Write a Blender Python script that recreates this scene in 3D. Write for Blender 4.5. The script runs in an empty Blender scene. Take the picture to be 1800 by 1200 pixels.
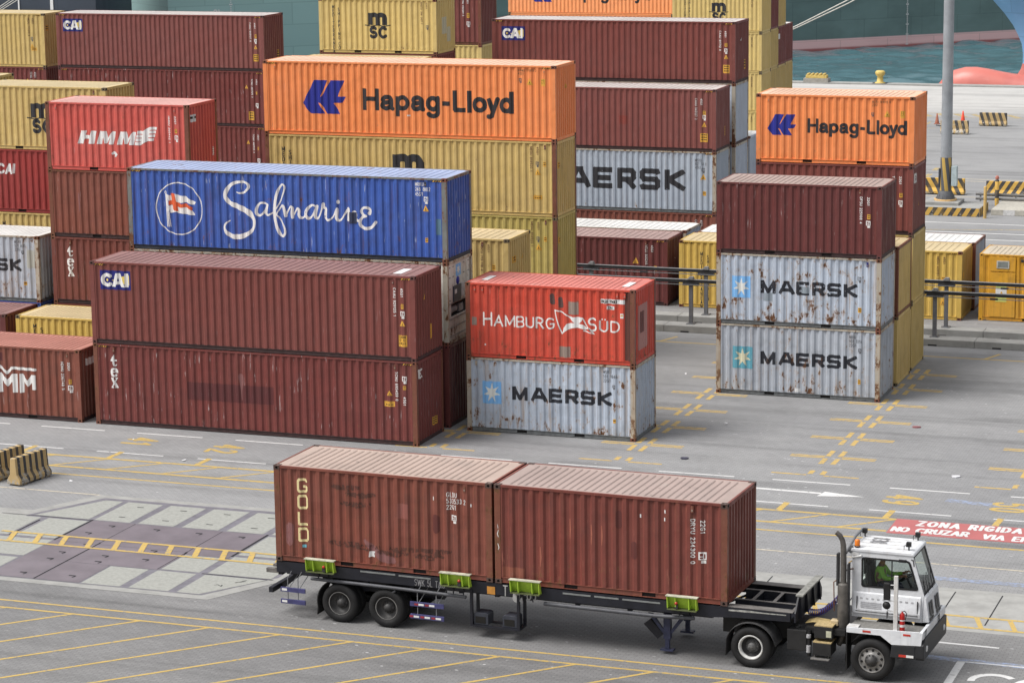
import bpy, bmesh, math, random
import numpy as np
from mathutils import Vector, Matrix

random.seed(7)
SC = bpy.context.scene
COL = SC.collection
R = math.radians

# ---------------------------------------------------------------- camera
def make_camera():
    pan, tilt, roll = -0.348637, 0.193906, 0.013210
    fwd = Vector((math.sin(pan)*math.cos(tilt), math.cos(pan)*math.cos(tilt), -math.sin(tilt)))
    right = Vector((math.cos(pan), -math.sin(pan), 0))
    down = fwd.cross(right)
    r2 = math.cos(roll)*right + math.sin(roll)*down
    d2 = -math.sin(roll)*right + math.cos(roll)*down
    m = Matrix(((r2.x, -d2.x, -fwd.x, 32.4273), (r2.y, -d2.y, -fwd.y, -79.8095),
                (r2.z, -d2.z, -fwd.z, 20.4734), (0, 0, 0, 1)))
    cd = bpy.data.cameras.new('camera')
    cd.sensor_fit = 'HORIZONTAL'; cd.sensor_width = 36.0
    cd.lens = 36.0*4619.3/1800.0
    cd.clip_start = 1.0; cd.clip_end = 6000.0
    o = bpy.data.objects.new('camera', cd); COL.objects.link(o)
    o.matrix_world = m
    SC.camera = o
make_camera()

# ---------------------------------------------------------------- light
SUN_EL, SUN_AZ = R(56), R(-124)          # azimuth clockwise from +Y
w = bpy.data.worlds.new('World'); SC.world = w; w.use_nodes = True
wn = w.node_tree; wn.nodes.clear()
sky = wn.nodes.new('ShaderNodeTexSky'); sky.sky_type = 'NISHITA'; sky.sun_disc = False
sky.sun_elevation = SUN_EL; sky.sun_rotation = SUN_AZ
sky.air_density = 1.0; sky.dust_density = 9.0; sky.ozone_density = 1.0
hs = wn.nodes.new('ShaderNodeHueSaturation'); hs.inputs['Saturation'].default_value = 0.32
bgn = wn.nodes.new('ShaderNodeBackground'); bgn.inputs['Strength'].default_value = 0.15
wo = wn.nodes.new('ShaderNodeOutputWorld')
gm = wn.nodes.new('ShaderNodeGamma'); gm.inputs['Gamma'].default_value = 0.55     # overcast: the cloud evens the sky out
wn.links.new(sky.outputs[0], gm.inputs['Color']); wn.links.new(gm.outputs[0], hs.inputs['Color']); wn.links.new(hs.outputs[0], bgn.inputs['Color'])
wn.links.new(bgn.outputs[0], wo.inputs['Surface'])
sd = bpy.data.lights.new('sun', 'SUN'); sd.energy = 1.45; sd.angle = R(30); sd.color = (1.0, 0.965, 0.92)
so = bpy.data.objects.new('sun', sd); COL.objects.link(so)
sdir = Vector((math.sin(SUN_AZ)*math.cos(SUN_EL), math.cos(SUN_AZ)*math.cos(SUN_EL), math.sin(SUN_EL)))
so.rotation_euler = sdir.to_track_quat('Z', 'Y').to_euler(); so.location = (0, 0, 80)

SC.view_settings.view_transform = 'Standard'; SC.view_settings.look = 'None'
SC.view_settings.gamma = 1.0; SC.view_settings.exposure = 1.34
SC.render.engine = 'CYCLES'
SC.cycles.max_bounces = 6; SC.cycles.diffuse_bounces = 3; SC.cycles.glossy_bounces = 3
SC.cycles.transmission_bounces = 6; SC.cycles.transparent_max_bounces = 8
SC.cycles.use_denoising = True
SC.cycles.sample_clamp_indirect = 4.0

# ---------------------------------------------------------------- tags and small helpers
def tag(o, label=None, cat=None, group=None, kind=None):
    if label: o['label'] = label
    if cat: o['category'] = cat
    if group: o['group'] = group
    if kind: o['kind'] = kind
    return o
def empty(name, loc=(0, 0, 0), rz=0.0):
    o = bpy.data.objects.new(name, None); COL.objects.link(o)
    o.location = loc; o.rotation_euler = (0, 0, rz); o.empty_display_size = 0.3
    return o
def link_mesh(name, me, mats, parent=None):
    """link a mesh whose slots take their material from the object, so copies can share the mesh"""
    o = bpy.data.objects.new(name, me); COL.objects.link(o)
    if not isinstance(mats, (list, tuple)): mats = [mats]
    while len(me.materials) < len(mats): me.materials.append(None)
    for i, m in enumerate(mats):
        o.material_slots[i].link = 'OBJECT'; o.material_slots[i].material = m
    if parent: o.parent = parent
    return o

class MB:
    """collects shapes and links them as one mesh"""
    def __init__(s): s.v = []; s.f = []; s.m = []; s.sm = []
    def add(s, vs, fs, m=0, smooth=False):
        b = len(s.v); s.v += [tuple(p) for p in vs]
        for f in fs: s.f.append(tuple(b+i for i in f)); s.m.append(m); s.sm.append(smooth)
    def box(s, x0, x1, y0, y1, z0, z1, m=0, skip=()):
        vs = [(x0,y0,z0),(x1,y0,z0),(x1,y1,z0),(x0,y1,z0),(x0,y0,z1),(x1,y0,z1),(x1,y1,z1),(x0,y1,z1)]
        fs = {'b':(3,2,1,0),'t':(4,5,6,7),'f':(0,1,5,4),'r':(1,2,6,5),'k':(2,3,7,6),'l':(3,0,4,7)}
        s.add(vs, [f for k, f in fs.items() if k not in skip], m)
    def prism(s, poly, axis, a, b, m=0):
        """poly in the two other axes (in x,y,z order), extruded along axis from a to b"""
        n = len(poly)
        def P(p, t):
            return (t, p[0], p[1]) if axis == 'x' else (p[0], t, p[1]) if axis == 'y' else (p[0], p[1], t)
        vs = [P(p, a) for p in poly]+[P(p, b) for p in poly]
        fs = [(i, (i+1) % n, n+(i+1) % n, n+i) for i in range(n)]+[tuple(range(n))[::-1], tuple(range(n, 2*n))]
        s.add(vs, fs, m)
    def tube(s, pts, r, n=10, m=0, caps=True, smooth=True):
        pts = [Vector(p) for p in pts]; rs = r if isinstance(r, (list, tuple)) else [r]*len(pts)
        rings = []; prev = None
        for i, p in enumerate(pts):
            t = (pts[min(i+1, len(pts)-1)]-pts[max(i-1, 0)]).normalized()
            u = (prev - t*prev.dot(t)) if prev is not None else t.orthogonal()
            if u.length < 1e-6: u = t.orthogonal()
            u.normalize(); v = t.cross(u); prev = u
            rings.append([p+(u*math.cos(2*math.pi*k/n)+v*math.sin(2*math.pi*k/n))*rs[i] for k in range(n)])
        vs = [q for ring in rings for q in ring]; fs = []
        for i in range(len(pts)-1):
            for k in range(n):
                a = i*n+k; b = i*n+(k+1) % n; fs.append((a, b, b+n, a+n))
        s.add(vs, fs, m, smooth)
        if caps:
            s.add(rings[0], [tuple(range(n))[::-1]], m); s.add(rings[-1], [tuple(range(n))], m)
    def lathe(s, prof, center, axis='z', n=32, m=0, smooth=True):
        """prof: (radius, height along axis)"""
        cx, cy, cz = center; vs = []; fs = []
        for (r, h) in prof:
            for k in range(n):
                a = 2*math.pi*k/n; p, q = r*math.cos(a), r*math.sin(a)
                vs.append((cx+p, cy+q, cz+h) if axis == 'z' else (cx+p, cy+h, cz+q) if axis == 'y' else (cx+h, cy+p, cz+q))
        for i in range(len(prof)-1):
            for k in range(n):
                a = i*n+k; b = i*n+(k+1) % n
                fs.append((a, b, b+n, a+n) if axis != 'y' else (a+n, b+n, b, a))
        s.add(vs, fs, m, smooth)
    def mesh(s, name):
        me = bpy.data.meshes.new(name); me.from_pydata(s.v, [], s.f)
        nm = max(s.m)+1 if s.m else 1
        for _ in range(nm): me.materials.append(None)
        me.polygons.foreach_set('material_index', s.m)
        me.polygons.foreach_set('use_smooth', s.sm)
        me.update(); return me
    def build(s, name, mats, parent=None, bevel=0.0, fix=True):
        me = s.mesh(name)
        if fix:
            bm = bmesh.new(); bm.from_mesh(me); bmesh.ops.recalc_face_normals(bm, faces=bm.faces); bm.to_mesh(me); bm.free()
        o = link_mesh(name, me, mats, parent)
        if bevel:
            b = o.modifiers.new('bevel', 'BEVEL'); b.width = bevel; b.segments = 2; b.limit_method = 'ANGLE'; b.angle_limit = R(35)
        return o

# ---------------------------------------------------------------- node helpers
class NT:
    def __init__(s, m): s.t = m.node_tree; s.l = s.t.links
    def n(s, typ, **kw):
        nd = s.t.nodes.new(typ)
        for k, v in kw.items():
            if k[0] == '_': setattr(nd, k[1:], v)
        for k, v in kw.items():
            if k[0] == '_': continue
            key = k.replace('__', ' ')
            inp = nd.inputs[int(key[1:])] if key[0] == 'i' and key[1:].isdigit() else nd.inputs[key]
            if hasattr(v, 'is_output'): s.l.new(v, inp)
            else: inp.default_value = v
        return nd
    def math(s, op, a, b=None, clamp=False):
        nd = s.t.nodes.new('ShaderNodeMath'); nd.operation = op; nd.use_clamp = clamp
        for i, v in enumerate((a, b)):
            if v is None: continue
            if hasattr(v, 'is_output'): s.l.new(v, nd.inputs[i])
            else: nd.inputs[i].default_value = v
        return nd.outputs[0]
    def noise(s, vec, scale, detail=3.0, rough=0.55, stretch=None, off=None):
        if stretch or off:
            mp = s.n('ShaderNodeMapping', Vector=vec)
            if stretch: mp.inputs['Scale'].default_value = stretch
            if off: mp.inputs['Location'].default_value = off
            vec = mp.outputs[0]
        return s.n('ShaderNodeTexNoise', Vector=vec, Scale=scale, Detail=detail, Roughness=rough).outputs['Fac']
    def ramp(s, fac, a, b, lo=0.0, hi=1.0):
        nd = s.n('ShaderNodeMapRange', Value=fac); nd.interpolation_type = 'SMOOTHSTEP'
        nd.inputs['From Min'].default_value = a; nd.inputs['From Max'].default_value = b
        nd.inputs['To Min'].default_value = lo; nd.inputs['To Max'].default_value = hi
        return nd.outputs[0]
    def mix(s, fac, a, b, blend='MIX'):
        nd = s.t.nodes.new('ShaderNodeMix'); nd.data_type = 'RGBA'; nd.blend_type = blend
        for inp, v in ((nd.inputs[0], fac), (nd.inputs[6], a), (nd.inputs[7], b)):
            if hasattr(v, 'is_output'): s.l.new(v, inp)
            elif isinstance(v, (tuple, list)): inp.default_value = (*v[:3], 1)
            else: inp.default_value = v
        return nd.outputs[2]
def new_mat(name):
    m = bpy.data.materials.new(name); m.use_nodes = True; m.node_tree.nodes.clear(); return m
def finish(nt, col, rough=0.5, metal=0.0, bump=None, bump_s=0.2, bump_d=0.02, spec=0.35, **kw):
    b = nt.n('ShaderNodeBsdfPrincipled')
    for key, v in (('Base Color', col), ('Roughness', rough), ('Metallic', metal), ('Specular IOR Level', spec)):
        if hasattr(v, 'is_output'): nt.l.new(v, b.inputs[key])
        elif isinstance(v, (tuple, list)): b.inputs[key].default_value = (*v[:3], 1)
        else: b.inputs[key].default_value = v
    for k, v in kw.items():
        inp = b.inputs[k.replace('__', ' ')]
        inp.default_value = v
    if bump is not None:
        bp = nt.n('ShaderNodeBump', Height=bump, Strength=bump_s, Distance=bump_d)
        nt.l.new(bp.outputs[0], b.inputs['Normal'])
    o = nt.n('ShaderNodeOutputMaterial'); nt.l.new(b.outputs[0], o.inputs['Surface'])
def coords(nt, world=False):
    if world: return nt.n('ShaderNodeNewGeometry').outputs['Position']
    tc = nt.n('ShaderNodeTexCoord').outputs['Object']
    oi = nt.n('ShaderNodeObjectInfo').outputs['Location']
    sc = nt.n('ShaderNodeVectorMath', i0=oi, i1=(3.17, 5.31, 7.13), _operation='MULTIPLY').outputs[0]
    return nt.n('ShaderNodeVectorMath', i0=tc, i1=sc, _operation='ADD').outputs[0]

RUST = (0.085, 0.038, 0.020)
_paint = {}
def paint(name, col, rust=0.0, scuff=0.15, grime=0.25, fade=0.25, rough=0.5, patch=0.0, foot=0.04, peel=None):
    """weathered container paint: fading, run marks, rust blooms and drips, scraped ribs"""
    if name in _paint: return _paint[name]
    m = new_mat(name); nt = NT(m); P = coords(nt)
    tc = nt.n('ShaderNodeTexCoord').outputs['Object']
    z = nt.n('ShaderNodeSeparateXYZ', Vector=tc).outputs['Z']
    lum = sum(col)/3
    big = nt.noise(P, 0.55, 3)
    c = nt.mix(nt.ramp(big, 0.3, 0.7, 0, fade), col, tuple(0.80*v+0.20*(lum*0.9+0.05) for v in col))
    med = nt.noise(P, 2.6, 5, 0.62, stretch=(1, 1, 0.35))
    c = nt.mix(nt.ramp(med, 0.42, 0.72, 0, 0.5*fade+0.1), c, tuple(v*0.70 for v in col))
    if patch:
        pt = nt.n('ShaderNodeTexBrick', Vector=nt.n('ShaderNodeMapping', Vector=nt.n('ShaderNodeVectorMath', i0=P, i1=(1, 0, 0), _operation='ADD').outputs[0], Rotation=(R(90), 0, 0)).outputs[0],
                  Scale=0.7, Mortar__Size=0.0, Color1=(0, 0, 0, 1), Color2=(1, 1, 1, 1)).outputs['Color']
        c = nt.mix(nt.math('MULTIPLY', nt.ramp(nt.math('MULTIPLY', pt, 1.0), 0.78, 0.8), patch), c, tuple(v*0.72 for v in col))
    run = nt.noise(P, 7.0, 4, 0.6, stretch=(1, 1, 0.05))
    c = nt.mix(nt.ramp(run, 0.52, 0.74, 0, grime), c, tuple(v*0.42+0.012 for v in col))
    dirt = nt.noise(P, 1.3, 6, 0.68)
    c = nt.mix(nt.math('MULTIPLY', nt.ramp(dirt, 0.5, 0.68), grime*0.8), c, tuple(v*0.45+0.02 for v in col))
    # scraped ribs: short pale vertical dashes
    sc1 = nt.noise(P, 17.0, 3, 0.5, stretch=(1, 1, 0.10)); sc2 = nt.noise(P, 1.1, 3, 0.6, off=(9, 3, 1))
    scm = nt.math('MULTIPLY', nt.ramp(sc1, 0.655, 0.69), nt.ramp(sc2, 0.46, 0.62))
    c = nt.mix(nt.math('MULTIPLY', scm, scuff), c, peel or tuple(min(1, v*0.4+0.42) for v in col))
    # rust
    rn = nt.math('ADD', nt.math('MULTIPLY', nt.noise(P, 6.0, 9, 0.72, stretch=(1.0, 1.0, 0.50), off=(2, 7, 5)), .62), nt.math('MULTIPLY', nt.noise(P, 1.5, 5, 0.65, off=(6, 2, 1)), .38))
    base_bias = nt.ramp(z, 0.95, 0.12, 0.0, foot)
    rv = nt.math('ADD', rn, base_bias)
    th = max(0.540, 0.668-0.150*rust)
    core = nt.ramp(rv, th, th+0.03)
    halo = nt.ramp(rv, th-0.055, th+0.02)
    rc = nt.mix(nt.noise(P, 30, 4), RUST, (0.16, 0.072, 0.032))
    c = nt.mix(nt.math('MULTIPLY', halo, 0.45), c, (0.36, 0.24, 0.14) if lum > 0.25 else (0.20, 0.085, 0.05))
    c = nt.mix(core, c, rc)
    drip = nt.math('MULTIPLY', nt.ramp(nt.noise(P, 6.0, 3, 0.55, stretch=(1, 1, 0.06), off=(1, 1, 8)), 0.56, 0.70), min(1.0, 0.10+0.55*rust))
    c = nt.mix(drip, c, (0.30, 0.20, 0.12) if lum > 0.25 else (0.13, 0.05, 0.03))
    bmp = nt.noise(P, 1.7, 4, 0.5)
    finish(nt, c, rough=nt.ramp(med, 0.3, 0.8, rough-0.08, rough+0.2), bump=bmp, bump_s=0.6, bump_d=0.07)
    _paint[name] = m; return m

def roofmat(name, col, stain=0.35, rust=0.15):
    """sun bleached, dusty roof paint"""
    if name in _paint: return _paint[name]
    m = new_mat(name); nt = NT(m); P = coords(nt)
    c = nt.mix(nt.ramp(nt.noise(P, 0.5, 4, 0.6), 0.35, 0.7), col, tuple(v*0.84 for v in col))
    c = nt.mix(nt.ramp(nt.noise(P, 1.6, 6, 0.65, stretch=(1, 0.3, 1)), 0.52, 0.72, 0, stain), c, tuple(v*0.62+0.04 for v in col))
    c = nt.mix(nt.ramp(nt.noise(P, 0.9, 7, 0.7, off=(4, 4, 4)), 0.60, 0.72, 0, stain*0.9), c, (0.33, 0.29, 0.26))
    dk = nt.math('MULTIPLY', nt.ramp(nt.noise(P, 2.4, 4, 0.5, off=(8, 1, 4)), 0.66, 0.74), stain)
    c = nt.mix(dk, c, (0.12, 0.10, 0.09))
    c = nt.mix(nt.ramp(nt.noise(P, 2.0, 9, 0.7, off=(3, 8, 2)), 0.72-0.12*rust, 0.76-0.12*rust), c, (0.22, 0.10, 0.05))
    zz = nt.n('ShaderNodeSeparateXYZ', Vector=nt.n('ShaderNodeTexCoord').outputs['Object']).outputs['Z']
    finish(nt, c, rough=0.7, bump=nt.noise(P, 1.2, 3), bump_s=0.3, bump_d=0.05)
    _paint[name] = m; return m

def flat(name, col, rough=0.6, metal=0.0, var=0.25, scale=6.0, bump=0.1, spec=0.35, **kw):
    if name in _paint: return _paint[name]
    m = new_mat(name); nt = NT(m); P = coords(nt)
    n1 = nt.noise(P, scale, 5, 0.6)
    c = nt.mix(nt.ramp(n1, 0.35, 0.7), col, tuple(v*(1-var) for v in col))
    c = nt.mix(nt.ramp(nt.noise(P, scale*0.3, 4, 0.6), 0.5, 0.75, 0, var), c, tuple(v*0.5+0.03 for v in col))
    finish(nt, c, rough=rough, metal=metal, spec=spec, bump=n1, bump_s=bump, bump_d=0.01, **kw)
    _paint[name] = m; return m

def decalmat(name, col, wear=0.25, rust=0.0, under=None):
    """stencil or sticker ink; worn through to what lies under it"""
    if name in _paint: return _paint[name]
    m = new_mat(name); nt = NT(m); P = coords(nt)
    c = nt.mix(nt.ramp(nt.noise(P, 2.0, 4), 0.4, 0.7, 0, 0.35), col, tuple(v*0.82+0.01 for v in col))
    c = nt.mix(nt.ramp(nt.noise(P, 14, 4, 0.65, stretch=(1, 1, 0.35)), 0.60, 0.70, 0, wear), c, under or tuple(v*0.45+0.1 for v in col))
    if rust:
        rn = nt.math('ADD', nt.math('MULTIPLY', nt.noise(P, 6.0, 9, 0.72, stretch=(1.0, 1.0, 0.50), off=(2, 7, 5)), .62), nt.math('MULTIPLY', nt.noise(P, 1.5, 5, 0.65, off=(6, 2, 1)), .38))
        th = max(0.540, 0.668-0.150*rust)
        c = nt.mix(nt.ramp(rn, th, th+0.03), c, RUST)
    finish(nt, c, rough=0.55)
    _paint[name] = m; return m

# ---------------------------------------------------------------- painted shapes (signed distance -> mesh)
def arc(cx, cz, rx, rz, a0, a1, n=10):
    return [(cx+rx*math.cos(R(a0+(a1-a0)*i/n)), cz+rz*math.sin(R(a0+(a1-a0)*i/n))) for i in range(n+1)]
def spline(pts, k=6):
    """Catmull-Rom through (x, z, r)"""
    out = []; p = [pts[0]]+list(pts)+[pts[-1]]
    for i in range(1, len(p)-2):
        for j in range(k):
            t = j/k
            out.append(tuple(0.5*((2*p[i][c])+(-p[i-1][c]+p[i+1][c])*t+(2*p[i-1][c]-5*p[i][c]+4*p[i+1][c]-p[i+2][c])*t*t
                       + (-p[i-1][c]+3*p[i][c]-3*p[i+1][c]+p[i+2][c])*t**3) for c in range(len(p[i]))))
    out.append(tuple(pts[-1])); return out
def strokes(polys, r):
    """round strokes; polys of (x,z) or (x,z,r)"""
    S = []
    for pl in polys:
        for a, b in zip(pl[:-1], pl[1:]):
            S.append((a[0], a[1], b[0], b[1], a[2] if len(a) > 2 else r, b[2] if len(b) > 2 else r))
    S = np.array(S)
    def f(X, Z):
        d = np.full(X.shape, 9.0)
        for ax, az, bx, bz, ra, rb in S:
            dx, dz = bx-ax, bz-az; L = dx*dx+dz*dz+1e-12
            t = np.clip(((X-ax)*dx+(Z-az)*dz)/L, 0, 1)
            d = np.minimum(d, np.hypot(X-ax-t*dx, Z-az-t*dz)-(ra+(rb-ra)*t))
        return d
    m = S[:, 4:].max()+0.02
    f.bb = (min(S[:, 0].min(), S[:, 2].min())-m, max(S[:, 0].max(), S[:, 2].max())+m,
            min(S[:, 1].min(), S[:, 3].min())-m, max(S[:, 1].max(), S[:, 3].max())+m)
    return f
def bars(polys, r, ext=None):
    """square cut strokes"""
    S = [(a, b) for pl in polys for a, b in zip(pl[:-1], pl[1:])]
    e = r if ext is None else ext
    def f(X, Z):
        d = np.full(X.shape, 9.0)
        for a, b in S:
            dx, dz = b[0]-a[0], b[1]-a[1]; L = math.hypot(dx, dz)
            if L < 1e-9: continue
            ux, uz = dx/L, dz/L; mx, mz = (a[0]+b[0])/2, (a[1]+b[1])/2
            u = np.abs((X-mx)*ux+(Z-mz)*uz)-L/2-e; v = np.abs(-(X-mx)*uz+(Z-mz)*ux)-r
            d = np.minimum(d, np.maximum(u, v))
        return d
    xs = [p[0] for s in S for p in s]; zs = [p[1] for s in S for p in s]; m = r+e+0.02
    f.bb = (min(xs)-m, max(xs)+m, min(zs)-m, max(zs)+m); return f
def poly(pts):
    P = np.array(pts, float); Q = np.roll(P, -1, 0)
    def f(X, Z):
        d = np.full(X.shape, 9.0); ins = np.zeros(X.shape, bool)
        for (ax, az), (bx, bz) in zip(P, Q):
            dx, dz = bx-ax, bz-az; L = dx*dx+dz*dz+1e-12
            t = np.clip(((X-ax)*dx+(Z-az)*dz)/L, 0, 1)
            d = np.minimum(d, np.hypot(X-ax-t*dx, Z-az-t*dz))
            c = ((az > Z) != (bz > Z)) & (X < (bx-ax)*(Z-az)/(bz-az if abs(bz-az) > 1e-12 else 1e-12)+ax)
            ins ^= c
        return np.where(ins, -d, d)
    f.bb = (P[:, 0].min()-.02, P[:, 0].max()+.02, P[:, 1].min()-.02, P[:, 1].max()+.02); return f
def rect(a, b, c, d): return poly([(a, c), (b, c), (b, d), (a, d)])
def union(*fs):
    def f(X, Z):
        d = fs[0](X, Z)
        for g in fs[1:]: d = np.minimum(d, g(X, Z))
        return d
    f.bb = (min(g.bb[0] for g in fs), max(g.bb[1] for g in fs), min(g.bb[2] for g in fs), max(g.bb[3] for g in fs)); return f
def minus(a, *bs):
    def f(X, Z):
        d = a(X, Z)
        for b in bs: d = np.maximum(d, -b(X, Z))
        return d
    f.bb = a.bb; return f
def chips(a, seed, amount=0.3, size=0.05):
    """knocks flakes out of a painted shape"""
    rs = np.random.RandomState(seed); x0, x1, z0, z1 = a.bb
    k = int((x1-x0)*(z1-z0)*amount*40)
    C = np.c_[rs.uniform(x0, x1, k), rs.uniform(z0, z1, k), rs.uniform(.15, 1, k)*size, rs.uniform(1, 3.5, k)]
    def f(X, Z):
        d = a(X, Z)
        for cx, cz, r, s in C: d = np.maximum(d, r-np.hypot((X-cx)*s, Z-cz))
        return d
    f.bb = a.bb; return f

def sdf_mesh(f, res, mapper, cuts=None):
    x0, x1, z0, z1 = f.bb
    nx = max(2, int(math.ceil((x1-x0)/res))+1); nz = max(2, int(math.ceil((z1-z0)/res))+1)
    xs = np.linspace(x0, x1, nx); zs = np.linspace(z0, z1, nz)
    X, Z = np.meshgrid(xs, zs, indexing='ij'); F = f(X, Z)
    I = F < 0
    cnt = I[:-1, :-1].astype(int)+I[1:, :-1]+I[1:, 1:]+I[:-1, 1:]
    V = []; Fc = []
    for i in range(nx-1):
        j = 0; col = cnt[i]
        nzj = np.nonzero(col)[0]
        if len(nzj) == 0: continue
        j = nzj[0]; end = nzj[-1]+1
        while j < end:
            if col[j] == 0: j += 1; continue
            if col[j] == 4:
                k = j
                while k < end and col[k] == 4: k += 1
                b = len(V); V += [(xs[i], zs[j]), (xs[i+1], zs[j]), (xs[i+1], zs[k]), (xs[i], zs[k])]
                Fc.append((b, b+1, b+2, b+3)); j = k; continue
            cs = [(i, j), (i+1, j), (i+1, j+1), (i, j+1)]; pts = []
            for q in range(4):
                a = cs[q]; c = cs[(q+1) % 4]; fa, fb = F[a], F[c]
                if fa < 0: pts.append((xs[a[0]], zs[a[1]]))
                if (fa < 0) != (fb < 0):
                    t = fa/(fa-fb); pts.append((xs[a[0]]+(xs[c[0]]-xs[a[0]])*t, zs[a[1]]+(zs[c[1]]-zs[a[1]])*t))
            if len(pts) >= 3:
                b = len(V); V += pts; Fc.append(tuple(range(b, b+len(pts))))
            j += 1
    me = bpy.data.meshes.new('paint')
    if not V: return me
    A = np.array(V); me.from_pydata([tuple(p) for p in mapper(A[:, 0], A[:, 1])], [], Fc); me.materials.append(None); me.update()
    return me

# ---- lettering: single stroke alphabets
def _caps():
    G = {}
    L = lambda *p: list(p)
    G['A'] = (.74, [L((0,0),(.37,1),(.74,0)), L((.13,.34),(.61,.34))])
    G['B'] = (.62, [L((0,0),(0,1),(.34,1))+arc(.34,.76,.24,.24,90,-90)+L((0,.52)), L((.34,.52))+arc(.36,.26,.26,.26,90,-90)+L((0,0))])
    G['C'] = (.70, [arc(.38,.5,.38,.5,48,312,16)])
    G['D'] = (.68, [L((0,0),(0,1),(.28,1))+arc(.28,.5,.40,.5,90,-90,14)+L((0,0))])
    G['E'] = (.56, [L((.56,1),(0,1),(0,0),(.56,0)), L((0,.52),(.48,.52))])
    G['F'] = (.54, [L((.54,1),(0,1),(0,0)), L((0,.52),(.46,.52))])
    G['G'] = (.74, [arc(.38,.5,.38,.5,48,318,16)+L((.70,.46),(.42,.46))])
    G['H'] = (.66, [L((0,0),(0,1)), L((.66,0),(.66,1)), L((0,.52),(.66,.52))])
    G['I'] = (.0, [L((0,0),(0,1))])
    G['J'] = (.46, [L((.46,1),(.46,.24))+arc(.23,.24,.23,.24,0,-180)])
    G['K'] = (.64, [L((0,0),(0,1)), L((.6,1),(0,.42)), L((.2,.58),(.64,0))])
    G['L'] = (.52, [L((0,1),(0,0),(.52,0))])
    G['M'] = (.82, [L((0,0),(0,1),(.41,.18),(.82,1),(.82,0))])
    G['N'] = (.66, [L((0,0),(0,1),(.66,0),(.66,1))])
    G['O'] = (.78, [arc(.39,.5,.39,.5,0,360,22)])
    G['P'] = (.60, [L((0,0),(0,1),(.34,1))+arc(.34,.74,.26,.26,90,-90)+L((0,.48))])
    G['R'] = (.64, [L((0,0),(0,1),(.34,1))+arc(.34,.74,.26,.26,90,-90)+L((0,.48)), L((.32,.48),(.64,0))])
    G['S'] = (.60, [arc(.30,.74,.28,.26,35,180,8)+arc(.30,.74,.28,.24,180,270,5)+arc(.30,.26,.30,.24,90,0,5)+arc(.30,.26,.30,.26,0,-150,8)])
    G['T'] = (.64, [L((0,1),(.64,1)), L((.32,0),(.32,1))])
    G['U'] = (.64, [L((0,1),(0,.32))+arc(.32,.32,.32,.32,180,360,10)+L((.64,1))])
    G['\u00dc'] = (.64, G['U'][1]+[L((.18,1.17),(.181,1.17)), L((.46,1.17),(.461,1.17))])
    G['V'] = (.70, [L((0,1),(.35,0),(.70,1))])
    G['W'] = (.98, [L((0,1),(.24,0),(.49,.9),(.74,0),(.98,1))])
    G['X'] = (.66, [L((0,0),(.66,1)), L((0,1),(.66,0))])
    G['Y'] = (.66, [L((0,1),(.33,.46),(.66,1)), L((.33,.46),(.33,0))])
    G['Z'] = (.62, [L((0,1),(.62,1),(0,0),(.62,0))])
    G['0'] = (.56, [arc(.28,.5,.28,.5,0,360,18)])
    G['1'] = (.26, [L((0,.78),(.22,1),(.22,0))])
    G['2'] = (.56, [arc(.28,.72,.27,.28,165,-25,10)+L((0,0),(.56,0))])
    G['3'] = (.56, [arc(.27,.75,.25,.25,150,-90,10)+arc(.27,.26,.28,.26,90,-150,10)])
    G['4'] = (.60, [L((.42,0),(.42,1),(0,.28),(.60,.28))])
    G['5'] = (.56, [L((.50,1),(.08,1),(.04,.56))+arc(.27,.32,.29,.32,120,-150,12)])
    G['6'] = (.56, [arc(.28,.30,.28,.30,0,360,16), L((.02,.36))+arc(.36,.42,.35,.58,175,75,8)])
    G['7'] = (.54, [L((0,1),(.54,1),(.18,0))])
    G['8'] = (.56, [arc(.28,.75,.24,.25,0,360,14), arc(.28,.26,.28,.26,0,360,14)])
    G['9'] = (.56, [arc(.28,.70,.28,.30,0,360,16), L((.54,.64))+arc(.20,.58,.35,.58,-5,-105,8)])
    G['-'] = (.34, [L((0,.40),(.34,.40))])
    G['.'] = (.0, [L((0,0),(0.001,0))])
    G[' '] = (.34, [])
    return G
CAPS = _caps()
def text(s, x, z, h, wscale=1.0, r=0.06, gap=0.24, mode='h', hscale=None, kind='r'):
    """strokes of a line of capitals. mode: h = along +x; down = the line turned clockwise, reading downwards; col = letters stacked"""
    pl = []; u = 0.0
    for ch in s:
        wd, gs = CAPS.get(ch, CAPS[' '])
        for g in gs:
            q = []
            for (a, b) in g:
                if mode == 'h': q.append((x+(u+a)*h*wscale, z+b*h))
                elif mode == 'down': q.append((x+b*h, z-(u+a)*h*wscale))
                else: q.append((x+(a-wd/2)*h*wscale, z-u*h+(b-1)*h))
            pl.append(q)
        u += (wd+gap) if mode != 'col' else (1.0+gap if ch != ' ' else 0.6)
    return strokes(pl, r*h) if kind == 'r' else bars(pl, r*h)

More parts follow.
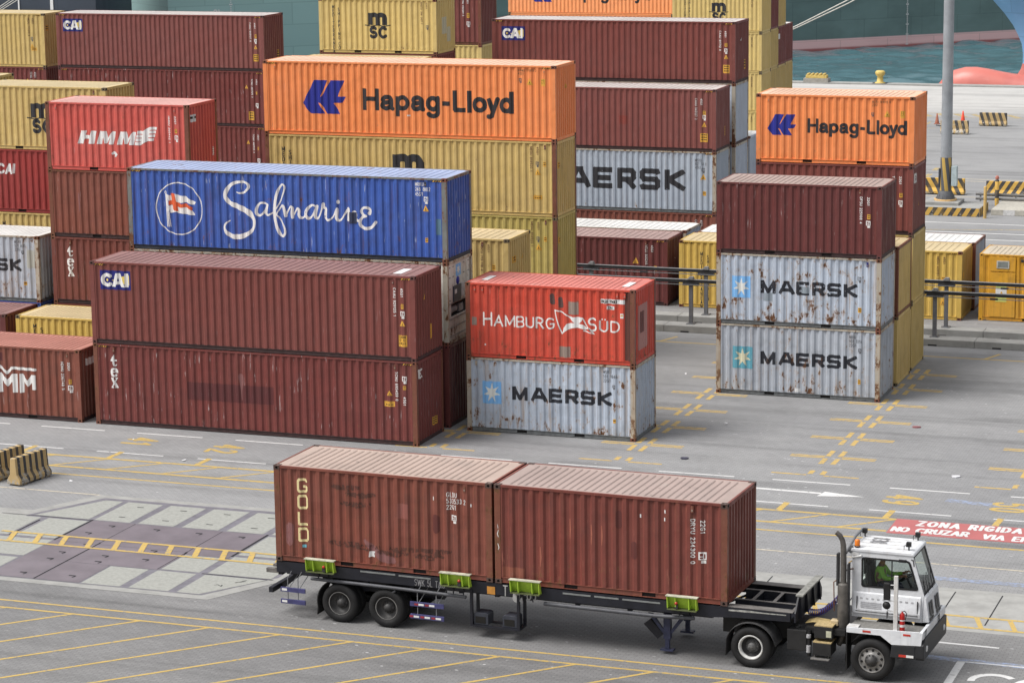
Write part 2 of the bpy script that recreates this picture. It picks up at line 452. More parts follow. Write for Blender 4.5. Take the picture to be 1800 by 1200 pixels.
# ---------------------------------------------------------------- the shipping container kit
W = 2.438; L40 = 12.192; L20 = 6.058; HC = 2.896; SD = 2.591
PITCH = 0.278; D_OUT = 0.014; D_IN = 0.060
def corr(s, L):
    """depth of the corrugated side wall behind the container's front plane at distance s from its left end"""
    s = np.asarray(s, float); a = 0.17; n = math.floor((L-2*a)/PITCH); pit = (L-2*a)/n
    u = np.mod(s-a, pit)/pit
    d = np.interp(u, [0, .155, .365, .635, .845, 1.0], [D_OUT, D_OUT, D_IN, D_IN, D_OUT, D_OUT])
    return np.where((s < a) | (s > L-a), D_OUT, d)
def corr_knots(L):
    a = 0.17; n = math.floor((L-2*a)/PITCH); pit = (L-2*a)/n; k = [a]
    for i in range(n): k += [a+pit*(i+f) for f in (.155, .365, .635, .845)]
    return k+[L-a]
END_A = 0.15
def corr_end(r):
    r = np.asarray(r, float); n = 9; pit = (W-2*END_A)/n
    u = np.mod(r-END_A, pit)/pit
    d = np.interp(u, [0, .20, .34, .66, .80, 1.0], [D_OUT, D_OUT, 0.078, 0.078, D_OUT, D_OUT])
    return np.where((r < END_A) | (r > W-END_A), D_OUT, d)
_mesh = {}
def cached(key, fn):
    if key not in _mesh: _mesh[key] = fn()
    return _mesh[key]
def side_mesh(L, H):
    def fn():
        b = MB(); k = corr_knots(L); d = corr(np.array(k)+1e-6, L); d[0] = d[-1] = D_OUT
        vs = []
        for s, q in zip(k, d): vs += [(s-L/2, -W/2+q, 0.155), (s-L/2, -W/2+q, H-0.062)]
        b.add(vs, [(2*i, 2*i+2, 2*i+3, 2*i+1) for i in range(len(k)-1)])
        return b.mesh('side_wall')
    return cached(('side', L, H), fn)
def end_mesh(L, H):
    def fn():
        b = MB(); n = 9; pit = (W-2*END_A)/n; k = [END_A]
        for i in range(n): k += [END_A+pit*(i+f) for f in (.20, .34, .66, .80)]
        k.append(W-END_A); d = corr_end(np.array(k)+1e-6); d[0] = d[-1] = D_OUT; vs = []
        for s, q in zip(k, d): vs += [(L/2-q, s-W/2, 0.135), (L/2-q, s-W/2, H-0.10)]
        b.add(vs, [(2*i, 2*i+2, 2*i+3, 2*i+1) for i in range(len(k)-1)])
        return b.mesh('end_wall')
    return cached(('end', L, H), fn)
def roof_mesh(L, H):
    def fn():
        b = MB(); a = 0.30; n = int((L-2*a)/(0.195 if L < 8 else 0.28)); pit = (L-2*a)/n; zt, zb = H-0.010, H-0.036
        k = [(-L/2+0.05, zt), (-L/2+a, zt)]
        for i in range(n):
            x = -L/2+a+i*pit
            k += [(x+.5*pit-.042, zt), (x+.5*pit-.012, zb), (x+.5*pit+.012, zb), (x+.5*pit+.042, zt)]
        k += [(L/2-0.05, zt)]
        ye, yi = W/2-0.055, W/2-0.17
        vs = []
        for x, z in k: vs += [(x, -ye, zt), (x, -yi, zt), (x, -yi+.05, z), (x, yi-.05, z), (x, yi, zt), (x, ye, zt)]
        fs = []
        for i in range(len(k)-1):
            for j in range(5): fs.append((6*i+j, 6*i+6+j, 6*i+7+j, 6*i+1+j))
        b.add(vs, fs); return b.mesh('roof')
    return cached(('roof', L, H), fn)
def holed(b, P, u, v, n, w, h, hw, hh, depth, m0, m1):
    """a rectangular face w x h at P spanned by u, v with a slotted hole sunk by depth against n"""
    P, u, v, n = map(Vector, (P, u, v, n)); o = []; k = 10
    o = [P, P+u*w, P+u*w+v*h, P+v*h]; c = P+u*w/2+v*h/2; ring = []
    for i in range(k):
        a = 2*math.pi*(i+.5)/k; ring.append(c+u*hw*math.cos(a)+v*hh*math.sin(a))
    vs = o+ring+[q-n*depth for q in ring]; fs = []
    # fan between the corners and the ring
    ang = [math.atan2((q-c).dot(v)/h, (q-c).dot(u)/w) for q in o]
    for i in range(k):
        j = (i+1) % k; mid = (ring[i]+ring[j])/2-c; am = math.atan2(mid.dot(v)/h, mid.dot(u)/w)
        ci = min(range(4), key=lambda t: abs((ang[t]-am+math.pi) % (2*math.pi)-math.pi))
        fs.append((4+i, 4+j, ci))
        mj = (ring[j]+ring[(j+1) % k])/2-c; aj = math.atan2(mj.dot(v)/h, mj.dot(u)/w)
        cj = min(range(4), key=lambda t: abs((ang[t]-aj+math.pi) % (2*math.pi)-math.pi))
        if cj != ci: fs.append((4+j, ci, cj))
    b.add(vs, fs, m0)
    b.add(ring+[q-n*depth for q in ring], [(i, (i+1) % k, k+(i+1) % k, k+i) for i in range(k)], m1)
    b.add([q-n*depth for q in ring], [tuple(range(k))], m1)
def casting_mesh(sx, sy, sz):
    """corner casting; s* give the outward sides. origin at its own outer corner"""
    def fn():
        b = MB(); a, c, h = 0.178, 0.162, 0.118
        x0, x1 = (-a, 0) if sx > 0 else (0, a); y0, y1 = (-c, 0) if sy > 0 else (0, c); z0, z1 = (-h, 0) if sz > 0 else (0, h)
        b.box(x0, x1, y0, y1, z0, z1, 0, skip=('r' if sx > 0 else 'l', 'k' if sy > 0 else 'f', 't' if sz > 0 else 'b'))
        holed(b, (x1 if sx > 0 else x0, y0, z0), (0, 1, 0), (0, 0, 1), (sx, 0, 0), c, h, .045, .032, .05, 0, 1)
        holed(b, (x0, y1 if sy > 0 else y0, z0), (1, 0, 0), (0, 0, 1), (0, sy, 0), a, h, .040, .032, .05, 0, 1)
        holed(b, (x0, y0, z1 if sz > 0 else z0), (1, 0, 0), (0, 1, 0), (0, 0, sz), a, c, .060, .035, .05, 0, 1)
        me = b.mesh('corner_casting'); bm = bmesh.new(); bm.from_mesh(me)
        bm.to_mesh(me); bm.free(); return me
    return cached(('cast', sx, sy, sz), fn)
def post_mesh(L, H):
    def fn():
        b = MB(); b.box(-0.165, -0.004, 0.004, 0.140, 0.118, H-0.118)
        return b.mesh('corner_post')
    return cached(('post', H), fn)
def post_mesh_s(sx, sy, H):
    def fn():
        b = MB(); x = (-0.165, -0.004) if sx > 0 else (0.004, 0.165); y = (-0.140, -0.004) if sy > 0 else (0.004, 0.140)
        b.box(x[0], x[1], y[0], y[1], 0.118, H-0.118); return b.mesh('corner_post')
    return cached(('post', sx, sy, H), fn)
def top_mesh(L, H):
    def fn():
        b = MB(); z1 = H-0.004; z0 = H-0.066
        for sy in (-1, 1):
            y = (-W/2+.004, -W/2+.064) if sy < 0 else (W/2-.064, W/2-.004)
            b.box(-L/2+.179, L/2-.179, y[0], y[1], z0, z1)
        for sx in (-1, 1):
            x = (-L/2+.004, -L/2+.060) if sx < 0 else (L/2-.060, L/2-.004)
            b.box(x[0], x[1], -W/2+.163, W/2-.163, H-.105, H-.002)
        return b.mesh('top_rail')
    return cached(('top', L, H), fn)
def bottom_mesh(L):
    """bottom side rail: a channel with a lip; 20 ft ones leave gaps for the forklift pockets"""
    def fn():
        b = MB(); y0 = -W/2+.034; xs = [-L/2+.179, L/2-.179]
        if L < 8: xs = [-L/2+.179, -1.22, -.86, .86, 1.22, L/2-.179]
        for i in range(0, len(xs), 2): b.box(xs[i], xs[i+1], y0, y0+.04, .034, .150)
        b.box(-L/2+.179, L/2-.179, -W/2+.006, y0+.045, .1505, .162)
        b.box(-L/2+.179, L/2-.179, -W/2+.016, y0+.045, .024, .034)
        return b.mesh('bottom_rail')
    return cached(('bot', L), fn)
def pocket_mesh():
    def fn():
        b = MB(); b.box(-.178, .178, .012, .045, .024, .148, 0, skip=('f',)); return b.mesh('forklift_pocket')
    return cached('pocket', fn)
def floor_mesh(L):
    def fn():
        b = MB(); b.box(-L/2+.18, L/2-.18, -W/2+.095, W/2-.095, .045, .149)
        for sx in (-1, 1):
            x = (-L/2+.010, -L/2+.17) if sx < 0 else (L/2-.17, L/2-.010)
            b.box(x[0], x[1], -W/2+.163, W/2-.163, .018, .134)
        return b.mesh('floor')
    return cached(('floor', L), fn)
def door_mesh(L, H, s):
    def fn():
        b = MB(); y0, y1 = (-W/2+.145, -.006) if s < 0 else (.006, W/2-.145); x = -L/2+.03
        b.box(x, x+.04, y0, y1, .14, H-.11)
        for q in range(5):
            z = .35+q*(H-.75)/4; b.box(x-.018, x, y0+.05, y1-.05, z-.10, z+.10)
        return b.mesh('door')
    return cached(('door', L, H, s), fn)
def rods_mesh(L, H, s):
    def fn():
        b = MB(); y0, y1 = (-W/2+.145, -.006) if s < 0 else (.006, W/2-.145); x = -L/2+.012
        for q in (.28, .74):
            y = y0+(y1-y0)*q; b.tube([(x-.008, y, .16), (x-.008, y, H-.13)], .013, 6)
            b.box(x-.02, x+.0, y, y+.30, 1.12, 1.16)
        return b.mesh('locking_bar')
    return cached(('rods', L, H, s), fn)

HOLE = flat('casting_hole', (0.012, 0.011, 0.010), 0.9)
POCKET = flat('pocket_dark', (0.02, 0.018, 0.018), 0.9)
class Box: pass
def container(x, y, z, L, H, col, roof, frame, label, group='containers stacked in the yard', cast=None, rail=None, name='shipping_container', rz=0, end=None, back=True, lower=None):
    """x = right end, y = front face, z = underside"""
    c = Box(); c.L, c.H = L, H
    if rz:
        cx, cy = -L/2, W/2; ca, sa = math.cos(rz), math.sin(rz)
        loc = (x+ca*cx-sa*cy, y+sa*cx+ca*cy, z)
    else: loc = (x-L/2, y+W/2, z)
    root = tag(empty(name, loc, rz), label, 'container', group); c.root = root
    cast = cast or frame; rail = rail or frame; lower = lower or rail
    link_mesh('side_wall', side_mesh(L, H), col, root)
    o = link_mesh('side_wall', side_mesh(L, H), col, root); o.rotation_euler = (0, 0, math.pi)
    if end is not False: link_mesh('end_wall', end_mesh(L, H), end or col, root)
    link_mesh('roof', roof_mesh(L, H), roof, root)
    link_mesh('top_rail', top_mesh(L, H), rail, root)
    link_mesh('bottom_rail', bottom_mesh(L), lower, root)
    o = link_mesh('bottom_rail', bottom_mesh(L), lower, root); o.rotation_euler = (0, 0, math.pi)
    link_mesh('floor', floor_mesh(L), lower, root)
    for s in (-1, 1):
        link_mesh('door', door_mesh(L, H, s), col, root); link_mesh('locking_bar', rods_mesh(L, H, s), frame, root)
    for sx in (-1, 1):
        for sy in (-1, 1):
            o = link_mesh('corner_post', post_mesh_s(sx, sy, H), frame, root); o.location = (sx*L/2, sy*W/2, 0)
            for sz in (-1, 1):
                o = link_mesh('corner_casting', casting_mesh(sx, sy, sz), [cast, HOLE], root)
                o.location = (sx*L/2, sy*W/2, H if sz > 0 else 0)
    if L < 8:
        for px in (-1.04, 1.04):
            o = link_mesh('forklift_pocket', pocket_mesh(), POCKET, root); o.location = (px, -W/2+.030, 0)
    return c
def deco(c, name, f, mat, face='front', lift=.005, res=.014):
    L, H = c.L, c.H
    def front(s, t): return np.c_[s-L/2, -W/2+corr(s, L)-lift, t]
    def rail(s, t): return np.c_[s-L/2, np.full(s.shape, -W/2+.004-lift), t]
    def endf(s, t): return np.c_[L/2-corr_end(s)+lift, s-W/2, t]
    def post(s, t): return np.c_[s-L/2, np.full(s.shape, -W/2+.004-lift), t]
    def top(s, t): return np.c_[s-L/2, t-W/2, np.full(s.shape, H-.010+lift)]
    me = sdf_mesh(f, res, {'front': front, 'rail': rail, 'end': endf, 'post': post, 'top': top}[face])
    if len(me.polygons) == 0: return None
    return link_mesh(name, me, mat, c.root)

# ---------------------------------------------------------------- ground, quay, water
YQ = 125.9
def ground_material():
    m = new_mat('pavers'); nt = NT(m); P = coords(nt, True)
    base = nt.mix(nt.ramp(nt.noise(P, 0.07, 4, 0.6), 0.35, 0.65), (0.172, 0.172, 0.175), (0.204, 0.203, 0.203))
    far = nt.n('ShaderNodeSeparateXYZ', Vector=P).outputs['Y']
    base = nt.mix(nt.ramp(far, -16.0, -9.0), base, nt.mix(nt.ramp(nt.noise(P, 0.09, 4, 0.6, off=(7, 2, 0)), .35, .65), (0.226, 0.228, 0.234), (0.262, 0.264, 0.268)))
    base = nt.mix(nt.ramp(far, 100, 112), base, (0.42, 0.415, 0.405))      # the quay apron is concrete
    base = nt.mix(nt.ramp(nt.noise(P, 0.55, 5, 0.6), 0.45, 0.72, 0, 0.55), base, nt.mix(1.0, base, (0.80, 0.80, 0.80), 'MULTIPLY'))
    tyre = nt.noise(P, 0.9, 4, 0.6, stretch=(0.035, 1, 1)); lanes = nt.noise(P, 0.20, 2, 0.5, stretch=(0.03, 1, 1), off=(0, 3, 0))
    base = nt.mix(nt.math('MULTIPLY', nt.ramp(tyre, 0.47, 0.66), nt.ramp(lanes, 0.40, 0.60, 0.08, 0.75)), base, nt.mix(1.0, base, (0.60, 0.60, 0.60), 'MULTIPLY'))
    arc_ = nt.n('ShaderNodeTexWave', Vector=nt.n('ShaderNodeMapping', Vector=P, Location=(-14, 30, 0)).outputs[0], Scale=.06, Distortion=3.0, Detail=2.0, _wave_type='RINGS').outputs['Fac']
    base = nt.mix(nt.math('MULTIPLY', nt.ramp(arc_, .90, .99), nt.ramp(nt.noise(P, .13, 3), .48, .62, 0, .45)), base, nt.mix(1.0, base, (0.55, 0.55, 0.55), 'MULTIPLY'))
    sw = nt.noise(P, 0.5, 3, 0.5, stretch=(0.2, 1.2, 1), off=(5, 1, 0))
    base = nt.mix(nt.ramp(sw, 0.58, 0.72, 0, 0.28), base, (0.31, 0.31, 0.31))
    br = nt.n('ShaderNodeTexBrick', Vector=nt.n('ShaderNodeMapping', Vector=P, Rotation=(0, 0, R(0))).outputs[0], Scale=2.3, Mortar__Size=0.030, Mortar__Smooth=0.4,
              Color1=(1.06, 1.06, 1.06, 1), Color2=(0.84, 0.84, 0.85, 1), Mortar=(0.52, 0.52, 0.52, 1))
    br.offset = 0.5
    base = nt.mix(nt.ramp(far, 75, 30, 0.0, 0.60), base, nt.mix(1.0, base, br.outputs['Color'], 'MULTIPLY'))
    fine = nt.noise(P, 11, 5, 0.78, stretch=(.6, 1, 1))
    base = nt.mix(nt.ramp(fine, 0.55, 0.74, 0, 0.5), base, (0.36, 0.36, 0.36))
    base = nt.mix(nt.ramp(nt.noise(P, 9, 5, 0.75, off=(3, 3, 0), stretch=(.6, 1, 1)), 0.56, 0.76, 0, 0.7), base, (0.10, 0.10, 0.10))
    fleck = nt.n('ShaderNodeTexVoronoi', Vector=nt.n('ShaderNodeMapping', Vector=P, Scale=(1, 2.2, 1)).outputs[0], Scale=1.7).outputs['Distance']
    fm = nt.math('MULTIPLY', nt.ramp(fleck, 0.105, 0.05), nt.ramp(nt.noise(P, 0.12, 3), 0.45, 0.6))
    base = nt.mix(nt.math('MULTIPLY', fm, 0.8), base, (0.55, 0.55, 0.56))
    oil = nt.ramp(nt.noise(P, 0.8, 3, 0.45, stretch=(0.55, 1, 1), off=(2, 9, 0)), 0.72, 0.84, 0, 0.5)
    base = nt.mix(oil, base, (0.085, 0.085, 0.09))
    finish(nt, base, rough=0.85, bump=br.outputs['Color'], bump_s=0.25, bump_d=0.01)
    return m
def sheet(name, x0, x1, y0, y1, z, mat, kind='structure'):
    b = MB(); b.add([(x0, y0, z), (x1, y0, z), (x1, y1, z), (x0, y1, z)], [(0, 1, 2, 3)])
    return tag(b.build(name, mat, fix=False), kind=kind)
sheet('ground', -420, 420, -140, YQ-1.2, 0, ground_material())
CONC = flat('concrete', (0.31, 0.31, 0.30), 0.85, var=0.22, scale=1.6)
CONC_D = flat('concrete_dark', (0.27, 0.27, 0.262), 0.85, var=0.3, scale=1.2)
b = MB(); b.box(-420, 420, YQ-1.2, YQ, -7, 0.10); tag(b.build('quay_edge', CONC), kind='structure')

def water_material():
    m = new_mat('water'); nt = NT(m); P = coords(nt, True)
    n1 = nt.noise(P, 1.5, 6, 0.66, stretch=(0.45, 1, 1)); n2 = nt.noise(P, 0.05, 3, 0.5)
    c = nt.mix(n2, (0.045, 0.112, 0.135), (0.080, 0.150, 0.172))
    finish(nt, c, rough=0.08, spec=0.5, bump=n1, bump_s=.6, bump_d=.10)
    return m
WATER = water_material()
sheet('water', -2500, 2500, YQ-1, 3500, -3.32, WATER)
def ripples():
    x = np.arange(-75, 14, .42); y = np.arange(YQ, 236, .50); X, Y = np.meshgrid(x, y, indexing='ij'); Z = np.full(X.shape, -3.0); rs = np.random.RandomState(5)
    for i in range(26):
        lam = rs.uniform(1.2, 6.0); a = rs.normal(1.9, .75); k = 2*math.pi/lam
        Z += .0085*lam**.9*np.sin(k*(X*math.cos(a)+Y*math.sin(a))+rs.uniform(0, 6.28)+.6*np.sin(X*.21+Y*.13+i))
    n, m = X.shape; V = np.c_[X.ravel(), Y.ravel(), Z.ravel()]; i = np.arange(n*m).reshape(n, m)
    F = np.stack([i[:-1, :-1], i[1:, :-1], i[1:, 1:], i[:-1, 1:]], -1).reshape(-1, 4)
    me = bpy.data.meshes.new('water'); me.from_pydata(V.tolist(), [], F.tolist()); me.polygons.foreach_set('use_smooth', [True]*len(F)); me.materials.append(None)
    tag(link_mesh('water', me, WATER), kind='structure')
ripples()

# road markings: thin sheets of paint, each a few millimetres above what it lies on
def wornpaint(name, col, wear, under=(0.19, 0.19, 0.19), rough=0.7):
    m = new_mat(name); nt = NT(m); P = coords(nt, True)
    c = nt.mix(nt.ramp(nt.noise(P, 1.3, 4), 0.4, 0.7, 0, 0.4), col, tuple(v*0.75 for v in col))
    w1 = nt.ramp(nt.noise(P, 7, 6, 0.75), 0.62-0.22*wear, 0.70-0.18*wear)
    c = nt.mix(nt.math('MULTIPLY', w1, 0.85), c, under)
    finish(nt, c, rough=rough); return m
YEL = wornpaint('yellow_road_paint', (0.450, 0.315, 0.095), 0.45)
YELW = wornpaint('worn_yellow_road_paint', (0.42, 0.31, 0.12), 0.7)
WHT = wornpaint('white_road_paint', (0.56, 0.56, 0.56), 0.28)
PALE = wornpaint('pale_road_paint', (0.50, 0.44, 0.33), 0.5)
BLUEP = wornpaint('blue_road_paint', (0.24, 0.29, 0.42), 0.9)
class Marks:
    def __init__(s): s.b = MB()
    def line(s, x0, y0, x1, y1, w, z=.004):
        d = Vector((x1-x0, y1-y0, 0)); n = Vector((-d.y, d.x, 0)).normalized()*w/2
        a, c = Vector((x0, y0, z)), Vector((x1, y1, z)); s.b.add([a-n, c-n, c+n, a+n], [(0, 1, 2, 3)])
    def poly(s, pts, z=.004): s.b.add([(p[0], p[1], z) for p in pts], [tuple(range(len(pts)))])
    def put(s, mat): return tag(s.b.build('road_marking', mat, fix=False), kind='structure')
y1, y2, wl, pl, cr = Marks(), Marks(), Marks(), Marks(), Marks()
# foreground hatching
y1.line(-60, -19.86, 60, -19.93, .10); y1.line(-60, -20.47, 60, -20.52, .10)
for i in range(-24, 28):
    x = 0.31+2.02*i; y1.line(x, -20.52, x-9.0, -20.52-9.33, .10, .0045)
# lanes in front of the stacks
y1.line(-60, -4.54, 17.21, -4.54, .15); y1.line(-60, -5.92, 17.18, -5.92, .15); y1.line(-60, -6.84, 16.7, -6.84, .11); y1.line(18.2, -6.84, 60, -6.84, .13)
for i in range(-20, 22):
    x = -9.20+2.03*i
    if x < 17.4: y1.line(x, -4.56, x-1.50, -5.92, .11, .0045)
for i in range(-14, 20):
    x = -6.0+3.27*i
    if -30 < x < 45: y1.line(x, -3.55, x-.04, -4.47, .20, .0045)
pl.line(-60, -8.93, 60, -8.97, .07)
for i in range(-18, 18):
    wl.line(-13.88+3.765*i, -.88, -11.37+3.765*i, -.88, .10); wl.line(-13.93+3.765*i, -3.67, -11.43+3.765*i, -3.68, .09)
wl.line(9.0, -2.0, 14.35, -2.17, .17); wl.poly([(14.42, -1.93), (14.30, -2.53), (15.75, -2.24)], .0045)
# slot crosses between the container bays
def cross(x, y, half=False):
    for s in (-1, 1):
        for q in (-1, 1):
            if half and q < 0: continue
            cr.line(x+s*.20, y+q*.14, x+s*.20, y+q*(.95 if not half else .62), .17)
        cr.line(x+s*.28, y+(.10 if not half else 0), x+s*1.42, y+(.10 if not half else 0), .12)
        if not half: cr.line(x+s*.28, y-.10, x+s*1.42, y-.10, .12)
for xx in (.60, 7.12, 13.63, 20.15):
    cross(xx, .02, True)
    for k in range(1, 7): cross(xx+(.02*k if xx > 13 else 0), 2.52+2.77*(k-1))
y1.line(-30, 19.85, 60, 19.85, .12)
for i in range(0, 12): y1.line(-4+3.27*i, 19.9, -4+3.27*i+.4, 21.0, .12)
# far roadway
for yy, ww in ((49.3, .16), (51.3, .20), (54.4, .16)): wl.line(-30, yy, 60, yy, ww)
y2.line(-6, 48.8, 14.5, 53.5, .12)
for yy in (64.0, 70.5, 71.4): pl.line(-30, yy, 60, yy, .15)
for i in range(40):
    x = -20+1.25*i; y2.line(x, 105.3, x+1.0, 103.7, .45)
y2.line(-40, 105.7, 60, 105.5, .12); y2.line(-40, 103.3, 60, 103.2, .12)
for k in range(9):
    y = 76+2.9*k; x = -1.0-.15*k
    for s in (-1, 1): y2.line(x+s*.2, y-.9, x+s*.2, y+.9, .17)
    if k % 2: y2.line(x-1.4, y, x+1.2, y, .14)
for k in range(4): y2.line(3.4-.1*k, 66+2.9*k, 3.4-.1*k, 67.3+2.9*k, .3)
# bottom right corner
wl.line(20.2, -16.03, 22.2, -16.07, .10); wl.line(21.49, -17.42, 21.46, -21.5, .20); wl.line(21.4, -17.42, 30, -17.41, .06)
wl.b.add([(p[0]+22.5, p[1]-18.75, .004) for p in arc(0, 0, .62, .62, 40, 190, 10)+arc(0, 0, .44, .44, 190, 40, 10)], [(i, i+1, 20-i, 21-i) for i in range(10)])
wl.b.add([(p[0]+23.6, p[1]-18.85, .004) for p in arc(0, 0, .62, .62, 0, 190, 10)+arc(0, 0, .44, .44, 190, 0, 10)], [(i, i+1, 20-i, 21-i) for i in range(10)])
y1.put(YEL); y2.put(YELW); wl.put(WHT); pl.put(PALE); cr.put(wornpaint('slot_paint', (0.47, 0.325, 0.105), 0.48))
bl = Marks(); bl.line(19.0, -10.35, 40, -10.3, .34); bl.line(19.6, -17.25, 30, -17.6, .30, .003); bl.line(18.2, -1.86, 19.9, -2.05, .40, .003); bl.put(BLUEP)
# bay numbers, read along -Y
def ground_text(me_f, mapper, mat, res=.02):
    me = sdf_mesh(me_f, res, mapper); return tag(link_mesh('road_marking', me, mat), kind='structure')
for t, x, yy in (('41', -9.9, -1.55), ('42', -6.6, -1.65), ('49', 16.42, -1.72), ('50', 19.70, -1.72)):
    f = text(t, 0, 0, 1.0, .62, .085, .45)
    ground_text(f, (lambda x, yy: lambda s, q: np.c_[x+q, yy-s, np.full(s.shape, .005)])(x, yy), YEL)
rm = Marks(); rm.poly([(17.21, -4.46), (17.22, -6.13), (24.6, -6.13), (24.6, -4.46)], .006)
rm.put(wornpaint('red_road_paint', (0.37, 0.115, 0.115), 0.30, (0.30, 0.14, 0.14)))
f1 = union(text('ZONA', 17.93, -5.08, .50, .56, .11, .50), text('RIGIDA', 19.48, -5.08, .50, .56, .11, .50))
f2 = union(text('NO', 17.33, -5.87, .46, .56, .11, .30), text('CRUZAR', 18.05, -5.87, .46, .56, .11, .36), text('VIA ER', 20.02, -5.95, .46, .56, .11, .40))
ground_text(union(f1, f2), lambda s, q: np.c_[s, q, np.full(s.shape, .010)], WHT)

# concrete runway for the yard cranes, and the turning pad at the left
PAD_RIM = flat('pad_rim', (0.29, 0.29, 0.28), 0.85, var=0.2, scale=2)
PAD_MET = flat('pad_channel', (0.165, 0.16, 0.185), 0.55, var=0.25, scale=3)
SLAB = flat('pad_slab', (0.290, 0.296, 0.276), 0.85, var=0.16, scale=9, bump=0.3)
STEEL = flat('steel_plate', (0.165, 0.145, 0.165), 0.5, var=0.22, scale=.8)
DARKGAP = flat('joint', (0.02, 0.02, 0.024), 0.9)
def slab(name, pts, z, mat):
    b = MB(); b.add([(p[0], p[1], z) for p in pts], [tuple(range(len(pts)))]); return tag(b.build(name, mat, fix=False), kind='structure')
slab('concrete_strip', [(-60, -14.95), (60, -14.95), (60, -11.42), (-60, -11.42)], .003, CONC)
slab('concrete_strip', [(-60, -11.48), (60, -11.48), (60, -11.20), (-60, -11.20)], .0045, PAD_RIM)
ox = -2.95
octo = lambda a, e: [(ox-3.85-e, -9.28+e), (ox+3.85+e, -9.28+e), (ox+5.05+e, -11.75+e*.4), (ox+5.05+e, -15.75-e*.4), (ox+3.75+e, -17.90-e), (ox-3.85-e, -17.90-e), (ox-5.15-e, -15.75-e*.4), (ox-5.15-e, -11.75+e*.4)]
slab('turning_pad', octo(0, .36), .007, PAD_RIM)
slab('turning_pad', octo(0, .02), .011, PAD_MET)
for k in range(5):
    x0 = -5.86+1.475*k; x1 = x0+1.20
    tag_ = slab('pad_slab', [(x0, -11.72), (x1, -11.72), (x1, -9.52), (x0, -9.52)], .015, SLAB)
slab('pad_slab', [(-7.9, -11.72), (-6.05, -11.72), (-6.05, -9.52), (-6.65, -9.52)], .015, SLAB)
slab('pad_slab', [(1.42, -11.72), (2.0, -11.72), (1.0, -9.52), (1.42, -9.52)], .015, SLAB)
for x0, x1, ya, yb in ((-9.1, -7.55, -13.95, -11.92), (-7.30, -5.95, -13.95, -11.92), (-9.1, -5.90, -15.85, -14.15), (-9.1, -5.95, -17.86, -16.05),
                       (-1.42, -.22, -15.95, -14.42), (-2.92, -1.72, -17.86, -16.10), (-1.44, -.22, -17.86, -16.10), (.04, 2.0, -14.0, -11.92), (.04, 2.0, -15.95, -14.2)):
    slab('pad_slab', [(x0, ya), (x1, ya), (x1, yb), (x0, yb)], .015, SLAB)
slab('pad_slab', [(.04, -17.86), (.72, -17.86), (1.92, -16.10), (.04, -16.10)], .015, SLAB)
for x0, x1, ya, yb in ((-5.86, -4.42, -14.15, -11.79), (-4.40, -1.52, -14.15, -11.79), (-1.50, -.08, -14.40, -11.79), (-5.86, -4.42, -17.86, -14.17), (-4.38, -1.46, -16.05, -14.17), (-4.38, -2.98, -17.86, -16.07)):
    slab('steel_plate', [(x0, ya), (x1, ya), (x1, yb), (x0, yb)], .016, STEEL)
gp = Marks()
for a in ((-5.88, -14.1, -5.88, -11.75, .07), (-4.40, -17.86, -4.40, -14.0, .05), (-.06, -14.2, -.06, -11.75, .07), (-4.41, -14.1, -4.41, -11.8, .02), (-1.51, -16, -1.51, -11.8, .02),
          (-9, -11.80, -5.9, -11.80, .03), (-.1, -16.03, 2.1, -16.03, .03), (-7.45, -14, -7.45, -12.2, .05)): gp.line(*a[:4], a[4], .020)
for x, yy in ((-5.1, -12.2), (-5.4, -13.1), (-5.1, -15.2), (-5.1, -15.9), (-5.1, -17.4), (-3.7, -15.2), (-3.6, -15.8), (-3.6, -17.3), (-2.4, -15.2), (-3.6, -12.2), (-2.2, -12.2), (-.8, -12.2), (-4.8, -14.3), (-2.6, -14.3)):
    gp.line(x, yy, x+.22, yy, .07, .020); gp.line(x+.22, yy-.03, x+.18, yy-.16, .05, .020)
for k in range(4):
    for yy in (-10.0, -11.2): gp.line(-5.3+1.475*k, yy, -5.08+1.475*k, yy, .05, .020)
for k in range(-20, 22):
    xx = 20.26+1.27*k
    if not -8.5 < xx < 2.6: gp.line(xx, -14.3, xx, -11.5, .035, .0065)
rs = random.Random(3)
for _ in range(7):
    x, yy = .5+rs.random()*1.0, -17.5+rs.random()*1.0
    for q in range(4):
        nx, ny = x+rs.uniform(-.05, .3), yy+rs.uniform(-.15, .2)
        if nx < .9+(ny+17.86)*.5: gp.line(x, yy, nx, ny, .022, .020)
        x, yy = nx, ny
tag(gp.b.build('pad_joint', DARKGAP, fix=False), kind='structure')
ld = Marks()
for a, b2 in ((-60, -7.9), (-7.9, 2.2), (2.2, 60)):
    z = .024 if a > -8 and b2 < 3 else .0075
    ld.line(a, -13.66, b2, -13.66, .13, z); ld.line(a, -14.60, b2, -14.60, .13, z)
for k in range(-40, 34):
    x = -5.70+.868*k; z = .0245 if -7.9 < x < 2 else .008
    if abs(x) < 46 and x < 9: ld.line(x, -13.68, x+.30, -14.58, .17, z)
    if 9 < x < 46: ld.line(x, -13.68, x+.28, -14.58, .13, z)
ld.put(YEL)

